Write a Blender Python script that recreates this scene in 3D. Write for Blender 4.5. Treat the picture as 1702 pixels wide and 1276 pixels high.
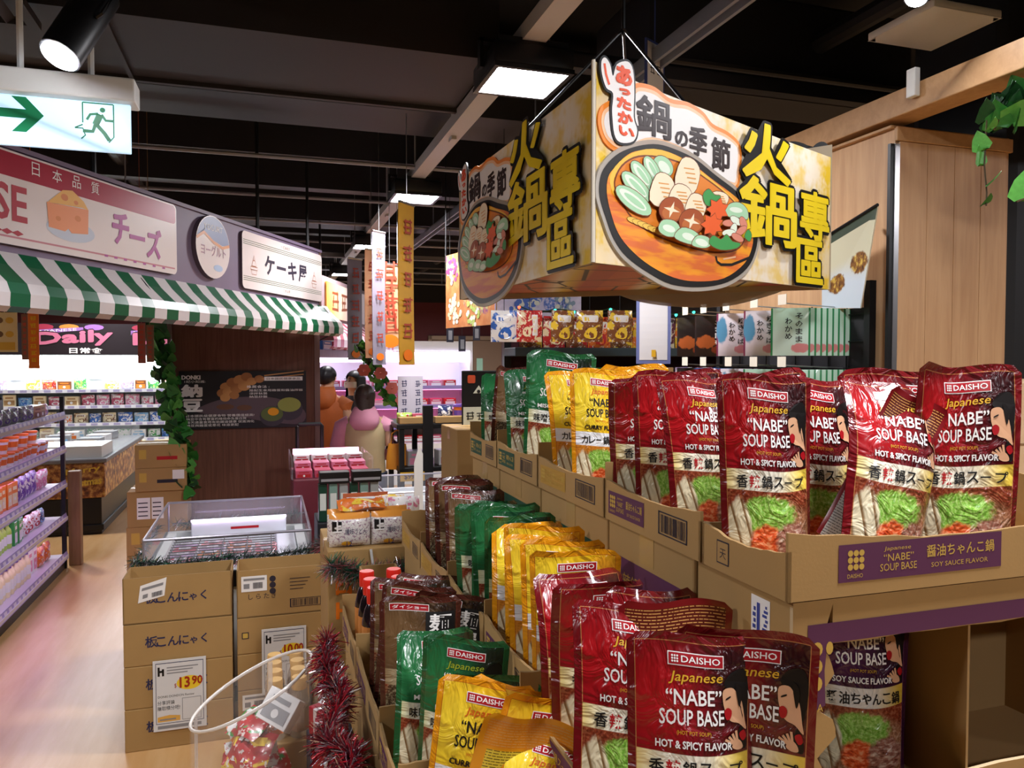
import bpy, bmesh, math, random
from mathutils import Vector, Matrix, noise as mnoise
PI = math.pi
R = math.radians
scene = bpy.context.scene
COL = scene.collection
for o in list(bpy.data.objects):
    bpy.data.objects.remove(o)

# ------------------------------------------------------------------ camera, world, exposure
CAMZ = 1.70
FPX = 1280.0
PITCH = R(1.84)
TH = R(17.8)                       # the shop's grid is turned against the camera
CS, SN = math.cos(TH), math.sin(TH)
cam_d = bpy.data.cameras.new('camera')
cam_d.sensor_width = 36.0
cam_d.sensor_fit = 'HORIZONTAL'
cam_d.lens = FPX / 1702.0 * 36.0
cam_d.clip_start = 0.05
cam_d.clip_end = 100
cam = bpy.data.objects.new('camera', cam_d)
cam.location = (0, 0, CAMZ)
cam.rotation_euler = (PI / 2 - PITCH, 0, 0)
COL.objects.link(cam)
scene.camera = cam

world = bpy.data.worlds.new('world')
scene.world = world
world.use_nodes = True
world.node_tree.nodes['Background'].inputs[0].default_value = (0.75, 0.8, 1.0, 1)
world.node_tree.nodes['Background'].inputs[1].default_value = 0.02
vs = scene.view_settings
vs.view_transform = 'Standard'
vs.look = 'None'
vs.gamma = 1.0
vs.use_curve_mapping = False
vs.exposure = 0.35

LAMP_W = 33.0                       # watts of each ceiling flood lamp


def at(px, py, Y):
    """world point seen at a pixel of the 1702x1276 photograph, at forward distance Y"""
    r = (px - 851) / FPX
    u = -(py - 638) / FPX
    y = math.cos(PITCH) + math.sin(PITCH) * u
    z = -math.sin(PITCH) + math.cos(PITCH) * u
    k = Y / y
    return Vector((r * k, Y, CAMZ + z * k))


def F(a, b, z=0.0):
    """shop grid: a to the right, b away from the camera"""
    return Vector((a * CS - b * SN, a * SN + b * CS, z))


def ab(p):
    return (p.x * CS + p.y * SN, -p.x * SN + p.y * CS)


# ------------------------------------------------------------------ materials
MATS = {}


def lin(c):
    if isinstance(c, str):
        c = c.lstrip('#')
        c = tuple(int(c[i:i + 2], 16) / 255 for i in (0, 2, 4))
    return tuple((x / 12.92 if x <= 0.04045 else ((x + 0.055) / 1.055) ** 2.4) for x in c)


def M(name, col='#808080', rough=0.5, metal=0.0, var=0.0, vscale=8.0, bump=0.0, bscale=60.0, emit=0.0, ecol=None,
      coat=0.0, alpha=1.0, trans=0.0, spec=0.5, ior=1.45, sheen=0.0):
    if name in MATS:
        return MATS[name]
    m = bpy.data.materials.new(name)
    MATS[name] = m
    m.use_nodes = True
    nt = m.node_tree
    b = nt.nodes['Principled BSDF']
    c = lin(col)
    b.inputs['Base Color'].default_value = (*c, 1)
    b.inputs['Roughness'].default_value = rough
    b.inputs['Metallic'].default_value = metal
    b.inputs['Coat Weight'].default_value = coat
    b.inputs['Coat Roughness'].default_value = 0.08
    b.inputs['Alpha'].default_value = alpha
    b.inputs['Transmission Weight'].default_value = trans
    b.inputs['Specular IOR Level'].default_value = spec
    b.inputs['IOR'].default_value = ior
    if sheen:
        b.inputs['Sheen Weight'].default_value = sheen
    if emit:
        b.inputs['Emission Color'].default_value = (*(lin(ecol) if ecol else c), 1)
        b.inputs['Emission Strength'].default_value = emit
    if var or bump:
        tc = nt.nodes.new('ShaderNodeTexCoord')
        n = nt.nodes.new('ShaderNodeTexNoise')
        n.inputs['Scale'].default_value = vscale
        n.inputs['Detail'].default_value = 4
        nt.links.new(tc.outputs['Object'], n.inputs['Vector'])
        if var:
            mx = nt.nodes.new('ShaderNodeMix')
            mx.data_type = 'RGBA'
            mx.inputs['A'].default_value = (*[max(0, x * (1 - var)) for x in c], 1)
            mx.inputs['B'].default_value = (*[min(1, x * (1 + var)) for x in c], 1)
            nt.links.new(n.outputs['Fac'], mx.inputs['Factor'])
            nt.links.new(mx.outputs['Result'], b.inputs['Base Color'])
        if bump:
            n2 = nt.nodes.new('ShaderNodeTexNoise')
            n2.inputs['Scale'].default_value = bscale
            nt.links.new(tc.outputs['Object'], n2.inputs['Vector'])
            bp = nt.nodes.new('ShaderNodeBump')
            bp.inputs['Strength'].default_value = bump
            bp.inputs['Distance'].default_value = 0.002
            nt.links.new(n2.outputs['Fac'], bp.inputs['Height'])
            nt.links.new(bp.outputs['Normal'], b.inputs['Normal'])
    return m


class G:
    """small shader graph writer"""
    def __init__(s, name, rough=0.4, coat=0.0, spec=0.5):
        m = bpy.data.materials.new(name)
        MATS[name] = m
        m.use_nodes = True
        s.m, s.nt = m, m.node_tree
        s.b = s.nt.nodes['Principled BSDF']
        s.b.inputs['Roughness'].default_value = rough
        s.b.inputs['Coat Weight'].default_value = coat
        s.b.inputs['Coat Roughness'].default_value = 0.1
        s.b.inputs['Specular IOR Level'].default_value = spec
        s.tc = s.nt.nodes.new('ShaderNodeTexCoord')

    def put(s, sock, v):
        if isinstance(v, bpy.types.NodeSocket):
            s.nt.links.new(v, sock)
        elif isinstance(v, str):
            sock.default_value = (*lin(v), 1)
        else:
            sock.default_value = v

    def m_(s, op, a, b=0.0, c=0.0, clamp=False):
        n = s.nt.nodes.new('ShaderNodeMath')
        n.operation = op
        n.use_clamp = clamp
        for i, v in enumerate((a, b, c)):
            s.put(n.inputs[i], v)
        return n.outputs[0]

    def mix(s, f, a, b):
        n = s.nt.nodes.new('ShaderNodeMix')
        n.data_type = 'RGBA'
        s.put(n.inputs['Factor'], f)
        s.put(n.inputs['A'], a)
        s.put(n.inputs['B'], b)
        return n.outputs['Result']

    def uv(s, which='UV'):
        n = s.nt.nodes.new('ShaderNodeSeparateXYZ')
        s.nt.links.new(s.tc.outputs[which], n.inputs[0])
        return n.outputs

    def vec(s, x, y, z=0.0):
        n = s.nt.nodes.new('ShaderNodeCombineXYZ')
        for i, v in enumerate((x, y, z)):
            s.put(n.inputs[i], v)
        return n.outputs[0]

    def noise(s, v, scale, detail=3.0, rough=0.6, dist=0.0):
        n = s.nt.nodes.new('ShaderNodeTexNoise')
        s.put(n.inputs['Vector'], v)
        n.inputs['Scale'].default_value = scale
        n.inputs['Detail'].default_value = detail
        n.inputs['Roughness'].default_value = rough
        n.inputs['Distortion'].default_value = dist
        return n.outputs['Fac']

    def voro(s, v, scale, feat='F1'):
        n = s.nt.nodes.new('ShaderNodeTexVoronoi')
        n.feature = feat
        s.put(n.inputs['Vector'], v)
        n.inputs['Scale'].default_value = scale
        return n

    def step(s, x, e0, e1):
        n = s.nt.nodes.new('ShaderNodeMapRange')
        n.interpolation_type = 'SMOOTHSTEP'
        s.put(n.inputs['Value'], x)
        s.put(n.inputs['From Min'], e0)
        s.put(n.inputs['From Max'], e1)
        return n.outputs[0]

    def ramp(s, x, stops):
        n = s.nt.nodes.new('ShaderNodeValToRGB')
        s.put(n.inputs[0], x)
        el = n.color_ramp.elements
        while len(el) < len(stops):
            el.new(0.5)
        for e, (p, c) in zip(el, stops):
            e.position = p
            e.color = (*lin(c), 1)
        return n.outputs[0]

    def ell(s, u, v, cx, cy, rx, ry, nz=None, amp=0.0, soft=0.12):
        dx = s.m_('DIVIDE', s.m_('SUBTRACT', u, cx), rx)
        dy = s.m_('DIVIDE', s.m_('SUBTRACT', v, cy), ry)
        d = s.m_('SQRT', s.m_('ADD', s.m_('MULTIPLY', dx, dx), s.m_('MULTIPLY', dy, dy)))
        if nz is not None:
            d = s.m_('ADD', d, s.m_('MULTIPLY', s.m_('SUBTRACT', nz, 0.5), amp))
        return s.step(d, 1.0 + soft, 1.0 - soft)

    def bump(s, h, strength=0.3, dist=0.003):
        bp = s.nt.nodes.new('ShaderNodeBump')
        bp.inputs['Strength'].default_value = strength
        bp.inputs['Distance'].default_value = dist
        s.nt.links.new(h, bp.inputs['Height'])
        s.nt.links.new(bp.outputs['Normal'], s.b.inputs['Normal'])

    def out(s, col):
        s.put(s.b.inputs['Base Color'], col)
        return s.m


# ------------------------------------------------------------------ mesh writing
class MB:
    def __init__(s):
        s.v, s.f, s.mi, s.uv = [], [], [], {}

    def add(s, verts, faces, mi=0, uvs=None):
        o = len(s.v)
        s.v.extend([tuple(p) for p in verts])
        for f in faces:
            if uvs is not None:
                s.uv[len(s.f)] = [uvs[i] for i in f]
            s.f.append(tuple(i + o for i in f))
            s.mi.append(mi)
        return s

    def box(s, x0, x1, y0, y1, z0, z1, mi=0, mat=None):
        vs_ = [(x0, y0, z0), (x1, y0, z0), (x1, y1, z0), (x0, y1, z0), (x0, y0, z1), (x1, y0, z1), (x1, y1, z1), (x0, y1, z1)]
        if mat is not None:
            vs_ = [mat @ Vector(p) for p in vs_]
        return s.add(vs_, [(0, 3, 2, 1), (4, 5, 6, 7), (0, 1, 5, 4), (1, 2, 6, 5), (2, 3, 7, 6), (3, 0, 4, 7)], mi)

    def rbox(s, x0, x1, y0, y1, z0, z1, r=0.01, mi=0, n=2):
        """box with rounded edges all round"""
        bm = bmesh.new()
        bmesh.ops.create_cube(bm, size=1.0)
        for p in bm.verts:
            p.co = Vector(((x0 + x1) / 2 + p.co.x * (x1 - x0), (y0 + y1) / 2 + p.co.y * (y1 - y0), (z0 + z1) / 2 + p.co.z * (z1 - z0)))
        bmesh.ops.bevel(bm, geom=list(bm.edges), offset=r, segments=n, profile=0.5, affect='EDGES')
        bm.verts.index_update()
        s.add([p.co for p in bm.verts], [tuple(q.index for q in f.verts) for f in bm.faces], mi)
        bm.free()
        return s

    def tube(s, pts, r, n=8, mi=0, cap=True):
        pts = [Vector(p) for p in pts]
        rings = []
        for i, p in enumerate(pts):
            d = (pts[min(i + 1, len(pts) - 1)] - pts[max(i - 1, 0)]).normalized()
            up = Vector((0, 0, 1)) if abs(d.z) < 0.95 else Vector((1, 0, 0))
            x = d.cross(up).normalized()
            y = x.cross(d)
            rr = r[i] if isinstance(r, (list, tuple)) else r
            rings.append([p + x * rr * math.cos(2 * PI * k / n) + y * rr * math.sin(2 * PI * k / n) for k in range(n)])
        vv = [q for ring in rings for q in ring]
        ff = []
        for i in range(len(pts) - 1):
            for k in range(n):
                ff.append((i * n + k, i * n + (k + 1) % n, (i + 1) * n + (k + 1) % n, (i + 1) * n + k))
        if cap:
            ff.append(tuple(range(n - 1, -1, -1)))
            ff.append(tuple((len(pts) - 1) * n + k for k in range(n)))
        return s.add(vv, ff, mi)

    def lathe(s, prof, n=16, mi=0, c=(0, 0, 0), cap=True):
        vv, ff = [], []
        for (r, z) in prof:
            for k in range(n):
                vv.append((c[0] + r * math.cos(2 * PI * k / n), c[1] + r * math.sin(2 * PI * k / n), c[2] + z))
        for i in range(len(prof) - 1):
            for k in range(n):
                ff.append((i * n + k, i * n + (k + 1) % n, (i + 1) * n + (k + 1) % n, (i + 1) * n + k))
        if cap:
            ff.append(tuple(range(n - 1, -1, -1)))
            ff.append(tuple((len(prof) - 1) * n + k for k in range(n)))
        return s.add(vv, ff, mi)

    def prism(s, poly, t0, t1, fn=None, mi=0, side=None):
        """outline in a plane, given thickness; fn maps (x, y, t) to 3-D"""
        fn = fn or (lambda x, y, t: (x, t, y))
        n = len(poly)
        vv = [fn(x, y, t0) for x, y in poly] + [fn(x, y, t1) for x, y in poly]
        s.add(vv, [tuple(range(n - 1, -1, -1)), tuple(range(n, 2 * n))], mi)
        o = len(s.v) - 2 * n
        for i in range(n):
            j = (i + 1) % n
            s.f.append((o + i, o + j, o + n + j, o + n + i))
            s.mi.append(mi if side is None else side)
        return s

    def grid(s, fn, nu, nv, mi=0, uv=None, closed=False):
        vv, uu = [], []
        for j in range(nv + 1):
            for i in range(nu + 1):
                a, b = i / nu, j / nv
                vv.append(fn(a, b))
                uu.append((a, b) if uv is None else uv(a, b))
        ff = [(j * (nu + 1) + i, j * (nu + 1) + i + 1, (j + 1) * (nu + 1) + i + 1, (j + 1) * (nu + 1) + i) for j in range(nv) for i in range(nu)]
        return s.add(vv, ff, mi, uu)

    def flat(s, poly, fn, t=0.0, mi=0):
        return s.add([fn(x, y, t) for x, y in poly], [tuple(range(len(poly)))], mi)

    def xform(s, mat):
        s.v = [tuple(mat @ Vector(p)) for p in s.v]
        return s

    def mesh(s, name, mats, smooth=None):
        me = bpy.data.meshes.new(name)
        me.from_pydata(s.v, [], s.f)
        for m in (mats if isinstance(mats, (list, tuple)) else [mats]):
            me.materials.append(m)
        me.polygons.foreach_set('material_index', s.mi)
        if s.uv:
            ul = me.uv_layers.new(name='UVMap')
            for p in me.polygons:
                q = s.uv.get(p.index)
                if q:
                    for k, li in enumerate(p.loop_indices):
                        ul.data[li].uv = q[k]
        if smooth is not None:
            me.polygons.foreach_set('use_smooth', [True] * len(me.polygons))
            if smooth < 180:
                me.set_sharp_from_angle(angle=R(smooth))
        me.update()
        return me

    def build(s, name, mats, parent=None, smooth=None, loc=None, rz=0.0, label=None):
        o = bpy.data.objects.new(name, s.mesh(name, mats, smooth))
        COL.objects.link(o)
        if parent is not None:
            o.parent = parent
        if loc is not None:
            o.location = loc
        if rz:
            o.rotation_euler = (0, 0, rz)
        if label:
            o['label'] = label
        return o


def tag(o, label, cat, group=None, kind=None):
    o['label'] = label
    o['category'] = cat
    if group:
        o['group'] = group
    if kind:
        o['kind'] = kind
    return o


def struct(o, label=None):
    o['kind'] = 'structure'
    if label:
        o['label'] = label
    return o


def thing(name, label, cat, loc=(0, 0, 0), rz=0.0, group=None, rot=None):
    o = bpy.data.objects.new(name, None)
    o.empty_display_size = 0.05
    COL.objects.link(o)
    o.location = loc
    o.rotation_euler = rot if rot else (0, 0, rz)
    return tag(o, label, cat, group)


def link_mesh(name, me, parent=None, loc=None, rot=None, scale=None, label=None):
    o = bpy.data.objects.new(name, me)
    COL.objects.link(o)
    if parent is not None:
        o.parent = parent
    if loc is not None:
        o.location = loc
    if rot is not None:
        o.rotation_euler = rot
    if scale is not None:
        o.scale = scale
    if label:
        o['label'] = label
    return o


def dup(root, loc, rot=None, label=None, group=None, scale=None):
    r = root.copy()
    COL.objects.link(r)
    r.location = loc
    if rot is not None:
        r.rotation_euler = rot
    if scale is not None:
        r.scale = scale
    if label:
        r['label'] = label
    if group:
        r['group'] = group
    for ch in root.children:
        c = ch.copy()
        COL.objects.link(c)
        c.parent = r
        for g in ch.children:
            d = g.copy()
            COL.objects.link(d)
            d.parent = c
    return r


# ------------------------------------------------------------------ lettering and flat art
TCACHE = {}


def T2(text, bold=0.0, res=2):
    """outline of a text as flat mesh, height of capitals about 0.7; returns verts, faces, width"""
    k = (text, bold, res)
    if k in TCACHE:
        return TCACHE[k]
    c = bpy.data.curves.new('t', 'FONT')
    c.body = text
    c.resolution_u = res
    c.offset = bold
    c.fill_mode = 'FRONT'
    o = bpy.data.objects.new('t', c)
    COL.objects.link(o)
    bpy.context.view_layer.update()
    me = bpy.data.meshes.new_from_object(o.evaluated_get(bpy.context.evaluated_depsgraph_get()))
    vv = [(p.co.x, p.co.y) for p in me.vertices]
    ff = [tuple(p.vertices) for p in me.polygons]
    bpy.data.objects.remove(o)
    bpy.data.curves.remove(c)
    bpy.data.meshes.remove(me)
    if vv:
        x0 = min(p[0] for p in vv)
        x1 = max(p[0] for p in vv)
        y0 = min(p[1] for p in vv)
        y1 = max(p[1] for p in vv)
    else:
        x0 = x1 = y0 = y1 = 0
    vv = [((x - x0), (y - y0)) for x, y in vv]
    TCACHE[k] = (vv, ff, max(1e-6, x1 - x0), max(1e-6, y1 - y0))
    return TCACHE[k]


def txt(mb, text, x, y, h, fn, t=0.0, mi=0, w=None, bold=0.0, shear=0.0, slope=0.0, align='l', res=2):
    """write text with its lower left at x, y and height h (width w if given) through the mapping fn"""
    offs = [(0.0, 0.0)]
    if bold > 0.0201:
        d = bold * h * 0.8
        offs = [(-d, 0.0), (d, 0.0), (0.0, d), (0.0, -d), (-d * .7, -d * .7), (d * .7, d * .7)]
        bold = 0.012
    vv, ff, tw, thh = T2(text, bold, res)
    sy = h / thh
    sx = (w / tw) if w else sy
    if align == 'c':
        x = x - tw * sx / 2
    elif align == 'r':
        x = x - tw * sx
    for k, (ox, oy) in enumerate(offs):
        mb.add([fn(x + ox + px * sx + py * sy * shear, y + oy + py * sy + px * sx * slope, t + k * 0.00015) for px, py in vv], ff, mi)


def scrib(mb, x, y, h, w, fn, t=0.0, mi=0, seed=0):
    """brush marks of a character too blurred to read"""
    rnd = random.Random(seed)
    k = 0.11 * min(h, w)
    for i in range(3):
        yy = y + h * (0.15 + 0.33 * i) + rnd.uniform(-0.04, 0.04) * h
        mb.flat(stroke([(x + w * rnd.uniform(0.0, 0.2), yy), (x + w * rnd.uniform(0.75, 1.0), yy + h * rnd.uniform(-0.02, 0.08))], k), fn, t + 0.0002 * i, mi)
    for i in range(2):
        xx = x + w * (0.3 + 0.4 * i) + rnd.uniform(-0.08, 0.08) * w
        mb.flat(stroke([(xx, y + h * rnd.uniform(0.7, 1.0)), (xx + w * rnd.uniform(-0.15, 0.15), y + h * rnd.uniform(0.0, 0.25))], k), fn, t + 0.0006 + 0.0002 * i, mi)


def circ(cx, cy, rx, ry=None, n=24, rot=0.0, a0=0.0, a1=2 * PI):
    ry = rx if ry is None else ry
    out = []
    full = abs(a1 - a0 - 2 * PI) < 1e-6
    m = n if full else n + 1
    for i in range(m):
        a = a0 + (a1 - a0) * i / n
        x, y = rx * math.cos(a), ry * math.sin(a)
        out.append((cx + x * math.cos(rot) - y * math.sin(rot), cy + x * math.sin(rot) + y * math.cos(rot)))
    return out


def blob(pts, n=4):
    """closed smooth curve through points"""
    out = []
    m = len(pts)
    for i in range(m):
        p0, p1, p2, p3 = pts[i - 1], pts[i], pts[(i + 1) % m], pts[(i + 2) % m]
        for k in range(n):
            t = k / n
            out.append(tuple(0.5 * (2 * p1[j] + (p2[j] - p0[j]) * t + (2 * p0[j] - 5 * p1[j] + 4 * p2[j] - p3[j]) * t * t
                                    + (3 * p1[j] - p0[j] - 3 * p2[j] + p3[j]) * t ** 3) for j in (0, 1)))
    return out


def rrect(x0, x1, y0, y1, r, n=4):
    out = []
    for cx, cy, a in ((x1 - r, y0 + r, -PI / 2), (x1 - r, y1 - r, 0), (x0 + r, y1 - r, PI / 2), (x0 + r, y0 + r, PI)):
        for i in range(n + 1):
            q = a + PI / 2 * i / n
            out.append((cx + r * math.cos(q), cy + r * math.sin(q)))
    return out


def rect(x0, x1, y0, y1):
    return [(x0, y0), (x1, y0), (x1, y1), (x0, y1)]


def stroke(pts, w):
    """poly line as a flat ribbon outline"""
    L, Rr = [], []
    for i, p in enumerate(pts):
        q0, q1 = pts[max(0, i - 1)], pts[min(len(pts) - 1, i + 1)]
        dx, dy = q1[0] - q0[0], q1[1] - q0[1]
        l = math.hypot(dx, dy) or 1
        nx, ny = -dy / l * w / 2, dx / l * w / 2
        L.append((p[0] + nx, p[1] + ny))
        Rr.append((p[0] - nx, p[1] - ny))
    return Rr + L[::-1]


def grow(poly, d):
    """outline moved outwards by d"""
    n = len(poly)
    area = sum(poly[i][0] * poly[(i + 1) % n][1] - poly[(i + 1) % n][0] * poly[i][1] for i in range(n))
    sg = 1 if area > 0 else -1
    out = []
    for i in range(n):
        (x0, y0), (x1, y1) = poly[i - 1], poly[(i + 1) % n]
        dx, dy = x1 - x0, y1 - y0
        l = math.hypot(dx, dy) or 1
        out.append((poly[i][0] + sg * dy / l * d, poly[i][1] - sg * dx / l * d))
    return out


FRONT = lambda x, y, t: (x, -t, y)          # upright panel facing the camera side (-Y), t proud of it
FLATUP = lambda x, y, t: (x, y, t)
ORD = ['first', 'second', 'third', 'fourth', 'fifth', 'sixth', 'seventh', 'eighth', 'ninth', 'tenth', 'eleventh', 'twelfth', 'thirteenth',
       'fourteenth', 'fifteenth', 'sixteenth', 'seventeenth', 'eighteenth', 'nineteenth', 'twentieth']

# ------------------------------------------------------------------ shared materials
WHITE = M('white_print', '#f2f0ec', 0.5)
BLACK = M('black_print', '#0c0b0c', 0.5)
RED = M('red_print', '#b3161e', 0.45)
GOLD = M('gold_print', '#d9a92c', 0.4)
ORANGE = M('orange_print', '#ee7a1c', 0.45)
YEL = M('yellow_print', '#f2cf12', 0.45)
NAVY = M('navy_print', '#20264f', 0.5)
GREYP = M('grey_print', '#8a8a8c', 0.5)
KRAFT = M('kraft_card', '#ab8853', 0.8, var=0.10, vscale=5, bump=0.06, bscale=220)
KRAFTD = M('kraft_edge', '#8f7146', 0.9, var=0.2, vscale=200)
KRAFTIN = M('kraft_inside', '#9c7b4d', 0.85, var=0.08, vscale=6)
TAPE = M('clear_tape', '#b5945f', 0.25)
PURPLEP = M('purple_card_print', '#5a2a4c', 0.7)
GREENP = M('green_card_print', '#1f4a35', 0.7)
KINK = M('card_ink', '#2b2430', 0.7)
KYEL = M('card_yellow_ink', '#c9a54a', 0.7)
BLKMET = M('black_metal', '#0d0d0f', 0.4)
STEEL = M('steel', '#b8b8ba', 0.3, 0.9)
WHITEPL = M('white_plastic', '#dcdcd8', 0.4)
DARK = M('dark_paint', '#16161b', 0.7, var=0.2, vscale=3)

# ================================================================== the hall
A0, A1, B0, B1, CEIL = -8.0, 6.6, -3.5, 16.8, 3.75


def floor_mat():
    g = G('vinyl_floor', rough=0.32, spec=0.45)
    o = g.uv('Object')
    v = g.vec(g.m_('MULTIPLY', o[0], 6.0), g.m_('MULTIPLY', o[1], 0.8))
    grain = g.noise(v, 2.0, 5, 0.6)
    big = g.noise(g.tc.outputs['Object'], 0.8, 2)
    c = g.mix(g.step(grain, 0.3, 0.7), '#c89a62', '#d4ac78')
    c = g.mix(g.m_('MULTIPLY', big, 0.25), c, '#bb8c56')
    return g.out(c)


def quad(name, pts, m, label=None):
    mb = MB()
    mb.add(pts, [(0, 1, 2, 3)])
    return struct(mb.build(name, m), label)


mb = MB()
mb.box(A0, A1, B0, B1, -0.05, 0.0)
fl = struct(mb.build('floor', floor_mat(), rz=TH), 'cream vinyl floor of the shop')
mb = MB()
mb.box(A0, A1, B0, B1, CEIL, CEIL + 0.05)
struct(mb.build('ceiling', M('black_ceiling', '#15151c', 0.8, var=0.3, vscale=1.5), rz=TH), 'black painted ceiling slab')
WALLM = M('maroon_wall', '#5c1f26', 0.6, var=0.06, vscale=2)
DWALL = M('dark_wall', '#1a1618', 0.7, var=0.1, vscale=2)
mb = MB()
mb.box(A0, A1, B1, B1 + 0.1, 0, 2.95)
mb.box(A0, A1, B1, B1 + 0.1, 2.95, CEIL, 1)
struct(mb.build('wall_back', [WALLM, DWALL], rz=TH), 'maroon back wall with black upper part')
for nm, x in (('wall_left', A0 - 0.1), ('wall_right', A1)):
    mb = MB()
    mb.box(x, x + 0.1, B0, B1, 0, CEIL)
    struct(mb.build(nm, DWALL, rz=TH))
mb = MB()
mb.box(A0, A1, B0 - 0.1, B0, 0, CEIL)
struct(mb.build('wall_front', DWALL, rz=TH))

# ---- ceiling services: dark beams and ducts across, conduits, trunking along
BEAM = M('beam_paint', '#232227', 0.6, var=0.25, vscale=2.5)
DUCT = M('duct_paint', '#272221', 0.65, var=0.2, vscale=2)
CONDUIT = M('conduit_grey', '#8d8d92', 0.45)
TRUNK = M('trunking_grey', '#a9a7a6', 0.5)
n_tr = 0


def trim(mb, m, label):
    global n_tr
    n_tr += 1
    return struct(mb.build('trim_%d' % n_tr, m, rz=TH), label)


for i, (b, w, z0, z1, x0, x1) in enumerate(((4.75, 0.5, 3.15, 3.6, A0, 6.4), (6.0, 0.14, 3.2, 3.6, A0, 6.4), (7.1, 0.16, 3.2, 3.6, A0, 6.4),
                                            (8.3, 0.5, 3.1, 3.6, A0, 6.4), (9.6, 0.16, 3.2, 3.6, A0, 6.4), (11.0, 0.5, 3.15, 3.6, A0, 6.4),
                                            (12.6, 0.2, 3.2, 3.6, A0, 6.4), (14.4, 0.4, 3.2, 3.6, A0, 6.4), (2.55, 0.35, 3.3, 3.6, A0, 6.4))):
    mb = MB()
    mb.box(x0, x1, b - w / 2, b + w / 2, z0, z1)
    trim(mb, BEAM, 'dark ceiling beam, %s from the camera' % ORD[i])
# wide brown duct over the left aisle
mb = MB()
mb.rbox(-2.2, 1.0, 3.35, 4.1, 3.05, 3.4, 0.015)
mb.box(-2.21, 1.01, 3.33, 3.36, 3.03, 3.42)
mb.box(-2.21, 1.01, 4.09, 4.12, 3.03, 3.42)
mb.box(-0.6, -0.58, 3.34, 4.11, 3.035, 3.41)
trim(mb, DUCT, 'brown ventilation duct crossing above the left aisle')
mb = MB()
mb.rbox(1.75, 3.3, 3.3, 3.95, 3.12, 3.5, 0.02)
mb.box(1.3, 3.45, 3.22, 3.3, 3.0, 3.06)
mb.box(1.3, 3.45, 3.29, 3.3, 3.0, 3.1)
trim(mb, BEAM, 'dark steel channel beside the hanging sign')
mb = MB()
for b in (5.3, 6.55, 7.7, 8.95, 10.2, 11.7, 13.4):
    mb.tube([(A0 + 0.1, b, 3.02), (6.3, b, 3.02)], 0.014, 6)
    for a in range(-7, 7, 2):
        mb.tube([(a, b, 3.02), (a, b, CEIL)], 0.006, 4)
trim(mb, CONDUIT, 'thin grey conduits crossing under the ceiling')
mb = MB()
mb.box(1.0, 1.1, 1.4, 15.5, 2.985, 3.05)
for b in (1.9, 4.4, 6.9, 9.4, 12.0, 14.5):
    mb.tube([(1.05, b, 3.04), (1.05, b, CEIL)], 0.008, 5)
    mb.rbox(1.035, 1.065, b - 0.04, b + 0.04, 2.965, 2.99, 0.004)
trim(mb, TRUNK, 'pale grey lighting trunking carrying the flood lamps')
mb = MB()
mb.box(1.56, 1.575, 0.9, 9.0, 2.94, 3.0)
mb.box(1.615, 1.63, 0.9, 9.0, 2.94, 3.0)
mb.box(1.56, 1.63, 0.9, 9.0, 2.985, 3.0)
for b in (1.5, 4.5, 7.5):
    mb.tube([(1.595, b, 3.0), (1.595, b, CEIL)], 0.006, 5)
trim(mb, M('blue_grey_channel', '#6f7686', 0.45), 'blue grey cable channel above the hanging sign')
mb = MB()
for a, z, r in ((-1.1, 3.35, 0.07), (2.7, 3.3, 0.05)):
    mb.tube([(a, 0.5, z), (a, 15.5, z)], r, 10)
trim(mb, BEAM, 'dark pipes running along the ceiling')
# louvred air grille above the exit sign
g_ = thing('air_grille', 'dark louvred ceiling air grille behind the spotlight', 'grille', F(-1.15, 3.2, 3.0), TH)
mb = MB()
mb.box(-0.34, 0.34, -0.24, -0.2, -0.03, 0.0).box(-0.34, 0.34, 0.2, 0.24, -0.03, 0.0).box(-0.34, -0.3, -0.2, 0.2, -0.03, 0.0).box(0.3, 0.34, -0.2, 0.2, -0.03, 0.0)
mb.tube([(0.3, 0, 0), (0.3, 0, CEIL - 3.0)], 0.01, 5).tube([(-0.3, 0, 0), (-0.3, 0, CEIL - 3.0)], 0.01, 5)
mb.build('frame', DUCT, g_)
for i in range(8):
    s_ = MB()
    s_.add([(-0.26 + i * 0.07, -0.2, -0.028), (-0.26 + i * 0.07, 0.2, -0.028), (-0.23 + i * 0.07, 0.2, -0.004), (-0.23 + i * 0.07, -0.2, -0.004),
            (-0.257 + i * 0.07, -0.2, -0.03), (-0.257 + i * 0.07, 0.2, -0.03), (-0.227 + i * 0.07, 0.2, -0.006), (-0.227 + i * 0.07, -0.2, -0.006)],
           [(0, 1, 2, 3), (4, 7, 6, 5), (0, 4, 5, 1), (2, 6, 7, 3), (0, 3, 7, 4), (1, 5, 6, 2)])
    s_.build('slat', DUCT, g_)

# ---- flood lamps
LAMPE = M('lamp_diffuser', '#ffffff', 0.5, emit=LAMP_W / (PI * 0.28 * 0.28), ecol='#fcfaff')
LZ = 2.87


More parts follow.
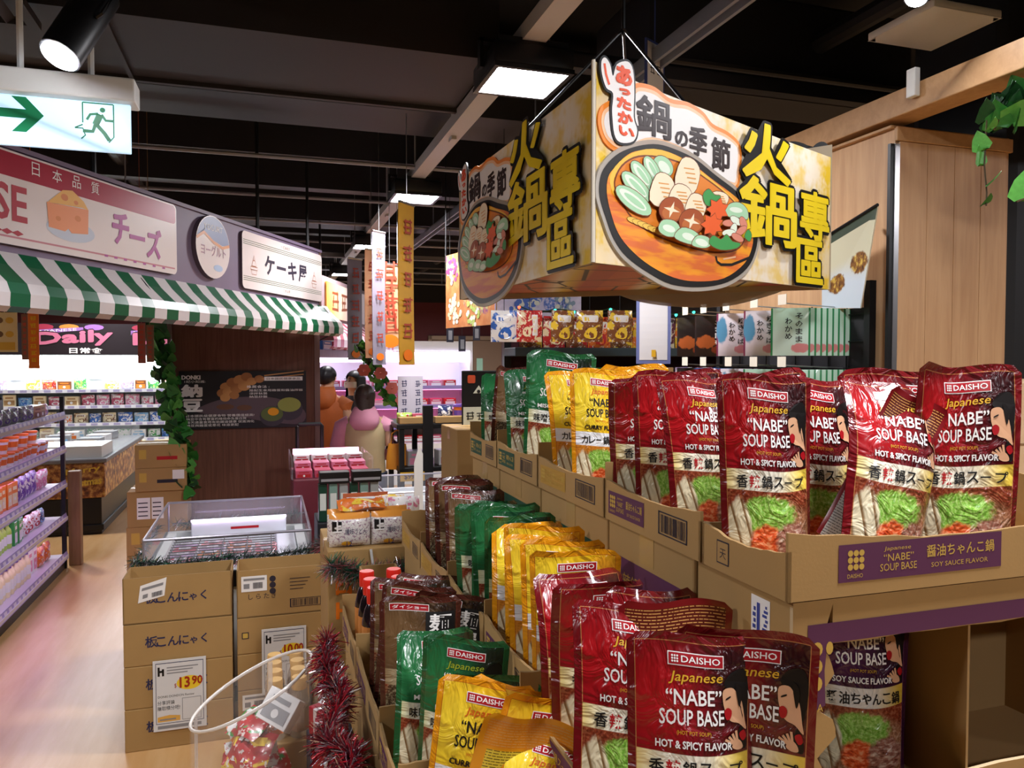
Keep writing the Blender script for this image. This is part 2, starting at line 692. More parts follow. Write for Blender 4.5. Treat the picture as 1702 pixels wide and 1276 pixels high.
def make_lamp():
    t = thing('flood_lamp', 'x', 'lamp')
    mb = MB()
    mb.rbox(-0.17, 0.17, -0.17, 0.17, 0.012, 0.1, 0.012)
    for i in range(9):
        mb.box(-0.15, 0.15, -0.15 + i * 0.0375 - 0.003, -0.15 + i * 0.0375 + 0.003, 0.1, 0.125)
    mb.build('housing', BLKMET, t, 40)
    mb = MB()
    for (x0, x1, y0, y1) in ((-0.17, 0.17, -0.17, -0.15), (-0.17, 0.17, 0.15, 0.17), (-0.17, -0.15, -0.15, 0.15), (0.15, 0.17, -0.15, 0.15)):
        mb.box(x0, x1, y0, y1, -0.006, 0.013)
    mb.build('bezel', BLKMET, t)
    mb = MB()
    mb.add([(-0.15, -0.15, 0.004), (-0.15, 0.15, 0.004), (0.15, 0.15, 0.004), (0.15, -0.15, 0.004)], [(0, 1, 2, 3)])
    mb.build('diffuser', LAMPE, t)
    mb = MB()
    mb.box(-0.19, -0.175, -0.02, 0.02, 0.04, 0.16).box(0.175, 0.19, -0.02, 0.02, 0.04, 0.16).box(-0.19, 0.19, -0.02, 0.02, 0.145, 0.16)
    mb.tube([(0, 0, 0.15), (0, 0, 0.2)], 0.012, 6)
    mb.build('bracket', BLKMET, t)
    mb = MB()
    mb.tube([(-0.1, 0.05, 0.12), (-0.06, -0.02, 0.135), (0.02, -0.05, 0.14), (0.1, 0.02, 0.16), (0.16, 0.1, 0.24), (0.05, 0.15, 0.3)], 0.005, 5)
    mb.build('cable', M('grey_cable', '#77777a', 0.5), t)
    return t


lamp0 = make_lamp()
first = True
rows = {1.05: (-1.9, 0.6, 3.13, 5.6, 8.15, 10.9, 13.5), 4.2: (-1.9, 0.6, 3.13, 5.6, 8.15, 10.9, 13.5), -2.1: (0.6, 8.15, 10.9, 13.5), -5.2: (3.13, 8.15, 12.0)}
nm = {1.05: 'centre trunking row', 4.2: 'row behind the hot pot sign', -2.1: 'row over the left kiosk', -5.2: 'far left row'}
for a, bs in rows.items():
    for i, b in enumerate(bs):
        lab = 'square black flood lamp, %s of the %s' % (ORD[i], nm[a])
        loc = F(a, b, LZ)
        if first:
            first = False
            lamp0.location = loc
            lamp0.rotation_euler = (0, 0, TH)
            tag(lamp0, lab, 'lamp', 'ceiling flood lamps')
        else:
            dup(lamp0, loc, (0, 0, TH), lab, 'ceiling flood lamps')


def spot(label, lens, axis, length=0.2, r=0.052, watts=30, hang=None):
    t = thing('track_spotlight', label, 'spotlight', lens, group='track spotlights')
    q = Vector(axis).normalized().to_track_quat('Z', 'Y')
    t.rotation_mode = 'QUATERNION'
    t.rotation_quaternion = q
    mb = MB()
    mb.lathe([(r * 0.86, 0.004), (r, 0.0), (r, -0.01), (r, -length), (r * 0.9, -length - 0.01)], 24)
    mb.build('housing', BLKMET, t, 40)
    mb = MB()
    mb.lathe([(0.0001, 0.0065), (r * 0.86, 0.0065)], 24, cap=False)
    mb.build('lens', M('spot_lens', '#ffffff', 0.3, emit=watts / (PI * PI * 0.045 ** 2), ecol='#f6f8ff'), t)
    mb = MB()
    mb.tube([(r, 0, -length * 0.55), (r + 0.015, 0, -length * 0.6), (r + 0.015, 0, -length - 0.06), (0, 0, -length - 0.06)], 0.006, 6)
    mb.build('bracket', BLKMET, t)
    inv = q.inverted()
    if hang:
        mb = MB()
        mb.tube([(0, 0, -length - 0.06), inv @ (Vector(hang) - Vector(lens))], 0.008, 6)
        mb.build('stem', BLKMET, t)
    return t


p = at(100, 92, 2.2)
spot('black cylindrical spotlight glowing above the exit sign', p, (-0.2, -0.45, -0.85), 0.26, 0.056, 14, hang=p + Vector((0.25, 0.2, CEIL - p.z)))
p = at(1524, -8, 2.5)
spot('white glowing spotlight at the top edge above the square panel', p, (-0.35, -0.5, -0.6), 0.16, 0.04, 8, hang=p + Vector((0.12, 0.1, CEIL - p.z)))

# square white panel under the ceiling
p = at(1550, 50, 2.9)
t = thing('access_point', 'white square wireless panel under the black ceiling', 'ceiling panel', p, TH)
mb = MB()
mb.grid(lambda u, v: ((u - .5) * .31, (v - .5) * .31, -0.012 * (1 - (2 * u - 1) ** 4) * (1 - (2 * v - 1) ** 4)), 8, 8)
mb.rbox(-0.155, 0.155, -0.155, 0.155, 0.0, 0.03, 0.006)
mb.build('cover', WHITEPL, t, 40)
mb = MB()
mb.box(-0.05, 0.05, -0.04, 0.04, 0.03, 0.16).tube([(0, 0, 0.16), (0, 0, CEIL - p.z)], 0.012, 6)
mb.build('mount', M('mount_grey', '#4a4a4e', 0.5), t)

# ---- exit sign
p = at(95, 196, 2.5)
t = thing('exit_sign', 'lit green and white emergency exit sign with arrow and running man', 'exit sign', (p.x, p.y, p.z), TH)
mb = MB()
mb.rbox(-0.235, 0.235, -0.05, 0.06, 0.06, 0.135, 0.006)
mb.tube([(-0.1, 0, 0.13), (-0.1, 0, CEIL - p.z)], 0.01, 6).tube([(0.1, 0, 0.13), (0.1, 0, CEIL - p.z)], 0.01, 6)
mb.build('hood', WHITEPL, t)
mb = MB()
mb.rbox(-0.215, 0.215, -0.008, 0.008, -0.098, 0.06, 0.003)
pan = mb.build('light_panel', M('exit_panel', '#dff3ff', 0.3, emit=0.6, ecol='#b4e2ff'), t)
GREENX = M('exit_green', '#0b7a4c', 0.4, emit=0.12, ecol='#0b7a4c')
mb = MB()
mb.flat([(-0.165, -0.012), (-0.085, -0.012), (-0.125, -0.055), (-0.085, -0.055), (-0.035, 0.0), (-0.085, 0.055), (-0.125, 0.055), (-0.085, 0.016), (-0.165, 0.016)], FRONT, 0.0095)
mb.build('arrow', GREENX, t)
mb = MB()
X, Y0, Y1 = 0.115, -0.07, 0.055
for s_ in ([(0.075, Y1), (0.165, Y1)], [(0.165, Y1), (0.165, -0.05), (0.15, -0.068)], [(0.075, Y1), (0.075, -0.01)], [(0.052, -0.028), (0.075, -0.016)],
           [(0.052, -0.028), (0.075, -0.028), (0.082, -0.05), (0.07, -0.062)]):
    mb.flat(stroke(s_, 0.004), FRONT, 0.0095)
mb.flat(circ(0.133, 0.035, 0.008), FRONT, 0.0096)
for s_, w in (([(0.126, 0.02), (0.112, -0.014)], 0.02), ([(0.13, 0.02), (0.142, 0.002), (0.164, 0.002)], 0.008), ([(0.12, 0.022), (0.097, 0.018), (0.087, 0.0)], 0.008),
              ([(0.114, -0.012), (0.138, -0.04), (0.152, -0.062)], 0.012), ([(0.112, -0.012), (0.104, -0.036), (0.075, -0.036)], 0.011)):
    mb.flat(stroke(s_, w), FRONT, 0.0098)
mb.build('running_figure', GREENX, t)

# ================================================================== hanging hot pot sign (three printed boards)
SC = Vector((0.209, 2.0))
SRt = Vector((1.145, 2.78))
SLf = Vector((-0.219, 3.26))
SZ, SH = 1.95, 0.5
_d = (SRt - SC)
SL = _d.length


def P7(x, y):
    """point of the traced print, in metres on the right-hand board"""
    px, py = 960 + x * 0.3214, 90 + y * 0.3214
    d = at(px, py, 1.0) - Vector((0, 0, CAMZ))
    # ray (d.x, d.y)*k = SC + _d*t
    det = d.x * (-_d.y) + _d.x * d.y
    k = (SC.x * (-_d.y) + _d.x * SC.y) / det
    t = ((d.x * k - SC.x) * _d.x + (d.y * k - SC.y) * _d.y) / _d.length_squared
    return (t * SL, CAMZ + d.z * k - SZ)


def PP(*pts):
    return [P7(x, y) for x, y in pts]


def e7(cx, cy, rx, ry, rot=0, n=18):
    return [P7(x, y) for x, y in circ(cx, cy, rx, ry, n, R(rot))]


def sign_bg():
    g = G('hotpot_board_print', 0.45)
    o = g.uv('UV')
    v = g.vec(g.m_('MULTIPLY', o[0], 9.0), g.m_('MULTIPLY', o[1], 4.0))
    n = g.noise(v, 1.3, 3, 0.6)
    n2 = g.noise(g.vec(g.m_('MULTIPLY', o[0], 40.0), g.m_('MULTIPLY', o[1], 6.0)), 1.0, 3)
    f = g.step(g.m_('ADD', n, g.m_('MULTIPLY', n2, 0.3)), 0.55, 0.82)
    edge = g.m_('MINIMUM', o[0], g.m_('SUBTRACT', 1.0, o[0]))
    f = g.m_('ADD', g.m_('MULTIPLY', f, 0.75), g.m_('MULTIPLY', g.step(edge, 0.14, 0.0), 0.4), clamp=True)
    return g.out(g.mix(f, '#eee3cf', '#e6c02c'))


SBG = sign_bg()


def pot_mat():
    g = G('pot_print', 0.4)
    n = g.noise(g.vec(g.m_('MULTIPLY', g.uv('Object')[0], 6.0), g.m_('MULTIPLY', g.uv('Object')[2], 26.0)), 1.0, 3, 0.6)
    return g.out(g.ramp(n, [(0.30, '#f2a51c'), (0.48, '#ee9420'), (0.56, '#e0702a'), (0.72, '#d96a3a')]))


SM = [M('pot_black', '#14110f', 0.4), pot_mat(), M('soup_line', '#7a3a14', 0.5), M('leaf_pale', '#a9d7ae', 0.5), M('leaf_white', '#e4f2df', 0.5),
      M('leaf_dark', '#3f9a4e', 0.5), M('tofu_cream', '#f4e6c6', 0.5), M('tofu_toast', '#e0a25a', 0.5), M('mushroom_brown', '#a24c1c', 0.5),
      M('carrot_orange', '#e85f22', 0.5), M('noodle_yellow', '#f0c65a', 0.5), M('shrimp_pink', '#d98a74', 0.5), M('soup_orange', '#e6862c', 0.5),
      M('cloud_white', '#efece9', 0.5), M('cloud_orange', '#f08a2a', 0.5), M('brush_brown', '#2b1612', 0.5), M('sign_yellow', '#ecd01a', 0.4),
      M('sign_ink', '#0b0a0a', 0.4), M('warm_orange', '#e8521e', 0.5), M('pot_light', '#f7c043', 0.4), M('cloud_peach', '#f8c69a', 0.5)]
(K_, POT, LINE, LP, LW, LD, TF, TT, MU, CA, NO, SHR, SOU, CW, CO, BB, SY, SI, WO, PL, CPE) = range(21)


def sign_face(parent, org, ax, out, L):
    """board + print + cut-outs; ax runs left to right along the board, out is its outward normal"""
    sx = L / SL

    def fn(x, y, t):
        return (org.x + ax.x * x * sx + out.x * t, org.y + ax.y * x * sx + out.y * t, y)
    mb = MB()
    top = [(SL, SH * 0.94), (SL * 0.75, SH * 0.95), (SL * 0.18, SH * 0.99), (0.0, SH * 1.03)]
    poly = [(0, 0), (SL, 0)] + top
    n = len(poly)
    mb.add([fn(x, y, 0.0) for x, y in poly], [tuple(range(n))], 0, [(x / SL, y / SH) for x, y in poly])
    mb.add([fn(x, y, -0.008) for x, y in poly], [tuple(range(n - 1, -1, -1))], 1)
    for i in range(n):
        j = (i + 1) % n
        mb.add([fn(*poly[i], -0.008), fn(*poly[j], -0.008), fn(*poly[j], 0.0), fn(*poly[i], 0.0)], [(0, 1, 2, 3)], 1)
    mb.build('board', [SBG, M('board_back', '#a89a82', 0.7)], parent)
    # cloud
    cl = blob(PP((300, 152), (390, 172), (470, 232), (560, 250), (640, 300), (690, 362), (770, 405), (832, 470), (838, 580), (812, 702), (700, 650),
                 (560, 540), (380, 475), (240, 520), (140, 470), (98, 370), (110, 280), (170, 235), (250, 190)), 5)
    mb = MB()
    mb.prism(cl, 0.001, 0.006, fn, CO, CO)
    mb.flat(grow(cl, -0.012), fn, 0.0066, CPE)
    mb.flat(grow(cl, -0.022), fn, 0.0072, CW)
    mb.build('cloud_cutout', SM, parent)
    # brush lettering
    mb = MB()
    for ch, x0, y0, x1, y1 in (('鍋', 290, 205, 470, 455), ('の', 492, 395, 556, 490), ('季', 565, 370, 655, 545), ('節', 680, 430, 775, 625)):
        (ax0, ay1), (ax1, ay0) = P7(x0, (y0 + y1) / 2 - (y1 - y0) / 2), P7(x1, y1)
        for i_, q in enumerate(((0, 0), (0.003, 0.0), (0, 0.003), (0.003, 0.003))):
            txt(mb, ch, ax0 + q[0], ay0 + q[1], ay1 - ay0, fn, 0.008 + i_ * 0.0002, BB, w=ax1 - ax0, bold=0.012)
    mb.build('brush_lettering', SM, parent, label='dark brush lettering')
    # pot cut-out
    out_ = blob(PP((300, 478), (400, 470), (500, 500), (600, 550), (700, 630), (810, 715), (880, 800), (915, 920), (905, 1020), (860, 1110),
                   (760, 1180), (620, 1206), (470, 1192), (350, 1132), (240, 1052), (172, 960), (130, 850), (98, 740), (100, 650), (130, 580), (200, 515)), 4)
    mb = MB()
    mb.prism(grow(out_, 0.012), 0.002, 0.010, fn, 0)
    mb.build('cutout_backing', M('clear_board', '#b9b3a8', 0.3, alpha=0.75), parent)
    mb = MB()
    mb.flat(out_, fn, 0.0108, K_)
    mb.flat(blob(PP((300, 503), (420, 500), (560, 560), (680, 650), (800, 740), (850, 800), (888, 920), (886, 1000), (845, 1085), (740, 1160), (600, 1176),
                    (480, 1156), (360, 1096), (262, 1016), (195, 930), (155, 820), (135, 720), (142, 640), (175, 590), (235, 530)), 4), fn, 0.0114, POT)
    mb.flat(blob(PP((300, 503), (420, 500), (560, 565), (690, 662), (800, 762), (850, 860), (860, 940), (846, 930), (790, 790), (660, 665), (500, 565), (340, 530),
                    (220, 570), (176, 650), (186, 740), (165, 720), (150, 640), (200, 560)), 3), fn, 0.0117, PL)
    mb.build('pot', SM, parent, label='orange clay pot with black outline')
    rim = blob(PP((190, 720), (180, 650), (230, 570), (330, 535), (500, 565), (650, 655), (780, 760), (838, 850), (845, 950), (800, 1010), (690, 1022),
                  (540, 990), (380, 930), (270, 850)), 4)
    mb = MB()
    mb.flat(grow(rim, 0.005), fn, 0.012, LINE)
    mb.flat(rim, fn, 0.0124, SOU)
    lay = [0.0126]

    def pc(poly, mi, w=0.0022):
        lay[0] += 0.00022
        mb.flat(grow(poly, w), fn, lay[0], LINE)
        lay[0] += 0.00022
        mb.flat(poly, fn, lay[0], mi)

    def inn(poly, mi):
        lay[0] += 0.00022
        mb.flat(poly, fn, lay[0], mi)
    for i in range(6):                                              # noodles
        pc(e7(270 + i * 26, 862 + i * 12, 34, 14, 20), NO, 0.0012)
    pc(e7(420, 585, 60, 44, 50), LP)
    inn(e7(425, 590, 40, 22, 50), LW)
    for cx, cy, rx, ry, rot in ((362, 600, 74, 32, 62), (308, 632, 88, 36, 55), (278, 690, 102, 40, 46), (262, 762, 112, 46, 38)):
        pc(e7(cx, cy, rx, ry, rot), LP)
        inn(e7(cx - 4, cy - 4, rx * 0.78, ry * 0.55, rot), LW)
        inn(e7(cx + 4, cy + 2, rx * 0.6, ry * 0.3, rot), LP)
    for cx, cy, w, h, rot in ((545, 640, 70, 90, 20), (700, 760, 60, 40, 30), (410, 716, 70, 86, 22), (500, 752, 66, 66, 30), (580, 796, 60, 62, 30)):
        q = [(cx - w, cy + h * 0.5), (cx - w * 0.5, cy - h), (cx + w * 0.4, cy - h * 0.95), (cx + w * 0.85, cy - h * 0.2), (cx + w * 0.3, cy + h)]
        pc(blob(PP(*q), 3), TF)
        for k in range(4):
            inn(stroke(PP((cx - w * 0.35 + k * 8, cy - h * 0.5 + k * h * 0.27), (cx + w * 0.42 + k * 4, cy - h * 0.42 + k * h * 0.27)), 0.0035), TT)
    pc(blob(PP((610, 735), (640, 705), (670, 735), (700, 740), (690, 770), (660, 790), (625, 785)), 3), LD)
    pc(blob(PP((720, 820), (750, 780), (800, 775), (838, 810), (840, 860), (790, 850), (750, 850)), 3), LP)
    inn(e7(780, 812, 34, 14, 10), LW)
    for cx, cy in ((446, 812), (548, 872)):
        pc(e7(cx, cy, 64, 64), MU)
        inn(e7(cx, cy + 18, 50, 38), M_MUL)
        st = []
        for k in range(8):
            rr = 44 if k % 2 == 0 else 12
            st.append((cx + rr * math.cos(PI * k / 4 + 0.3), cy + rr * math.sin(PI * k / 4 + 0.3)))
        inn(PP(*st), TF)
    for cx, cy in ((682, 812), (652, 890)):
        lf = []
        for k in range(14):
            rr = 60 if k % 2 == 0 else 38
            lf.append((cx + rr * math.cos(2 * PI * k / 14 + 0.5), cy + rr * 1.05 * math.sin(2 * PI * k / 14 + 0.5)))
        pc(PP(*lf), CA)
    for i, (cx, cy) in enumerate(((740, 880), (775, 868), (812, 880), (760, 915), (800, 920), (735, 930), (780, 955))):
        pc(e7(cx, cy, 34, 17, 35 * i), LW if i % 2 else SHR, 0.0016)
    for pts in (((370, 900), (395, 865), (450, 870), (480, 905), (470, 945), (420, 950), (380, 930)), ((450, 950), (490, 905), (550, 920), (590, 960), (560, 990), (500, 980)),
                ((540, 985), (570, 945), (625, 955), (640, 990), (610, 1008), (560, 1002))):
        pc(blob(PP(*pts), 3), LP)
        cx = sum(p_[0] for p_ in pts) / len(pts)
        cy = sum(p_[1] for p_ in pts) / len(pts)
        inn(e7(cx, cy, 34, 18, 20), LW)
    pc(blob(PP((630, 985), (650, 945), (690, 965), (720, 940), (750, 975), (790, 985), (770, 1010), (690, 1018)), 3), LD)
    pc(blob(PP((812, 950), (830, 915), (848, 940), (838, 975)), 3), LD)
    mb.build('hotpot_contents', SM + [MUL], parent, label='cartoon vegetables, tofu and mushrooms')
    mb = MB()
    mb.flat(stroke(PP((697, 1046), (704, 1075), (725, 1090), (780, 1090), (890, 1046)), 0.008), fn, 0.0126, K_)
    mb.flat(stroke(PP((735, 1062), (800, 1050)), 0.005), fn, 0.0126, CPE)
    mb.build('pot_handle', SM, parent)
    # yellow characters on black cut-outs
    for ch, x0, y0, x1, y1 in (('火', 832, 372, 1080, 660), ('鍋', 815, 655, 1110, 985), ('專', 1130, 720, 1278, 965), ('區', 1110, 965, 1246, 1185)):
        (ax0, _a), (ax1, _b) = P7(x0, (y0 + y1) / 2), P7(x1, (y0 + y1) / 2)
        ay1 = P7((x0 + x1) / 2, y0)[1]
        ay0 = P7((x0 + x1) / 2, y1)[1]
        mb = MB()
        for k in range(12):
            ox, oy = 0.013 * math.cos(PI * k / 6), 0.013 * math.sin(PI * k / 6)
            txt(mb, ch, ax0 + ox, ay0 + oy, ay1 - ay0, fn, 0.0150 - k * 0.0003, 0, w=ax1 - ax0, bold=0.02, res=1)
        for k in range(6):
            ox, oy = 0.0034 * math.cos(PI * k / 3), 0.0034 * math.sin(PI * k / 3)
            txt(mb, ch, ax0 + ox, ay0 + oy, ay1 - ay0, fn, 0.0156 + k * 0.0003, 1, w=ax1 - ax0, bold=0.012)
        mb.build('character_cutout', [SM[SI], SM[SY]], parent, label='yellow character with black outline')
    # hiragana cut-out at the corner
    mb = MB()
    strip = blob(PP((105, 45), (125, 25), (150, 60), (165, 120), (185, 60), (240, 45), (268, 90), (275, 200), (272, 330), (290, 400), (270, 455), (205, 462),
                    (172, 420), (160, 300), (165, 210), (130, 180), (108, 110)), 4)
    mb.prism(grow(strip, 0.006), 0.006, 0.012, fn, 0)
    mb.flat(strip, fn, 0.0126, 1)
    for ch, x0, y0, x1, y1 in (('あ', 180, 62, 258, 180), ('っ', 196, 182, 250, 226), ('た', 185, 226, 254, 300), ('か', 190, 300, 262, 375), ('い', 195, 378, 270, 440)):
        (ax0, ay1), (ax1, ay0) = P7(x0, y0), P7(x1, y1)
        for i_, q in enumerate(((0, 0), (0.003, 0), (0, 0.003))):
            txt(mb, ch, ax0 + q[0], ay0 + q[1], ay1 - ay0, fn, 0.0132 + i_ * 0.0002, 2, w=ax1 - ax0, bold=0.03)
    mb.flat(stroke(PP((120, 55), (128, 110), (145, 165)), 0.008), fn, 0.0132, 2)
    mb.build('hiragana_cutout', [SM[SI], SM[CW], SM[WO]], parent, label='orange hiragana on a white cut-out')


MUL = M('mushroom_light', '#bd6a30', 0.5)
M_MUL = 21
sg = thing('hotpot_sign', 'large hanging yellow hot pot sign with cartoon clay pot and bold characters', 'sign', (0, 0, SZ))
for (p0, p1) in ((SC, SRt), (SLf, SC), (SRt, SLf)):
    ax = (p1 - p0)
    L = ax.length
    ax = ax.normalized()
    sign_face(sg, p0, ax, Vector((ax.y, -ax.x)), L)
mb = MB()                                                           # edge tube at the near corner
mb.tube([(SC.x, SC.y - 0.004, 0), (SC.x, SC.y - 0.004, SH * 1.03)], 0.005, 8)
mb.build('corner_strip', M('foam_edge', '#d9d2c0', 0.4), sg)
mb = MB()
pts = [(p_.x * 0.985 + 0.006, p_.y * 0.985 + 0.04, -0.0) for p_ in (SC, SRt, SLf)]
mb.add([(x, y, 0.02) for x, y, z in pts] + [(x, y, 0.026) for x, y, z in pts], [(0, 2, 1), (3, 4, 5), (0, 1, 4, 3), (1, 2, 5, 4), (2, 0, 3, 5)])


def under_mat():
    g = G('sign_underside_print', 0.5)
    v = g.voro(g.tc.outputs['Object'], 4.5)
    e = g.voro(g.tc.outputs['Object'], 4.5, 'DISTANCE_TO_EDGE')
    c = g.ramp(g.m_('FRACT', g.m_('MULTIPLY', g.uv('Object')[0], 3.1)), [(0, '#a8492c'), (0.35, '#b9673a'), (0.5, '#d7cfc4'), (0.62, '#c7b24a'), (0.8, '#9c3c2e')])
    return g.out(g.mix(g.step(e.outputs['Distance'], 0.03, 0.015), g.mix(0.55, v.outputs['Color'], c) if False else c, '#171213'))


mb.build('underside_panel', under_mat(), sg)
apex = at(1036, 48, 2.62)
mb = MB()
for q in (SC + (SRt - SC) * 0.32, SLf + (SC - SLf) * 0.6, (SRt + SLf) / 2):
    mb.tube([(q.x, q.y, SH * 0.96), (apex.x, apex.y, apex.z - SZ)], 0.005, 6)
mb.tube([(apex.x, apex.y, apex.z - SZ - 0.02), (apex.x, apex.y, CEIL - SZ)], 0.007, 6)
mb.build('hanging_cord', BLKMET, sg)
# blue-edged board hung behind it
p = at(1088, 118, 3.3)
t = thing('hanging_board', 'small blue-edged board hanging behind the hot pot sign', 'sign', p, TH + 0.5)
mb = MB()
mb.box(-0.07, 0.07, -0.004, 0.004, -0.12, 0.12)
mb.tube([(0, 0, 0.12), (0, 0, CEIL - p.z)], 0.003, 5)
mb.build('board', M('board_blue', '#3b4a86', 0.5), t)
mb = MB()
mb.flat(rect(-0.06, 0.06, -0.11, 0.11), FRONT, 0.0045, 0)
scrib(mb, -0.045, -0.02, 0.05, 0.04, FRONT, 0.005, 1, 1)
scrib(mb, 0.005, -0.02, 0.05, 0.04, FRONT, 0.005, 1, 2)
mb.build('print', [WHITE, BLACK], t)

# ================================================================== stand-up soup pouches
PW, PH, PT = 0.160, 0.272, 0.043


def food(g, u, v, n, n2, kind):
    """dish picture printed on the lower half"""
    base = g.ramp(n2, [(0.3, '#5a2214'), (0.5, '#8a3a22'), (0.7, '#b5704c')]) if kind != 'y' else g.ramp(n2, [(0.3, '#a86018'), (0.55, '#d88a2c'), (0.75, '#b4662a')])
    c = base
    dish = g.ell(u, v, 0.5, 0.16, 0.5, 0.2, n, 0.15)
    c = g.mix(dish, c, g.ramp(n2, [(0.3, '#6a3a22'), (0.5, '#a8724e'), (0.68, '#c9a184')]))
    let = g.ell(u, v, 0.47, 0.27, 0.3, 0.095, n, 0.7)
    c = g.mix(let, c, g.ramp(n2, [(0.25, '#3f7a1c'), (0.45, '#7fb63c'), (0.62, '#b4dc74'), (0.75, '#e4f0b4')]))
    st = g.m_('FRACT', g.m_('ADD', g.m_('MULTIPLY', u, 9.0), g.m_('MULTIPLY', v, 4.0)))
    leek = g.m_('MULTIPLY', g.ell(u, v, 0.16, 0.2, 0.12, 0.15, n, 0.5), 1.0)
    c = g.mix(leek, c, g.mix(g.step(st, 0.1, 0.35), '#8a6a44', '#e8dcb8'))
    car = g.ell(u, v, 0.44, 0.135, 0.16, 0.085, n, 0.6)
    st2 = g.noise(g.vec(g.m_('MULTIPLY', u, 8.0), g.m_('MULTIPLY', v, 30.0)), 1.5, 2)
    c = g.mix(car, c, g.ramp(st2, [(0.35, '#b8381c'), (0.5, '#e8602c'), (0.65, '#f6a070')]))
    meat = g.ell(u, v, 0.74, 0.13, 0.2, 0.1, n, 0.6)
    c = g.mix(meat, c, g.ramp(st2, [(0.3, '#6a3428'), (0.5, '#a8705c'), (0.68, '#dcc0a8')]))
    if kind == 'd':
        dk = g.ell(u, v, 0.45, 0.2, 0.5, 0.26, n, 0.4)
        c = g.mix(dk, c, g.ramp(n2, [(0.3, '#1c1210'), (0.5, '#54402c'), (0.66, '#a89c78'), (0.78, '#e0dcc4')]))
    return c


def film_mat(name, border, bg0, bg1, bright, band0, band1, kind='r', line='#b87a48'):
    g = G(name, rough=0.26, coat=0.55, spec=0.5)
    o = g.uv('UV')
    u, v = o[0], o[1]
    vec = g.vec(g.m_('MULTIPLY', u, PW), g.m_('MULTIPLY', v, PH))
    n = g.noise(vec, 60.0, 4, 0.65)
    n2 = g.noise(vec, 190.0, 4, 0.7)
    c = g.mix(g.step(n, 0.35, 0.65), bg0, bg1)
    c = g.mix(g.m_('MULTIPLY', g.ell(u, v, 0.2, 0.72, 0.3, 0.22, n, 0.8, 0.8), 0.9), c, bright)
    c = g.mix(g.m_('MULTIPLY', g.ell(u, v, 0.86, 0.8, 0.2, 0.18, n, 0.5, 0.4), 0.75), c, '#1c1112' if kind != 'y' else '#d88a24')
    vv = g.m_('SUBTRACT', v, g.m_('MULTIPLY', g.m_('MULTIPLY', g.m_('SUBTRACT', u, 0.5), g.m_('SUBTRACT', u, 0.5)), 0.06))
    fd = food(g, u, v, n, n2, kind)
    c = g.mix(g.step(vv, 0.398, 0.392), c, fd)
    bandc = g.mix(g.step(g.m_('ABSOLUTE', g.m_('SUBTRACT', u, 0.42)), 0.1, 0.5), band0, band1)
    inb = g.m_('MULTIPLY', g.step(vv, 0.388, 0.392), g.step(vv, 0.498, 0.494))
    c = g.mix(inb, c, bandc)
    eu = g.m_('MULTIPLY', g.m_('MINIMUM', u, g.m_('SUBTRACT', 1.0, u)), PW)
    ev = g.m_('MULTIPLY', g.m_('SUBTRACT', 1.0, v), PH)
    e = g.m_('MINIMUM', eu, ev)
    c = g.mix(g.step(e, 0.0101, 0.0097), c, line)
    c = g.mix(g.step(e, 0.0092, 0.0087), c, border)
    wv = g.noise(g.vec(g.m_('MULTIPLY', u, 1.0), g.m_('MULTIPLY', v, 1.4)), 4.0, 3, 0.55, 1.2)
    g.bump(wv, 0.9, 0.012)
    return g.out(c)


def back_mat(name, bg, panel, top):
    g = G(name, rough=0.28, coat=0.5)
    o = g.uv('UV')
    u, v = o[0], o[1]
    lines = g.m_('FRACT', g.m_('MULTIPLY', v, 62.0))
    wd = g.noise(g.vec(g.m_('MULTIPLY', u, 40.0), g.m_('FLOOR', g.m_('MULTIPLY', v, 62.0))), 1.0, 1)
    ink = g.m_('MULTIPLY', g.m_('MULTIPLY', g.step(lines, 0.42, 0.5), g.step(lines, 0.8, 0.72)), g.step(wd, 0.42, 0.47))
    inp = g.m_('MULTIPLY', g.m_('MULTIPLY', g.step(u, 0.11, 0.12), g.step(u, 0.70, 0.69)), g.m_('MULTIPLY', g.step(v, 0.33, 0.335), g.step(v, 0.79, 0.785)))
    pc = g.mix(ink, panel, '#57400f')
    tp = g.mix(ink, top, '#d8a05a')
    side = g.m_('MULTIPLY', g.step(u, 0.72, 0.73), g.step(v, 0.72, 0.71))
    c = g.mix(g.step(v, 0.80, 0.805), bg, tp)
    c = g.mix(side, c, g.mix(ink, '#d9d4cc', '#26221f'))
    c = g.mix(inp, c, pc)
    low = g.mix(ink, '#c9c6c2', '#55514e')
    c = g.mix(g.step(v, 0.325, 0.32), c, low)
    bar = g.m_('MULTIPLY', g.m_('MULTIPLY', g.step(u, 0.62, 0.63), g.step(u, 0.9, 0.89)), g.m_('MULTIPLY', g.step(v, 0.1, 0.105), g.step(v, 0.22, 0.215)))
    bw = g.noise(g.vec(g.m_('MULTIPLY', u, 160.0), 0.0), 1.0, 0)
    c = g.mix(bar, c, g.mix(g.step(bw, 0.48, 0.5), '#f2f0ee', '#111111'))
    e = g.m_('MINIMUM', g.m_('MULTIPLY', g.m_('MINIMUM', u, g.m_('SUBTRACT', 1.0, u)), PW), g.m_('MULTIPLY', g.m_('SUBTRACT', 1.0, v), PH))
    c = g.mix(g.step(e, 0.0092, 0.0087), c, bg)
    return g.out(c)


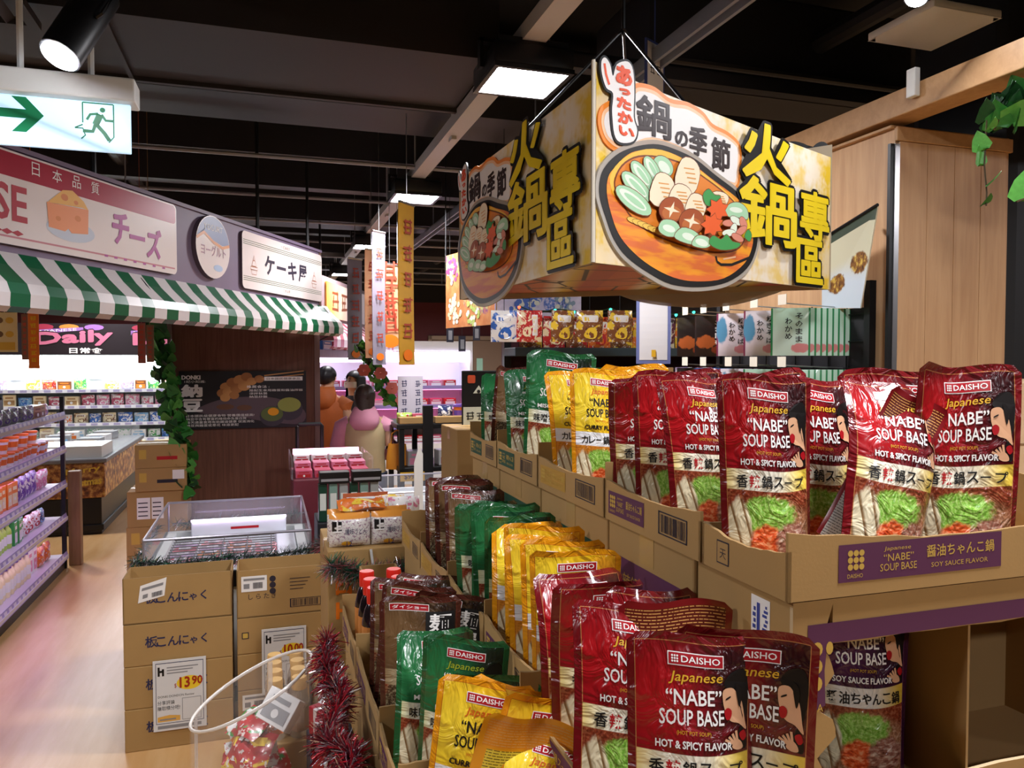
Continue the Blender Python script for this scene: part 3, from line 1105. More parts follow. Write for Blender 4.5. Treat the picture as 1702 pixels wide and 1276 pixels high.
FILM = {
    'red': (film_mat('film_red', '#701016', '#4a0b13', '#690e17', '#b0161c', '#efe9d4', '#e8c94a'), back_mat('film_red_back', '#7c1218', '#e2d25a', '#5a1a12')),
    'yellow': (film_mat('film_yellow', '#e79a12', '#e0a814', '#f0c41e', '#f5d83a', '#eef0f2', '#e4e6ea', 'y', '#b85a1c'), back_mat('film_yellow_back', '#e79a12', '#e8d044', '#e08c1e')),
    'green': (film_mat('film_green', '#1f5a30', '#0f3a26', '#174a2c', '#2c7a44', '#e9e9dc', '#d8d488', 'g', '#2f7a48'), back_mat('film_green_back', '#1f5a30', '#cfd07a', '#123824')),
    'purple': (film_mat('film_purple', '#3a1430', '#2a0f26', '#3f1634', '#54204a', '#e9e6dc', '#d8b23c', 'r', '#6a3a5a'), back_mat('film_purple_back', '#3a1430', '#d8ca6a', '#2a0f26')),
    'dark': (film_mat('film_dark', '#4a2018', '#2e1c14', '#5a4430', '#7a5c3c', '#b8a888', '#8a6a3c', 'd', '#6a2a1c'), back_mat('film_dark_back', '#4a2018', '#b8a46a', '#3a1a14')),
}


def surface(seed, curl, flop, wave, fill=1.0, twist=0.0):
    rnd = random.Random(seed)
    p1, p2, p3 = rnd.uniform(0, 6), rnd.uniform(0, 6), rnd.uniform(0, 6)

    def S(u, v, side):
        gz = max(0.0, 1 - v / 0.93)
        g = gz ** 0.75 * min(1.0, 0.62 + 3.0 * v)
        w = PW / 2 * (1 - 0.07 * g * fill)
        r = 0.012
        zz = v * PH
        if zz > PH - r:
            w -= r - math.sqrt(max(0.0, r * r - (zz - PH + r) ** 2))
        y = side * (PT / 2 * fill * g * max(0.0, 1 - abs(u) ** 2.4) ** 0.8 + 0.0004)
        wv = wave * v ** 1.3
        y += wv * (math.sin(2.3 * u + p1) * 0.5 + 0.5 * math.sin(4.4 * u + 3.1 * v + p2)) + 0.35 * wave * math.sin(7 * v + 2.5 * u + p3) * (1 - abs(u)) * v
        y += curl * u * u * (0.35 + 0.65 * v)
        x = u * w
        # top flops over
        if flop:
            k = max(0.0, v - 0.45) / 0.55
            y += flop * k * k * (1 + 0.25 * u)
            zz -= abs(flop) * 0.35 * k * k
        if twist:
            q = twist * v
            x, y = x * math.cos(q) - y * math.sin(q), x * math.sin(q) + y * math.cos(q)
        zz += 0.004 * math.sin(3 * u + p2) * v
        return Vector((x, y, zz))
    return S


PRINTS = {
    'red': ('HOT & SPICY FLAVOR', '香辣鍋スープ', GOLD, WHITE, WHITE),
    'yellow': ('CURRY FLAVOR', 'カレー鍋スープ', M('curry_orange', '#d0601a', 0.4), BLACK, BLACK),
    'green': ('MISO FLAVOR', '味噌ちゃんこ鍋', M('lime_print', '#9aa82c', 0.4), WHITE, WHITE),
    'purple': ('SOY SAUCE FLAVOR', '醤油ちゃんこ鍋', GOLD, WHITE, WHITE),
    'dark': ('', '麺屋武蔵', GOLD, WHITE, WHITE),
}
BADGE = M('badge_red', '#a3141f', 0.35)
SKIN = M('print_skin', '#d8a680', 0.4)


def pouch_proto(fl, seed, curl=0.01, flop=0.0, wave=0.006, fill=1.0, twist=0.0, fig=True):
    """meshes of one pouch: film, badge, lettering, portrait"""
    S = surface(seed, curl, flop, wave, fill, twist)
    film = MB()
    nu, nv = 18, 26
    film.grid(lambda a, b: S(a * 2 - 1, b, -1), nu, nv, 0)
    film.grid(lambda a, b: S(1 - a * 2, b, 1), nu, nv, 1)
    bot = [S(a / nu * 2 - 1, 0, -1) for a in range(nu + 1)] + [S(1 - a / nu * 2, 0, 1) for a in range(nu + 1)]
    film.add(bot, [tuple(range(len(bot) - 1, -1, -1))], 1, [(0.5, 0.0)] * len(bot))

    def fn(x, y, t):                          # metres from the lower left of the pouch face
        u = max(-1, min(1, x / PW * 2 - 1))
        v = max(0, min(1, y / PH))
        p = S(u, v, -1)
        e = 0.01
        n = (S(min(1, u + e), v, -1) - S(max(-1, u - e), v, -1)).cross(S(u, min(1, v + e), -1) - S(u, max(0, v - e), -1))
        n = n.normalized() if n.length > 1e-9 else Vector((0, -1, 0))
        return p + n * (0.0005 + t)
    out = {'film': film.mesh('film', FILM[fl], 180)}
    w, h = PW, PH
    b = MB()
    if fl != 'dark':
        x0, x1, y0, y1 = 0.30 * w, 0.74 * w, 0.865 * h, 0.922 * h
    else:
        x0, x1, y0, y1 = 0.12 * w, 0.6 * w, 0.9 * h, 0.95 * h
    for k, (d, mi) in enumerate(((0, 1), (0.0012, 0))):
        b.grid(lambda p, q, d=d, k=k: fn(x0 + d + p * (x1 - x0 - 2 * d), y0 + d + q * (y1 - y0 - 2 * d), 0.0002 + k * 0.00025), 10, 3, mi)
    hh = (y1 - y0)
    if fl != 'dark':
        txt(b, 'DAISHO', x0 + hh * 1.05, y0 + hh * 0.26, hh * 0.5, fn, 0.0008, 1, w=(x1 - x0) - hh * 1.35, bold=0.012)
        for i in range(9):
            b.flat(circ(x0 + hh * (0.35 + 0.2 * (i % 3)), y0 + hh * (0.3 + 0.2 * (i // 3)), hh * 0.085, n=6), fn, 0.0008, 1)
    else:
        txt(b, 'ダイショー', x0 + hh * 0.4, y0 + hh * 0.25, hh * 0.5, fn, 0.0008, 1, w=(x1 - x0) - hh * 0.8, bold=0.01)
    out['brand_badge'] = b.mesh('brand_badge', [BADGE, WHITE])
    flav, jp, c1, c2, c3 = PRINTS[fl]
    b = MB()
    if fl != 'dark':
        sl = 0.03
        txt(b, 'Japanese', 0.30 * w, 0.785 * h, 0.055 * h, fn, 0.0003, 0, w=0.42 * w, shear=0.25, bold=0.008, slope=sl)
        txt(b, '“NABE”', 0.28 * w, 0.70 * h, 0.066 * h, fn, 0.0003, 1, w=0.44 * w, bold=0.014, slope=sl)
        txt(b, 'SOUP BASE', 0.23 * w, 0.615 * h, 0.066 * h, fn, 0.0003, 1, w=0.51 * w, bold=0.014, slope=sl)
        txt(b, '(HOT POT SOUP)', 0.36 * w, 0.575 * h, 0.022 * h, fn, 0.0003, 0, w=0.27 * w)
        txt(b, flav, 0.20 * w, 0.522 * h, 0.032 * h, fn, 0.0003, 1, w=0.6 * w, bold=0.025)
        cw = 0.76 * w / len(jp)
        for i, ch in enumerate(jp):
            s_ = 0.9 if ord(ch) > 0x4e00 else 0.78
            if ch == 'ー':
                txt(b, ch, 0.15 * w + i * cw, 0.437 * h, 0.008 * h, fn, 0.0003, 2, w=cw * 0.7, bold=0.02)
                continue
            txt(b, ch, 0.15 * w + i * cw, (0.406 if s_ > 0.8 else 0.412) * h, 0.074 * h * s_, fn, 0.0003, 3 if ch == '辣' else 2, w=cw * 0.88, bold=0.014)
        out['lettering'] = b.mesh('lettering', [c1, c2, BLACK, RED])
    else:
        b.grid(lambda p, q: fn((0.56 + 0.36 * p) * w, (0.3 + 0.6 * q) * h, 0.0002), 8, 12, 1)
        for i, ch in enumerate(jp):
            txt(b, ch, 0.6 * w, (0.76 - 0.15 * i) * h, 0.125 * h, fn, 0.0006, 0, w=0.28 * w, bold=0.02)
        for i, ch in enumerate('魚介'):
            b.flat(circ(0.40 * w, (0.66 - i * 0.15) * h, 0.12 * w, n=14), fn, 0.0005, 2)
            txt(b, ch, 0.33 * w, (0.63 - 0.15 * i) * h, 0.06 * h, fn, 0.0009, 0, w=0.14 * w)
        out['lettering'] = b.mesh('lettering', [WHITE, BLACK, RED])
    if fl != 'dark' and fig:
        b = MB()

        def q(pts, mi, t):
            b.flat(blob([(x * w, y * h) for x, y in pts], 3), fn, t, mi)
        q([(0.74, 0.80), (0.80, 0.85), (0.90, 0.86), (0.94, 0.80), (0.93, 0.70), (0.90, 0.64), (0.86, 0.72), (0.80, 0.77)], 0, 0.0003)
        q([(0.735, 0.775), (0.80, 0.785), (0.84, 0.765), (0.885, 0.72), (0.91, 0.64), (0.92, 0.60), (0.86, 0.63), (0.80, 0.64), (0.765, 0.66), (0.745, 0.69), (0.73, 0.73)], 1, 0.0006)
        q([(0.83, 0.80), (0.87, 0.79), (0.885, 0.75), (0.865, 0.70), (0.845, 0.74)], 0, 0.0009)
        q([(0.74, 0.685), (0.77, 0.70), (0.80, 0.685), (0.79, 0.655), (0.755, 0.65)], 2, 0.001)
        q([(0.755, 0.74), (0.79, 0.75), (0.79, 0.743), (0.755, 0.733)], 0, 0.001)
        q([(0.76, 0.56), (0.80, 0.585), (0.81, 0.55), (0.84, 0.53), (0.92, 0.52), (0.92, 0.57), (0.88, 0.62), (0.84, 0.58)], 0, 0.0004)
        for i in range(4):
            b.flat(stroke([((0.82 + 0.01 * i) * w, 0.545 * h), ((0.745 + 0.03 * i) * w, (0.565 + 0.012 * i) * h)], 0.003), fn, 0.0008, 1)
        q([(0.80, 0.535), (0.84, 0.565), (0.88, 0.55), (0.89, 0.525), (0.84, 0.52)], 1, 0.0009)
        q([(0.86, 0.585), (0.90, 0.60), (0.92, 0.57), (0.89, 0.555)], 2, 0.0010)
        out['portrait'] = b.mesh('portrait', [M('print_hair', '#15100f', 0.35), SKIN, M('print_lips', '#a8121c', 0.35)])
    return out


PV = {}
VARIANTS = {            # seed, curl, flop, wave, fill, twist
    0: (3, 0.012, 0.0, 0.005, 1.0, 0.0),
    1: (11, 0.028, 0.02, 0.010, 0.95, 0.0),
    2: (23, -0.022, 0.0, 0.012, 1.0, 0.12),
    3: (37, 0.02, 0.055, 0.012, 0.85, -0.25),
    4: (41, 0.05, -0.03, 0.008, 1.0, 0.2),
}
NPOUCH = 0


def pouch(fl, var, loc, yaw=0.0, lean=0.0, roll=0.0, label='', group='', scale=1.0, back=False, sx=1.0):
    """yaw 0 faces the camera side of the shop grid; lean > 0 tips the top away"""
    k = (fl, var)
    if k not in PV:
        PV[k] = pouch_proto(fl, *VARIANTS[var])
    t = thing('soup_pouch', label, 'pouch', loc, group=group)
    t.rotation_mode = 'XYZ'
    m = Matrix.Rotation(yaw + (PI if back else 0), 3, 'Z') @ Matrix.Rotation(roll, 3, 'Y') @ Matrix.Rotation(lean if back else -lean, 3, 'X')
    t.rotation_euler = m.to_euler('XYZ')
    t.scale = (scale * sx, scale, scale)
    for nm_, me in PV[k].items():
        link_mesh(nm_, me, t)
    return t

# ================================================================== stepped carton display with the soup pouches
def wall(mb, p0, p1, th, h, dip=0.0, nz=0.0, seed=0, n=14, rim=1, mi=0):
    """upright card wall from p0 to p1 (xy), thickness th to the left of the run, wavy torn top"""
    rnd = random.Random(seed)
    p0, p1 = Vector(p0), Vector(p1)
    d = (p1 - p0).normalized()
    nn = Vector((-d.y, d.x)) * th
    top = []
    for i in range(n + 1):
        t = i / n
        hh = (h[0] * (1 - t) + h[1] * t) if isinstance(h, tuple) else h
        top.append(hh - dip * math.sin(PI * t) ** 1.2 + rnd.uniform(-nz, nz))
    vv, ff = [], []
    for i in range(n + 1):
        q = p0 + (p1 - p0) * (i / n)
        bow = 0.0
        vv += [(q.x, q.y, 0), (q.x + nn.x, q.y + nn.y, 0), (q.x + nn.x, q.y + nn.y, top[i]), (q.x, q.y, top[i])]
    for i in range(n):
        a, b = 4 * i, 4 * i + 4
        ff += [(a, b, b + 3, a + 3), (a + 1, a + 2, b + 2, b + 1), (a, a + 1, b + 1, b)]
    ff += [(0, 3, 2, 1), (4 * n, 4 * n + 1, 4 * n + 2, 4 * n + 3)]
    mb.add(vv, ff, mi)
    mb.add(vv, [(4 * i + 3, 4 * i + 7, 4 * i + 6, 4 * i + 2) for i in range(n)], rim)


def barcode(mb, x, y, w, h, fn, t=0.0004, mi=0, seed=1):
    rnd = random.Random(seed)
    for a, b, c, d in ((x, x + w, y, y + h * 0.06), (x, x + w, y + h * 0.94, y + h), (x, x + w * 0.04, y, y + h), (x + w * 0.96, x + w, y, y + h)):
        mb.flat(rect(a, b, c, d), fn, t, mi)
    q = x + w * 0.08
    while q < x + w * 0.9:
        ww = w * rnd.choice((0.008, 0.014, 0.022))
        mb.flat(rect(q, q + ww, y + h * 0.12, y + h * 0.88), fn, t, mi)
        q += ww + w * rnd.choice((0.01, 0.016, 0.026))


def logo9(mb, x, y, s, fn, t, mi):
    for i in range(9):
        mb.flat(circ(x + s * (1 / 6 + (i % 3) / 3), y + s * (1 / 6 + (i // 3) / 3), s * 0.155, n=12), fn, t, mi)


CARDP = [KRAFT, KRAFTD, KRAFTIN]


def tray(label, a0, a1, b0, b1, z, hl, hf=None, hr=None, hb=None, dip=0.012, prt='purple', jp='醤油ちゃんこ鍋', fl='SOY SAUCE FLAVOR', seed=1, group='display trays', front_print=False):
    hf = hl + 0.0 if hf is None else hf
    hr = hl + 0.05 if hr is None else hr
    hb = hl + 0.03 if hb is None else hb
    w, d = a1 - a0, b1 - b0
    t = thing('carton_tray', label, 'carton tray', F(a0, b0, z), TH, group)
    mb = MB()
    mb.box(0.001, w - 0.001, 0.001, d - 0.001, 0, 0.004, 2)
    mb.build('base', CARDP, t)
    th = 0.005
    nm_ = ('side_panel', 'end_panel', 'side_panel', 'end_panel')
    runs = (((0, d), (0, 0), hl, dip), ((0, 0), (w, 0), hf, dip * 1.6 if front_print else dip * 0.5), ((w, 0), (w, d), hr, 0.0), ((w, d), (0, d), hb, 0.0))
    for i, (q0, q1, h, dp) in enumerate(runs):
        mb = MB()
        wall(mb, q0, q1, th, h, dp, 0.0015, seed * 7 + i)
        mb.build(nm_[i], [KRAFT, KRAFTD], t)
    side = lambda x, y, tt: (-tt, d - x, y)
    fr = lambda x, y, tt: (x, -tt, y)
    P = {'purple': PURPLEP, 'green': GREENP, 'yellow': M('card_yellow_print', '#b58a34', 0.7)}[prt]
    mb = MB()

    def label_(fn, x0, y0, ww, hh):
        mb.flat(rect(x0, x0 + ww, y0, y0 + hh), fn, 0.0006, 0)
        logo9(mb, x0 + ww * 0.05, y0 + hh * 0.3, hh * 0.55, fn, 0.001, 1)
        txt(mb, 'DAISHO', x0 + ww * 0.05, y0 + hh * 0.1, hh * 0.11, fn, 0.001, 1, w=hh * 0.5)
        txt(mb, 'Japanese', x0 + ww * 0.26, y0 + hh * 0.72, hh * 0.14, fn, 0.001, 1, shear=0.2, w=ww * 0.16)
        txt(mb, '“NABE”', x0 + ww * 0.26, y0 + hh * 0.46, hh * 0.2, fn, 0.001, 1, w=ww * 0.18)
        txt(mb, 'SOUP BASE', x0 + ww * 0.24, y0 + hh * 0.2, hh * 0.2, fn, 0.001, 1, w=ww * 0.22)
        txt(mb, jp, x0 + ww * 0.52, y0 + hh * 0.46, hh * 0.34, fn, 0.001, 1, w=ww * 0.43, bold=0.01)
        txt(mb, fl, x0 + ww * 0.55, y0 + hh * 0.18, hh * 0.13, fn, 0.001, 1, w=ww * 0.36)
    if front_print:
        label_(fr, 0.075, 0.018, 0.27, 0.048)
        barcode(mb, 0.42, 0.03, 0.1, 0.035, fr, 0.0006, 2, seed)
        mb.flat(rect(d * 0.2, d * 0.2 + 0.03, 0.012, 0.045), side, 0.0005, 2)
        mb.flat(rect(d * 0.2 + 0.002, d * 0.2 + 0.028, 0.014, 0.043), side, 0.0008, 3)
        txt(mb, '天', d * 0.2 + 0.008, 0.02, 0.014, side, 0.001, 2)
    else:
        label_(side, d * 0.05, 0.014, d * 0.42, min(0.042, hl - dip - 0.016))
        barcode(mb, d * 0.62, 0.016, d * 0.27, min(0.038, hl - dip - 0.02), side, 0.0006, 2, seed)
    mb.build('print', [P, KYEL, KINK, KRAFT], t)
    return t


def carton(label, loc, w, d, h, rz=TH, group=None, prints=None, tape=True, open_top=False, name='carton', mats=None):
    """closed or open shipping carton, origin at the near-left bottom corner"""
    t = thing(name, label, 'carton', loc, rz, group)
    mb = MB()
    if open_top:
        mb.box(0, w, 0, d, 0, 0.005, 2)
        for i, (q0, q1) in enumerate((((0, d), (0, 0)), ((0, 0), (w, 0)), ((w, 0), (w, d)), ((w, d), (0, d)))):
            wall(mb, q0, q1, 0.005, h, 0, 0.0, i, 2)
    else:
        mb.rbox(0, w, 0, d, 0, h, 0.004)
    mb.build('body', CARDP, t)
    if tape and not open_top:
        mb = MB()
        mb.box(0, w, d / 2 - 0.001, d / 2 + 0.001, h, h + 0.0006, 1)
        mb.box(-0.0006, w + 0.0006, d / 2 - 0.025, d / 2 + 0.025, h, h + 0.0004, 0)
        mb.box(-0.0006, 0.0, d / 2 - 0.025, d / 2 + 0.025, h - 0.05, h, 0)
        mb.build('tape', [TAPE, KRAFTD], t)
    if prints:
        mb = MB()
        prints(mb, lambda x, y, tt: (x, -tt, y), lambda x, y, tt: (-tt, d - x, y))
        mb.build('print', [KINK, WHITE, ORANGE, PURPLEP, KYEL, GREENP, NAVY, RED, GREYP], t)
    return t


ZU, ZL, Z3 = 1.40, 1.085, 0.90
AU, AL, A3 = 0.61, 0.43, 0.21
pl = thing('display_plinth', 'stepped card-wrapped plinth under the soup pouch trays', 'display stand', F(0, 0, 0), TH)
for (x0, x1, b0, b1, z1) in ((A3 + 0.01, AL + 0.005, 0.89, 2.30, Z3 - 0.003), (AL + 0.01, 1.25, 0.72, 2.55, ZL - 0.003)):
    mb = MB()
    mb.rbox(x0, x1, b0, b1, 0.0, z1, 0.005)
    mb.build('step', KRAFT, pl)

# upper level: cartons with a display tray on each
tray('long tray of red pouches nearest the camera, on top of the torn carton', AU, 1.2, 0.79, 0.985, ZU, 0.062, 0.085, 0.11, 0.06, 0.012, seed=2, front_print=True, group='upper trays')
tray('upper tray of red pouches with a purple label', AU, 0.93, 0.99, 1.325, ZU, 0.075, 0.06, seed=3, group='upper trays')
tray('upper tray of yellow curry pouches', AU, 0.93, 1.33, 1.70, ZU, 0.075, prt='yellow', jp='カレー鍋', fl='CURRY FLAVOR', seed=4, group='upper trays')
tray('upper tray of green miso pouches', AU, 0.93, 1.705, 2.035, ZU, 0.075, prt='green', jp='味噌ちゃんこ鍋', fl='MISO FLAVOR', seed=5, group='upper trays')
tray('upper tray farthest from the camera with a small green label', AU, 0.93, 2.04, 2.33, ZU, 0.075, prt='green', jp='味噌ちゃんこ鍋', fl='MISO FLAVOR', seed=6, group='upper trays')


def panel_print(mi, jp, L):
    def f(mb, fr, sd):
        mb.flat(rect(L * 0.04, L * 0.93, 0.09, 0.255), sd, 0.0006, mi)
        logo9(mb, L * 0.8, 0.19, 0.04, sd, 0.001, 4)
        txt(mb, jp, L * 0.1, 0.2, 0.03, sd, 0.001, 4)
        txt(mb, 'DAISHO', L * 0.1, 0.17, 0.012, sd, 0.001, 4)
    return f


for lab, b0, b1, mi, jp in (('carton with purple print under the upper red tray', 1.02, 1.325, 3, '香辣鍋'), ('carton with green print under the yellow curry tray', 1.33, 1.70, 5, '味噌鍋'),
                            ('carton with green print under the green miso tray', 1.705, 2.035, 5, 'ちゃんこ鍋'), ('plain carton under the farthest upper tray', 2.04, 2.33, 5, '鍋')):
    carton(lab, F(AU + 0.008, b0, ZL), 0.33, b1 - b0, ZU - ZL - 0.003, TH, 'cartons under the upper trays', panel_print(mi, jp, b1 - b0))

# torn display carton with a window in its front
CW_, CD_, CH_ = 0.62, 0.22, ZU - ZL - 0.003
t = thing('torn_display_carton', 'big kraft carton with purple frame and torn front window', 'carton', F(AU + 0.012, 0.795, ZL), TH)
mb = MB()
mb.box(0, CW_, 0.0, CD_, 0, 0.006, 2)
mb.box(0, CW_, 0.0, CD_, CH_ - 0.006, CH_, 0)
mb.box(0, 0.006, 0.006, CD_, 0.006, CH_ - 0.006, 0)
mb.box(CW_ - 0.006, CW_, 0.006, CD_, 0.006, CH_ - 0.006, 0)
mb.box(0.006, CW_ - 0.006, CD_ - 0.006, CD_, 0.006, CH_ - 0.006, 2)
mb.box(0.29, 0.294, 0.006, CD_ - 0.006, 0.006, CH_ - 0.006, 2)
mb.build('body', CARDP, t)
rnd = random.Random(5)
mb = MB()
tear = [(0.052 + rnd.uniform(-0.004, 0.006) + 0.012 * math.sin(i * 0.9), 0.04 + i * 0.0117) for i in range(20)]
poly = [(0, 0.006), (CW_, 0.006), (CW_, 0.05), (CW_ - 0.01, 0.052)] + [(CW_ - 0.02 - i * 0.05, 0.048 + rnd.uniform(-0.003, 0.003)) for i in range(11)]
front = [(0, 0.006), (CW_, 0.006), (CW_, CH_ - 0.006), (0, CH_ - 0.006)]
# four strips around the window
mb.prism([(0, 0.006)] + [(0.07, 0.006)] + [(x, y) for x, y in tear] + [(0.06, CH_ - 0.006), (0, CH_ - 0.006)], 0.0, 0.006, lambda x, y, tt: (x, tt, y), 0, 1)
top = [(0.06 + i * 0.056, CH_ - 0.058 + rnd.uniform(-0.002, 0.002)) for i in range(11)]
mb.prism(top + [(CW_, CH_ - 0.006), (0.06, CH_ - 0.006)], 0.0, 0.006, lambda x, y, tt: (x, tt, y), 0, 1)
low = [(0.07, 0.006), (CW_, 0.006)] + [(CW_ - i * 0.055, 0.055 + rnd.uniform(-0.002, 0.002)) for i in range(11)]
mb.prism(low, 0.0, 0.006, lambda x, y, tt: (x, tt, y), 0, 1)
mb.build('front_panel', [KRAFT, M('torn_paper', '#c9b18a', 0.9)], t)
mb = MB()
fr = lambda x, y, tt: (x, -tt, y)
mb.flat([(0.022, CH_ - 0.03), (0.022, CH_ - 0.175), (0.034, CH_ - 0.175), (0.034, CH_ - 0.056), (0.058, CH_ - 0.056), (0.62, CH_ - 0.056), (0.62, CH_ - 0.03)][::-1], fr, 0.0006, 0)
mb.flat([(0.034, CH_ - 0.056), (0.034, CH_ - 0.14), (0.050, CH_ - 0.135), (0.048, CH_ - 0.09), (0.052, CH_ - 0.056)][::-1], fr, 0.0006, 0)
for i in range(3):
    mb.flat(circ(0.036, CH_ - 0.062 - i * 0.022, 0.0085, 0.0095, 12), fr, 0.001, 1)
    mb.flat(circ(0.055, CH_ - 0.062 - i * 0.022, 0.0055, 0.0085, 10), fr, 0.001, 1) if i < 1 else None
txt(mb, 'DA', 0.028, CH_ - 0.142, 0.010, fr, 0.001, 1, w=0.018)
mb.flat(rect(0.022, 0.05, 0.03, 0.06), fr, 0.0006, 0)
mb.build('print', [PURPLEP, KYEL], t)
mb = MB()                                                            # shipping sticker on its left side
mb.box(-0.0008, 0, 0.045, 0.085, CH_ - 0.095, CH_ - 0.012, 0)
for i in range(12):
    mb.box(-0.0014, -0.0008, 0.049 + 0.002 * (i % 2), 0.060 - 0.003 * (i % 3), CH_ - 0.09 + i * 0.006, CH_ - 0.0865 + i * 0.006, 1)
mb.box(-0.0014, -0.0008, 0.066, 0.072, CH_ - 0.088, CH_ - 0.02, 1)
for i in range(8):
    mb.box(-0.0014, -0.0008, 0.075, 0.081 - 0.002 * (i % 2), CH_ - 0.088 + i * 0.008, CH_ - 0.083 + i * 0.008, 1)
mb.build('sticker', [WHITE, M('sticker_blue', '#3a4a9a', 0.5)], t)

# middle level
tray('middle tray of red pouches nearest the camera', 0.395, AU - 0.005, 0.70, 1.19, ZL, 0.07, 0.05, 0.07, seed=11, group='middle trays', fl='HOT & SPICY', jp='香辣鍋スープ')
tray('middle tray of yellow curry pouches', AL, AU - 0.005, 1.195, 1.53, ZL, 0.085, 0.06, 0.08, seed=12, group='middle trays', prt='purple')
tray('middle tray of green miso pouches', AL, AU - 0.005, 1.535, 1.87, ZL, 0.08, 0.06, 0.08, seed=13, group='middle trays', prt='yellow')
tray('middle tray of dark mushroom pouches', AL, AU - 0.005, 1.875, 2.22, ZL, 0.08, 0.06, 0.08, seed=14, group='middle trays', prt='yellow')
tray('farthest middle tray beside the noodle packs', AL, AU - 0.005, 2.225, 2.54, ZL, 0.08, 0.06, 0.08, seed=15, group='middle trays', prt='yellow')
# lower level
tray('low tray of yellow curry pouches nearest the camera', A3, AL - 0.005, 0.90, 1.29, Z3, 0.08, 0.05, 0.1, seed=21, group='low trays')
tray('low tray of green miso pouches', A3, AL - 0.005, 1.295, 1.52, Z3, 0.08, 0.06, 0.1, seed=22, group='low trays')
tray('low tray of noodle soup pouches', A3, AL - 0.005, 1.525, 1.93, Z3, 0.085, 0.06, 0.1, seed=23, group='low trays')
tray('low tray holding the red-capped sauce bottles', A3, AL - 0.005, 1.935, 2.28, Z3, 0.08, 0.06, 0.1, seed=24, group='low trays')

TZ = {'u': ZU + 0.006, 'm': ZL + 0.006, 'l': Z3 + 0.006}
TRAYS = {'u': [(AU, 1.2, 0.79, 0.985), (AU, 0.93, 0.99, 1.325), (AU, 0.93, 1.33, 1.70), (AU, 0.93, 1.705, 2.035), (AU, 0.93, 2.04, 2.33)],
         'm': [(0.395, 0.605, 0.70, 1.19), (AL, 0.605, 1.195, 1.53), (AL, 0.605, 1.535, 1.87), (AL, 0.605, 1.875, 2.22), (0.63, 0.90, 0.80, 1.01)],
         'l': [(A3, 0.425, 0.90, 1.29), (A3, 0.425, 1.295, 1.52), (A3, 0.425, 1.525, 1.93)]}
PLACED = []


def place(fl, var, px, Y, tier, yaw, lean, roll, label, group, scale=1.0, back=False, sx=1.0, dz=0.0, ti=None, fix=False):
    p = (px - 851) / FPX
    a, b = ab(Vector((p * Y, Y, 0)))
    trs = TRAYS[tier]
    if ti is None:
        ti = min(range(len(trs)), key=lambda i: max(0, trs[i][2] - b, b - trs[i][3]) + max(0, trs[i][0] - a, a - trs[i][1]) * 0.3)
    PLACED.append([fl, var, a, b, tier, ti, yaw, lean, roll, label, group, scale, back, sx, dz, p, fix])


def settle():
    """let neighbouring pouches push each other apart inside their trays"""
    pos = [[q[2], q[3]] for q in PLACED]
    rad = 0.021

    def circles(i):
        q = PLACED[i]
        c = q[6] - TH
        w = PW * 0.5 * q[13] * q[11] - rad - 0.004
        return [(pos[i][0] + math.cos(c) * w * k / 2, pos[i][1] + math.sin(c) * w * k / 2) for k in (-2, -1, 0, 1, 2)]
    for it in range(160):
        cs = [circles(i) for i in range(len(PLACED))]
        mv = [[0.0, 0.0] for _ in PLACED]
        for i in range(len(PLACED)):
            for j in range(i):
                if PLACED[i][4] != PLACED[j][4] or PLACED[i][5] != PLACED[j][5]:
                    continue
                best = None
                for x, y in cs[i]:
                    for u, v in cs[j]:
                        d = math.hypot(x - u, y - v)
                        if best is None or d < best[0]:
                            best = (d, x - u, y - v)
                d, dx, dy = best
                if d < 2 * rad:
                    if d < 1e-5:
                        dx, dy, d = 0.0, 1e-3 if pos[i][1] > pos[j][1] else -1e-3, 1e-3
                    k = (2 * rad - d) / d * 0.3
                    mv[i][0] += dx * k * 0.4
                    mv[i][1] += dy * k
                    mv[j][0] -= dx * k * 0.4
                    mv[j][1] -= dy * k
        for i, q in enumerate(PLACED):
            if q[16]:
                continue
            pos[i][0] += mv[i][0]
            pos[i][1] += mv[i][1]
            a0, a1, b0, b1 = TRAYS[q[4]][q[5]]
            xs = [c[0] for c in circles(i)]
            ys = [c[1] for c in circles(i)]
            r2 = rad + 0.008
            lo = a0 + r2 - min(xs)
            hi = a1 - r2 - max(xs)
            if lo > 0 and hi < 0:
                pos[i][0] += (lo + hi) / 2
            elif lo > 0:
                # slide back along the line of sight rather than sideways
                pos[i][0] += lo
                pos[i][1] += lo * 0.5
            elif hi < 0:
                pos[i][0] += hi
            lo = b0 + r2 - min(ys)
            hi = b1 - r2 - max(ys)
            if lo > 0 and hi < 0:
                pos[i][1] += (lo + hi) / 2
            elif lo > 0:
                pos[i][1] += lo
            elif hi < 0:
                pos[i][1] += hi
    for q, (a, b) in zip(PLACED, pos):
        fl, var, _a, _b, tier, ti, yaw, lean, roll, label, group, scale, back, sx, dz, p, fix = q
        z = TZ[tier] + dz + abs(math.sin(roll)) * PW / 2 * 0.9
        w = F(a, b, z)
        pouch(fl, var, w, yaw, lean, roll, label, group, scale, back, sx)


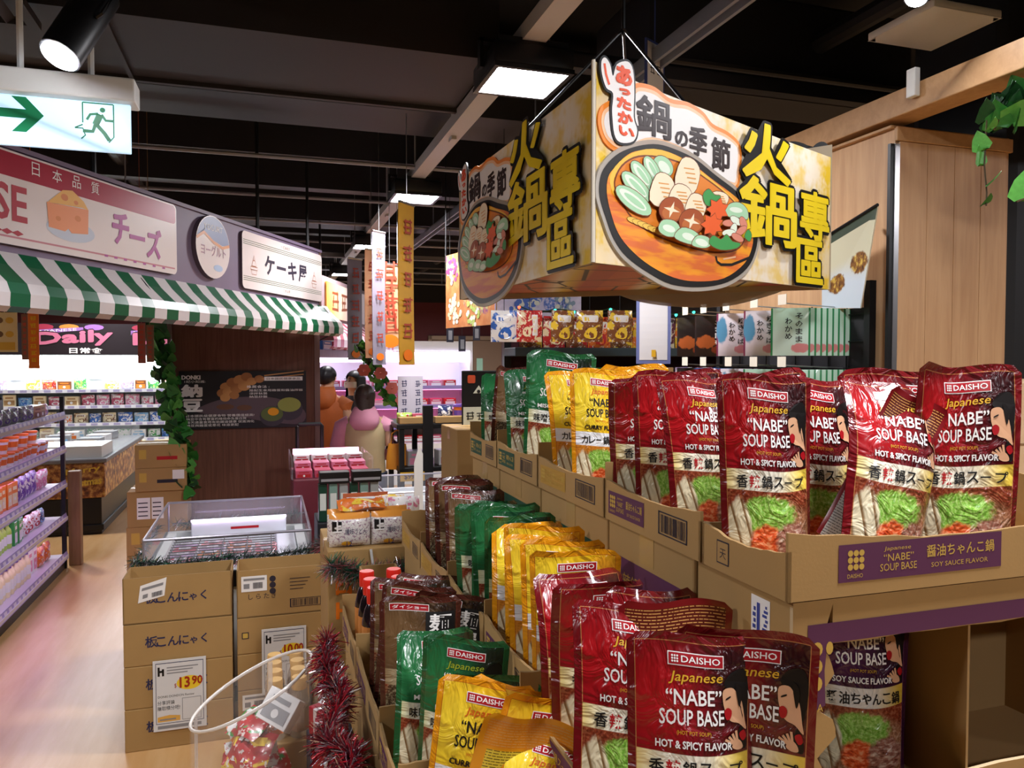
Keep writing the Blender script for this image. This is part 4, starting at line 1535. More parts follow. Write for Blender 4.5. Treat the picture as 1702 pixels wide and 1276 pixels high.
GU, GM_, GL = 'pouches in the upper trays', 'pouches in the middle trays', 'pouches in the low trays'
RT = 'red hot and spicy soup pouch '
YT = 'yellow curry soup pouch '
GT = 'green miso soup pouch '
DT = 'brown noodle soup pouch '
for a_ in (
    ('red', 0, 1268, 1.075, 'u', 0.05, 0.05, 0.0, RT + 'facing front at the corner of the long upper tray', GU, 1.0, False, 0.86),
    ('red', 1, 1372, 1.125, 'u', 0.1, 0.06, 0.03, RT + 'just right of the corner pouch', GU, 1.0, False, 0.88),
    ('red', 2, 1298, 1.20, 'u', 0.3, 0.1, -0.05, RT + 'tucked behind the corner pouch', GU, 1.0),
    ('red', 0, 1402, 1.065, 'u', -0.05, 0.08, -0.5, 'red soup pouch turned round, its silver printed back slanting', GU, 0.86, True, 0.62, 0.0, 0, True),
    ('red', 3, 1452, 1.045, 'u', 0.35, 0.05, 0.26, RT + 'twisted and leaning right over the silver back', GU, 1.0, False, 0.9),
    ('red', 2, 1592, 1.09, 'u', 0.0, 0.04, 0.04, RT + 'at the far right end of the long upper tray', GU, 1.04, False, 1.0),
    ('red', 0, 1500, 1.165, 'u', -0.1, 0.05, -0.02, RT + 'behind the twisted one, only its top showing', GU, 1.02),
    ('red', 1, 1180, 1.285, 'u', 0.35, 0.05, 0.0, RT + 'narrow sliver left of the corner pouch', GU, 1.0, False, 0.85),
    ('red', 0, 1122, 1.36, 'u', 0.12, 0.03, 0.0, RT + 'in the middle of the second upper tray', GU, 1.0, False, 0.9),
    ('red', 4, 1050, 1.425, 'u', 0.1, 0.03, 0.0, RT + 'at the left end of the second upper tray', GU, 1.0, False, 0.9),
    ('red', 3, 1215, 1.47, 'u', 0.0, 0.05, 0.0, RT + 'deep in the second upper tray, top edge showing', GU, 1.02),
    ('red', 2, 1150, 1.53, 'u', 0.0, 0.05, 0.0, RT + 'at the back of the second upper tray', GU, 1.0),
    ('yellow', 0, 1004, 1.66, 'u', 0.1, 0.03, 0.0, YT + 'with text showing, right one in the upper tray', GU, 1.0, False, 0.9),
    ('yellow', 1, 966, 1.74, 'u', 0.4, 0.03, 0.0, YT + 'half hidden, left one in the upper tray', GU, 1.0, False, 0.85),
    ('yellow', 2, 1052, 1.80, 'u', 0.0, 0.03, 0.0, YT + 'behind the red ones in the upper tray', GU, 1.03),
    ('green', 1, 866, 2.02, 'u', 0.15, 0.05, 0.0, GT + 'shorter one on the left of the upper tray', GU, 1.0),
    ('green', 0, 922, 1.99, 'u', -0.15, 0.03, 0.05, GT + 'tall glossy one on the right of the upper tray', GU, 1.14),
    ('dark', 2, 815, 2.24, 'u', 0.5, 0.05, 0.06, 'brown vegetable soup pouch in the farthest upper tray', GU, 0.98),
    ('green', 3, 838, 2.30, 'u', 0.2, 0.0, 0.0, GT + 'dark folded one in the farthest upper tray', GU, 1.0),
    # middle level
    ('red', 0, 1155, 0.90, 'm', 0.03, 0.1, 0.03, RT + 'nearest the camera with its full front showing', GM_, 1.0, False, 1.0, 0.0, 0, True),
    ('red', 2, 1250, 0.935, 'm', -0.6, 0.0, 0.0, RT + 'angled right of the nearest pouch beside the torn carton', GM_, 1.03, False, 1.0, 0.0, 0, True),
    ('red', 1, 1040, 1.0, 'm', 0.3, 0.1, 0.12, RT + 'second from the nearest in the middle tray, corner curled', GM_, 1.0, False, 0.95, 0.0, 0, True),
    ('red', 4, 998, 1.09, 'm', 0.32, 0.08, 0.06, RT + 'third from the nearest in the middle tray', GM_, 1.02),
    ('red', 3, 962, 1.17, 'm', 0.45, 0.06, 0.05, RT + 'next to the yellow pouches in the middle tray', GM_, 1.02),
    ('red', 0, 1112, 1.045, 'm', 0.1, 0.05, -0.05, 'red soup pouch turned back to front, yellow nutrition panel showing', GM_, 1.0, True, 1.0, 0.0, 0, True),
    ('red', 1, 1092, 1.135, 'm', 0.0, 0.05, 0.02, RT + 'behind the backward one in the middle tray', GM_, 1.0),
    ('yellow', 0, 948, 1.33, 'm', 0.08, 0.05, 0.0, YT + 'largest in view, front of the middle tray', GM_, 1.0),
    ('yellow', 1, 892, 1.39, 'm', 0.3, 0.05, 0.02, YT + 'left of the largest, katakana band showing', GM_, 1.0),
    ('yellow', 3, 872, 1.47, 'm', 0.3, 0.05, 0.04, YT + 'leftmost in the middle tray', GM_, 1.02),
    ('yellow', 2, 1002, 1.355, 'm', -0.25, 0.02, 0.0, YT + 'right of the largest against the green carton', GM_, 1.0),
    ('yellow', 0, 938, 1.50, 'm', -0.1, 0.02, 0.0, YT + 'at the back of the middle tray, badge showing', GM_, 1.02),
    ('green', 0, 812, 1.69, 'm', 0.35, 0.05, 0.0, GT + 'leftmost of the middle tray', GM_, 1.02),
    ('green', 2, 862, 1.66, 'm', 0.1, 0.03, 0.0, GT + 'front right of the middle tray', GM_, 1.0),
    ('green', 1, 872, 1.76, 'm', -0.1, 0.03, 0.0, GT + 'rear right of the middle tray', GM_, 1.02),
    ('green', 4, 800, 1.82, 'm', 0.3, 0.02, 0.0, GT + 'rear left of the middle tray', GM_, 1.02),
    ('dark', 0, 748, 2.04, 'm', 0.25, 0.05, 0.0, 'dark brown mushroom soup pouch, front of the middle tray', GM_, 1.02),
    ('dark', 1, 790, 1.99, 'm', 0.1, 0.05, 0.0, 'dark brown mushroom soup pouch behind the green ones', GM_, 1.0),
    ('dark', 3, 728, 2.17, 'm', 0.3, 0.03, 0.0, 'dark brown mushroom soup pouch, second row', GM_, 1.04),
    ('dark', 2, 775, 2.15, 'm', 0.0, 0.0, 0.0, 'dark brown mushroom soup pouch against the green carton', GM_, 1.0),
    # low level
    ('yellow', 0, 758, 1.18, 'l', 0.05, 0.12, 0.14, YT + 'tilted, at the front left of the low tray', GL, 1.0),
    ('yellow', 1, 808, 1.075, 'l', 0.2, 0.12, -0.3, 'yellow soup pouch turned back to front in the low tray', GL, 0.98, True),
    ('yellow', 2, 862, 1.155, 'l', -0.1, 0.08, 0.26, YT + 'tilted right under the middle tray edge', GL, 1.0),
    ('yellow', 3, 846, 1.06, 'l', 0.15, 0.1, 0.3, YT + 'lowest in the picture, cut off by its edge', GL, 0.92),
    ('yellow', 4, 815, 1.25, 'l', -0.1, 0.05, 0.2, YT + 'at the back of the low tray', GL, 0.98),
    ('green', 0, 752, 1.39, 'l', -0.1, 0.08, 0.05, GT + 'with its front showing in the low tray', GL, 1.02),
    ('green', 3, 694, 1.40, 'l', 0.5, 0.05, 0.12, GT + 'curled sideways on the left of the low tray', GL, 1.0),
    ('green', 2, 806, 1.32, 'l', -0.3, 0.03, 0.05, GT + 'mostly hidden at the right of the low tray', GL, 0.96),
    ('dark', 0, 664, 1.565, 'l', 0.2, 0.08, 0.02, DT + 'with white brush characters nearest in the low tray', GL, 1.08),
    ('dark', 1, 628, 1.70, 'l', 0.2, 0.05, 0.04, DT + 'on the left of the second row in the low tray', GL, 1.04),
    ('dark', 0, 676, 1.68, 'l', 0.1, 0.05, 0.1, DT + 'in the middle of the second row in the low tray', GL, 1.04),
    ('dark', 2, 722, 1.64, 'l', -0.2, 0.05, 0.15, DT + 'on the right of the second row in the low tray', GL, 1.04),
    ('dark', 3, 684, 1.82, 'l', 0.1, 0.05, 0.1, DT + 'in the back row of the low tray', GL, 1.02),
    ('purple', 0, 1508, 1.135, 'm', 0.05, 0.0, 0.02, 'purple soy sauce soup pouch inside the torn carton', 'pouch in the torn carton', 0.98, False, 0.98),
):
    place(*a_)
settle()

# ================================================================== right side: wooden cabinet, hook rack, beam, ivy
def wood(name, c0, c1, sx=9.0, sz=0.6, rough=0.5):
    g = G(name, rough=rough, spec=0.3)
    o = g.uv('Object')
    v = g.vec(g.m_('MULTIPLY', o[0], sx), g.m_('MULTIPLY', o[1], sx), g.m_('MULTIPLY', o[2], sz))
    n = g.noise(v, 3.0, 5, 0.65, 0.4)
    n2 = g.noise(v, 14.0, 3, 0.6)
    return g.out(g.mix(g.m_('ADD', g.m_('MULTIPLY', g.step(n, 0.3, 0.7), 0.8), g.m_('MULTIPLY', n2, 0.2)), c0, c1))


OAK = wood('oak_veneer', '#b98f66', '#cda57a')
OAKD = wood('oak_edge', '#a98056', '#bd9468', 6, 6)
cb0 = ab(at(1488, 230, 2.9))
CA_, CB_ = cb0
CT = 2.56
t = thing('oak_cabinet', 'tall light oak veneer cabinet with steel corner strip behind the red pouches', 'cabinet', F(CA_, CB_, 0), TH)
mb = MB()
mb.box(0.0, 0.56, 0.0, 1.15, 0.0, CT)
mb.build('carcass', OAK, t)
for i in range(4):
    mb = MB()
    mb.rbox(0.012 + i * 0.132, 0.142 + i * 0.132, -0.012, 0.0, 0.02, CT - 0.05, 0.0012)
    mb.build('plank', OAK, t)
mb = MB()
mb.rbox(-0.005, 0.565, -0.016, 0.0, CT - 0.048, CT + 0.004, 0.003)
mb.rbox(-0.02, 0.565, 0.0, 1.15, CT, CT + 0.012, 0.003)
mb.build('top_trim', OAKD, t)
mb = MB()
mb.box(-0.012, 0.010, -0.014, 0.0, 0.0, CT - 0.06, 0)
mb.box(-0.030, -0.012, -0.010, 0.004, 0.0, CT - 0.06, 1)
mb.build('corner_strip', [STEEL, BLKMET], t)
# dark column beside the cabinet
mb = MB()
mb.rbox(0, 0.5, 0, 0.5, 0, CEIL, 0.06)
tag(mb.build('column', M('black_column', '#101012', 0.6), loc=F(CA_ + 0.575, CB_ + 0.02, 0), rz=TH), 'black round-edged column right of the oak cabinet', 'column')

# pale wooden box stack at the right edge, in front of the cabinet
p = at(1668, 760, 2.2)
PALE = wood('pale_ply', '#cfae84', '#dcbf98', 4, 4)
q = ab(p)
for i, (z0, z1) in enumerate(((0, 0.42), (0.425, 0.845), (0.85, 1.27), (1.275, 1.635))):
    tt = thing('wooden_crate', 'pale plywood crate, %s from the floor in the stack by the cabinet' % ORD[i], 'crate', F(q[0] - 0.11, q[1], z0), TH, 'plywood crates')
    mb = MB()
    mb.rbox(0, 0.5, 0, 0.4, 0, z1 - z0, 0.004)
    mb.build('body', PALE, tt)
    mb = MB()
    mb.box(0.0, 0.5, -0.003, 0.0, (z1 - z0) * 0.5 - 0.002, (z1 - z0) * 0.5 + 0.002)
    mb.tube([(0.06, -0.002, 0.02), (0.14, -0.002, (z1 - z0) * 0.45)], 0.002, 4)
    mb.build('groove', M('groove', '#8a6a44', 0.8), tt)

# black grid rack along the cabinet's left face with hooks and hanging packs
RA = CA_ - 0.03
t = thing('hook_rack', 'black wire grid rack with hooks along the cabinet side', 'rack', F(RA, CB_ + 0.08, 0), TH)
mb = MB()
mb.box(-0.012, 0.0, 0, 0.98, 0.1, 1.9, 0)
mb.build('back_panel', M('rack_back', '#15151a', 0.6), t)
mb = MB()
for i in range(10):
    mb.tube([(-0.018, i * 0.103, 0.0), (-0.018, i * 0.103, 1.92)], 0.003, 5)
for k in range(16):
    mb.tube([(-0.018, 0, 0.3 + k * 0.105), (-0.018, 0.98, 0.3 + k * 0.105)], 0.0025, 5)
mb.box(-0.03, 0.0, -0.03, 0.0, 0, 2.0).box(-0.03, 0.0, 0.98, 1.01, 0, 2.0)
mb.build('wire_grid', BLKMET, t)
TAGM = M('price_tag', '#e8e2d0', 0.5)


def pack_mesh(w, h, th=0.022):
    mb = MB()

    def S(u, v, s):
        e = (1 - abs(2 * u - 1) ** 2.5) * (1 - abs(2 * v - 1) ** 3)
        return ((u - 0.5) * w, s * th / 2 * max(0, e) ** 0.7 + 0.0, (v - 1) * h)
    mb.grid(lambda a, b: S(a, b, -1), 6, 6, 0)
    mb.grid(lambda a, b: S(1 - a, b, 1), 6, 6, 1)
    return mb


def pack_mat(name, c0, c1, c2, kind, edge='#2f8a54'):
    g = G(name, 0.3, 0.4)
    o = g.uv('UV')
    n = g.noise(g.vec(o[0], o[1]), 7.0, 4)
    c = g.mix(g.step(o[1], 0.35, 0.75), c1, c0)
    c = g.mix(g.ell(o[0], o[1], 0.75, 0.16, 0.24, 0.1, n, 0.8), c, c2)
    c = g.mix(g.step(g.m_('MINIMUM', o[0], g.m_('SUBTRACT', 1.0, o[0])), 0.055, 0.045), c, edge)
    if kind == 1:
        c = g.mix(g.ell(o[0], o[1], 0.15, 0.6, 0.16, 0.3, n, 0.6), c, '#5c9ac0')
    if kind == 2:
        c = g.mix(g.ell(o[0], o[1], 0.35, 0.35, 0.3, 0.16, n, 0.9), c, '#a8562a')
    return g.out(c)


PK = {'pink': pack_mat('pack_pink', '#e9e4ee', '#e6dbe4', '#d88a98', 1, '#8a3a5c'), 'mint': pack_mat('pack_mint', '#bfe4cc', '#cfeadb', '#d88a8a', 0),
      'black': pack_mat('pack_black', '#191517', '#2a1d1a', '#8a3a20', 2, '#2a2022'), 'blue': pack_mat('pack_blue', '#3b6fae', '#8fb4d8', '#e8c850', 2, '#2a4a7a'),
      'orange': pack_mat('pack_orange', '#c8702c', '#e0a050', '#7a2a1a', 2, '#8a4a1c')}
PEDGE = {'pink': M('pack_pink_back', '#8a3a5c', 0.35), 'mint': M('pack_green_back', '#2f8a54', 0.3), 'black': M('pack_black_back', '#211a1c', 0.35),
         'blue': M('pack_blue_back', '#2a4a7a', 0.35), 'orange': M('pack_orange_back', '#8a4a1c', 0.35)}
PTXT = {'pink': '焼きそばわかめ', 'mint': 'そのままわかめ', 'black': 'ごま昆布', 'blue': 'ふりかけ', 'orange': 'だし'}
pk_cache = {}


def hang_pack(kind, loc, yaw, label, group, w=0.145, h=0.185):
    k = (kind, w, h)
    if k not in pk_cache:
        fm = pack_mesh(w, h).mesh('film', [PK[kind], PEDGE[kind]], 180)
        mb = MB()
        s = PTXT[kind]
        for i, ch in enumerate(s):
            col = 0 if i < 4 else 1
            row = i if i < 4 else i - 4
            txt(mb, ch, w * (0.12 - 0.26 * col), -h * (0.24 + 0.16 * row) - h * 0.1 * col, h * 0.13, lambda x, y, t_: (x, -0.0115 - t_, y), 0.0, 0 if kind != 'black' else 1, w=w * 0.18, bold=0.012, res=1)
        pk_cache[k] = (fm, mb.mesh('lettering', [BLACK, WHITE]))
    t = thing('seaweed_pack', label, 'pack', loc, yaw, group)
    link_mesh('film', pk_cache[k][0], t)
    link_mesh('lettering', pk_cache[k][1], t)
    return t


# facings: b offset along the rack, kind, how many behind each other; hooks point to the aisle (-a)
rows_ = ((1.905, 'upper', (('mint', 0.12, 9), ('pink', 0.30, 2), ('pink', 0.50, 2), ('black', 0.68, 3), ('black', 0.84, 2))),
         (1.665, 'lower', (('mint', 0.12, 8), ('mint', 0.30, 2), ('pink', 0.48, 2), ('blue', 0.68, 2), ('black', 0.84, 2))))
tcount = 0
for z, rn, fac in rows_:
    for j, (kind, bo, cnt) in enumerate(fac):
        mb = MB()
        mb.tube([(-0.02, bo, z - CT * 0 + 0.0), (-0.30, bo, z + 0.012), (-0.31, bo, z + 0.03)], 0.0025, 5)
        mb.build('hook', STEEL, t)
        mb = MB()
        mb.box(-0.314, -0.312, bo - 0.03, bo + 0.02, z + 0.005, z + 0.045)
        mb.build('price_tag', TAGM, t)
        for i in range(cnt):
            ao = -0.27 + i * 0.028
            hang_pack(kind, F(RA + ao, CB_ + 0.08 + bo - 0.0, z - 0.006), TH - 0.62 + 0.03 * i,
                      '%s seaweed pack, %s on the %s hook of the %s rack row' % ({'mint': 'mint green', 'pink': 'white and pink', 'black': 'black', 'blue': 'blue', 'orange': 'orange'}[kind], ORD[i], ORD[j], rn),
                      'packs on the hook rack')
# poster board leaning over the rack
g = G('snack_poster', 0.45)
o = g.uv('UV')
n = g.noise(g.vec(o[0], o[1]), 14.0, 4)
c = g.mix(g.step(o[1], 0.86, 0.865), '#cfcdb0', '#3a4a3a')
c = g.mix(g.step(o[1], 0.25, 0.55), '#c9d6e0', c)
for cx, cy in ((0.3, 0.26), (0.78, 0.46)):
    c = g.mix(g.ell(o[0], o[1], cx, cy, 0.2, 0.11, n, 0.7), c, g.ramp(n, [(0.3, '#3a1c0c'), (0.5, '#8a5a1e'), (0.65, '#d8b850')]))
g.out(c)


def onrack(px, py, a):
    return at(px, py, a / ((px - 851) / FPX * CS + SN))


p0, p1, p2, p3 = onrack(1366, 398, RA - 0.1), onrack(1459, 340, RA - 0.1), onrack(1430, 512, RA - 0.06), onrack(1366, 512, RA - 0.06)
t = thing('snack_poster', 'slanted poster board with roasted nuts above the hanging packs', 'poster', (0, 0, 0))
mb = MB()
nn = (p1 - p0).cross(p3 - p0).normalized()
if nn.y > 0:
    nn = -nn
mb.add([p3, p2, p1, p0], [(0, 1, 2, 3)], 0, [(0, 0), (1, 0), (1, 1), (0, 1)])
mb.add([p - nn * 0.006 for p in (p3, p2, p1, p0)], [(3, 2, 1, 0)], 1)
for a_, b_ in ((p3, p2), (p2, p1), (p1, p0), (p0, p3)):
    mb.add([a_, b_, b_ - nn * 0.006, a_ - nn * 0.006], [(0, 1, 2, 3)], 1)
mb.build('board', [MATS['snack_poster'], M('poster_edge', '#d8d2b8', 0.5)], t)
mb = MB()
mb.tube([p1, p0], 0.006, 6)
mb.tube([(p0 + p1) / 2, (p0 + p1) / 2 + F(0.09, 0.0, 0.0)], 0.008, 6)
mb.build('rail', BLKMET, t)

# wooden beam above
mb = MB()
mb.rbox(CA_ - 0.03, CA_ + 0.09, -0.4, 4.9, CT + 0.03, CT + 0.125, 0.004)
struct(mb.build('trim_oak_beam', OAKD, rz=TH), 'long oak beam running above the cabinet')
mb = MB()
mb.rbox(CA_ + 0.09, CA_ + 1.4, 1.86, 1.98, CT + 0.03, CT + 0.125, 0.004)
struct(mb.build('trim_oak_cross_beam', OAKD, rz=TH), 'short oak cross beam at the right edge')
p = at(1430, 192, 2.55)
mb = MB()
mb.rbox(-0.012, 0.012, -0.02, 0.02, -0.03, 0.07, 0.003)
mb.rbox(0.06, 0.1, -0.02, 0.02, -0.035, -0.02, 0.003)
tag(mb.build('beam_clip', WHITEPL, loc=F(CA_ - 0.045, 2.2, CT + 0.1), rz=TH), 'white plastic clip on the oak beam', 'clip')


# ---- ivy
LEAFM = [M('ivy_leaf', '#2f7a30', 0.45, var=0.35, vscale=6), M('ivy_leaf_bright', '#5fae4e', 0.45, var=0.3, vscale=6), M('ivy_leaf_dark', '#1f4a26', 0.5, var=0.3, vscale=6)]


def leaf_mesh():
    mb = MB()
    pts = [(0, 0), (0.30, -0.14), (0.52, 0.05), (0.44, 0.34), (0.34, 0.62), (0.14, 0.86), (0, 1.02)]
    R_ = [(x, y, 0.10 * abs(x) - 0.12 * y * y) for x, y in pts]
    L_ = [(-x, y, z) for x, y, z in R_]
    mid = [(0, y, -0.12 * y * y - 0.03) for x, y in pts]
    n = len(pts)
    vv = R_ + L_ + mid
    ff = []
    for i in range(n - 1):
        ff.append((2 * n + i, i, i + 1, 2 * n + i + 1))
        ff.append((n + i, 2 * n + i, 2 * n + i + 1, n + i + 1))
    mb.add(vv, ff)
    return mb


LEAF = [leaf_mesh().mesh('leaf', m, 180) for m in LEAFM]


def ivy(name, label, path, n, size, spread, seed, cat='ivy', weights=(0.5, 0.3, 0.2), group=None, stem=0.004):
    rnd = random.Random(seed)
    path = [Vector(p) for p in path]
    t = thing(name, label, cat, path[-1] if path[-1].z < path[0].z else path[0], group=group)
    o = Vector(t.location)
    mb = MB()
    mb.tube([p - o for p in path], stem, 5)
    mb.build('stem', M('ivy_stem', '#4a3a22', 0.7), t)
    segs = [(path[i + 1] - path[i]).length for i in range(len(path) - 1)]
    tot = sum(segs)
    for k in range(n):
        d = (k + rnd.random()) / n * tot
        i = 0
        while i < len(segs) - 1 and d > segs[i]:
            d -= segs[i]
            i += 1
        p = path[i] + (path[i + 1] - path[i]) * (d / segs[i])
        ang = rnd.uniform(-PI, PI)
        off = Vector((math.cos(ang), math.sin(ang), rnd.uniform(-0.4, 0.4))) * spread * rnd.uniform(0.2, 1)
        s = size * rnd.uniform(0.7, 1.25)
        me = LEAF[rnd.choices((0, 1, 2), weights)[0]]
        link_mesh('leaf', me, t, p + off - o, (rnd.uniform(1.6, 2.7), rnd.uniform(-0.5, 0.5), rnd.uniform(-1.2, 1.2)), (s, s, s))
    return t


q = [at(1702, 160, 2.4), at(1672, 175, 2.4), at(1660, 195, 2.38), at(1645, 225, 2.35)]
ivy('ivy_cluster', 'dark ivy cluster at the upper right corner under the beam', [at(1760, 165, 2.42), at(1700, 178, 2.4), at(1668, 180, 2.4), at(1652, 215, 2.38)], 34, 0.075, 0.07, 5, weights=(0.35, 0.05, 0.6))
ivy('hanging_ivy', 'thin ivy strand hanging in front of the oak cabinet', [at(1640, 200, 2.36), at(1638, 240, 2.36), at(1636, 275, 2.36), at(1640, 320, 2.36), at(1639, 342, 2.36)], 5, 0.06, 0.012, 9, stem=0.0025)
ivy('ivy_sprig', 'bright green ivy leaf poking in at the right edge', [at(1760, 318, 1.9), at(1715, 325, 1.9), at(1690, 335, 1.9)], 4, 0.075, 0.012, 12, weights=(0, 1, 0), stem=0.0025)

# ================================================================== small goods, shared by shelves and coolers
PAL = {'white': '#e6e4e2', 'cream': '#e8d8b0', 'pink': '#d982a0', 'rose': '#c0506a', 'red': '#b8262a', 'orange': '#e2762c', 'yellow': '#e6c23a', 'green': '#3f9a4e', 'lime': '#a8c85a',
       'teal': '#3fa8a8', 'blue': '#2f62b4', 'sky': '#7fb4dc', 'navy': '#26305e', 'purple': '#6f4aa0', 'lilac': '#b49ad0', 'brown': '#7a4a2c', 'tan': '#b08a5c', 'black': '#1c1a1c', 'grey': '#9a9a9c',
       'plum': '#5c2440'}
GC = {}


def gm(c):
    return M('goods_' + c, PAL[c], 0.35, coat=0.2)


def gfilm(c1, c2, k):
    nm_ = 'film_%s_%s_%d' % (c1, c2, k)
    if nm_ in MATS:
        return MATS[nm_]
    g = G(nm_, 0.3, 0.3)
    o = g.tc.outputs['Object']
    n = g.noise(o, 14.0 + 5 * k, 3, 0.6, 0.6)
    n2 = g.noise(o, 55.0, 2)
    c = g.mix(g.step(n, 0.52, 0.58), PAL[c1], PAL[c2])
    c = g.mix(g.m_('MULTIPLY', g.step(n2, 0.6, 0.64), 0.8), c, '#e8e2da')
    c = g.mix(g.m_('MULTIPLY', g.step(n, 0.36, 0.33), 0.7), c, '#2a1c18')
    g.out(c)
    return MATS[nm_]


def goods_mesh(kind, c1, c2, w, d, h):
    k = (kind, c1, c2, w, d, h)
    if k in GC:
        return GC[k]
    out = []
    if kind == 'tub':
        mb = MB()
        mb.lathe([(w * 0.36, 0), (w * 0.47, h * 0.86)], 14)
        out.append(('cup', mb.mesh('cup', gm(c1), 40)))
        mb = MB()
        mb.lathe([(w * 0.5, h * 0.84), (w * 0.5, h * 0.97), (w * 0.44, h)], 14)
        out.append(('lid', mb.mesh('lid', gm(c2), 40)))
        mb = MB()
        mb.lathe([(w * 0.405, h * 0.25), (w * 0.455, h * 0.65)], 14, cap=False)
        out.append(('label_band', mb.mesh('label_band', gm(c2))))
    elif kind == 'bag':
        def S(u, v, s):
            e = max(0, (1 - abs(2 * u - 1) ** 2.2) * (1 - abs(2 * v - 1) ** 2.6)) ** 0.6
            return ((u - 0.5) * w * (1 - 0.06 * e), s * d / 2 * e + 0.006 * math.sin(7 * u + 5 * v), v * h)
        mb = MB()
        mb.grid(lambda a, b: S(a, b, -1), 8, 8, 0)
        mb.grid(lambda a, b: S(1 - a, b, 1), 8, 8, 0)
        hv = (len(c1) * 5 + len(c2) * 3 + int(w * 1000)) % 3
        out.append(('film', mb.mesh('film', gfilm(c1, c2, hv), 180)))
        mb = MB()

        def fn(x, y, t):
            p = S(0.5 + x, y, -1)
            return (p[0], p[1] - 0.002 - t, p[2])
        if hv == 0:
            mb.flat(rrect(-0.32, 0.32, 0.62, 0.84, 0.06), fn, 0.0, 1)
            mb.flat(blob([(-0.25, 0.2), (-0.1, 0.42), (0.15, 0.45), (0.28, 0.3), (0.2, 0.12), (-0.05, 0.1)], 3), fn, 0.001, 0)
        elif hv == 1:
            mb.flat([(-0.36, 0.46), (0.36, 0.64), (0.36, 0.84), (-0.36, 0.68)], fn, 0.0, 0)
            mb.flat(rect(-0.28, 0.1, 0.14, 0.24), fn, 0.0, 1)
        else:
            mb.flat(rect(0.06, 0.3, 0.2, 0.86), fn, 0.0, 1)
            mb.flat(circ(-0.15, 0.32, 0.17, 0.16, 12), fn, 0.0, 0)
        for k_ in range(4):
            if hv == 2:
                mb.flat(rect(0.11, 0.25, 0.72 - k_ * 0.14, 0.81 - k_ * 0.14), fn, 0.0015, 0)
            else:
                mb.flat(rect(-0.24 + k_ * 0.13, -0.15 + k_ * 0.13, 0.66 + 0.03 * hv * (k_ - 2), 0.78 + 0.03 * hv * (k_ - 2)), fn, 0.0015, 0 if hv == 0 else 1)
        out.append(('print', mb.mesh('print', [gm(c2), gm('white')])))
    elif kind == 'box':
        mb = MB()
        mb.rbox(-w / 2, w / 2, -d / 2, d / 2, 0, h, min(w, d, h) * 0.04, n=1)
        out.append(('body', mb.mesh('body', gm(c1))))
        mb = MB()
        f_ = lambda x, y, t: (x, -d / 2 - t, y)
        mb.flat(rect(-w * 0.4, w * 0.4, h * 0.12, h * 0.55), f_, 0.001, 0)
        mb.flat(rect(-w * 0.3, w * 0.3, h * 0.68, h * 0.82), f_, 0.001, 0)
        mb.flat(circ(0, h * 0.33, min(w, h) * 0.14, n=10), f_, 0.0018, 1)
        out.append(('print', mb.mesh('print', [gm(c2), gm('white')])))
    elif kind == 'bottle':
        mb = MB()
        mb.lathe([(w * 0.42, 0), (w * 0.46, h * 0.04), (w * 0.46, h * 0.6), (w * 0.4, h * 0.7), (w * 0.2, h * 0.8), (w * 0.2, h * 0.9)], 14)
        out.append(('body', mb.mesh('body', gm(c1), 40)))
        mb = MB()
        mb.lathe([(w * 0.24, h * 0.88), (w * 0.24, h * 0.99), (w * 0.2, h)], 12)
        out.append(('cap', mb.mesh('cap', gm(c2), 40)))
        mb = MB()
        mb.lathe([(w * 0.475, h * 0.18), (w * 0.475, h * 0.52)], 14, cap=False)
        out.append(('label_band', mb.mesh('label_band', gm('white'))))
    GC[k] = out
    return out


GNAME = {'tub': ('food_tub', 'tub'), 'bag': ('snack_bag', 'bag'), 'box': ('food_box', 'box'), 'bottle': ('drink_bottle', 'bottle')}
CNAME = {'lime': 'lime green', 'sky': 'pale blue', 'tan': 'tan brown', 'navy': 'navy blue', 'rose': 'rose pink', 'plum': 'dark plum'}


def goods(kind, c1, c2, w, d, h, loc, rz, label, group, rot=None, simple=False):
    ms = goods_mesh(kind, c1, c2, w, d, h)
    nm_, cat = GNAME[kind]
    t = thing(nm_, label, cat, loc, rz, group, rot)
    for i, (n_, me) in enumerate(ms):
        if simple and i > 1:
            break
        link_mesh(n_, me, t)
    return t


# ================================================================== kiosk fascia with awning
K0 = Vector((-2.06, 3.1))
KD = (Vector((-1.55, 6.2)) - K0).normalized()
KN = Vector((KD.y, -KD.x))                     # towards the aisle
KL = 3.16


def KS(px, py, off=0.0):
    """metres along and up the fascia for a traced point"""
    o = K0 + KN * off
    d = at(px, py, 1.0) - Vector((0, 0, CAMZ))
    det = d.x * (-KD.y) + KD.x * d.y
    k = (o.x * (-KD.y) + KD.x * o.y) / det
    t = (d.x * k - o.x) * KD.x + (d.y * k - o.y) * KD.y
    return (t, CAMZ + d.z * k)


def kfn(x, y, t):
    return (K0.x + KD.x * x + KN.x * t, K0.y + KD.y * x + KN.y * t, y)


S0 = -1.5
t = thing('kiosk_fascia', 'mauve kiosk fascia carrying the dairy signs', 'fascia', (0, 0, 0))
mb = MB()
mb.prism(rect(S0, KL, 2.13, 2.56), -0.06, 0.0, kfn)
mb.prism(rect(S0, KL + 0.02, 2.555, 2.575), -0.07, 0.012, kfn)
mb.build('board', M('mauve_board', '#7d6d84', 0.5), t)
mb = MB()
for s in (-1.0, 0.6, 2.2, 3.0):
    q = K0 + KD * s - KN * 0.03
    mb.tube([(q.x, q.y, 2.56), (q.x, q.y, CEIL)], 0.012, 6)
mb.build('hanger_rod', BLKMET, t)
mb = MB()
mb.prism(rect(KL - 0.02, KL + 0.02, 2.1, 2.575), -0.3, 0.005, kfn)
mb.build('end_trim', M('brown_trim', '#6a4e44', 0.6), t)
SIGNW = M('sign_cream', '#e9dcd8', 0.35)


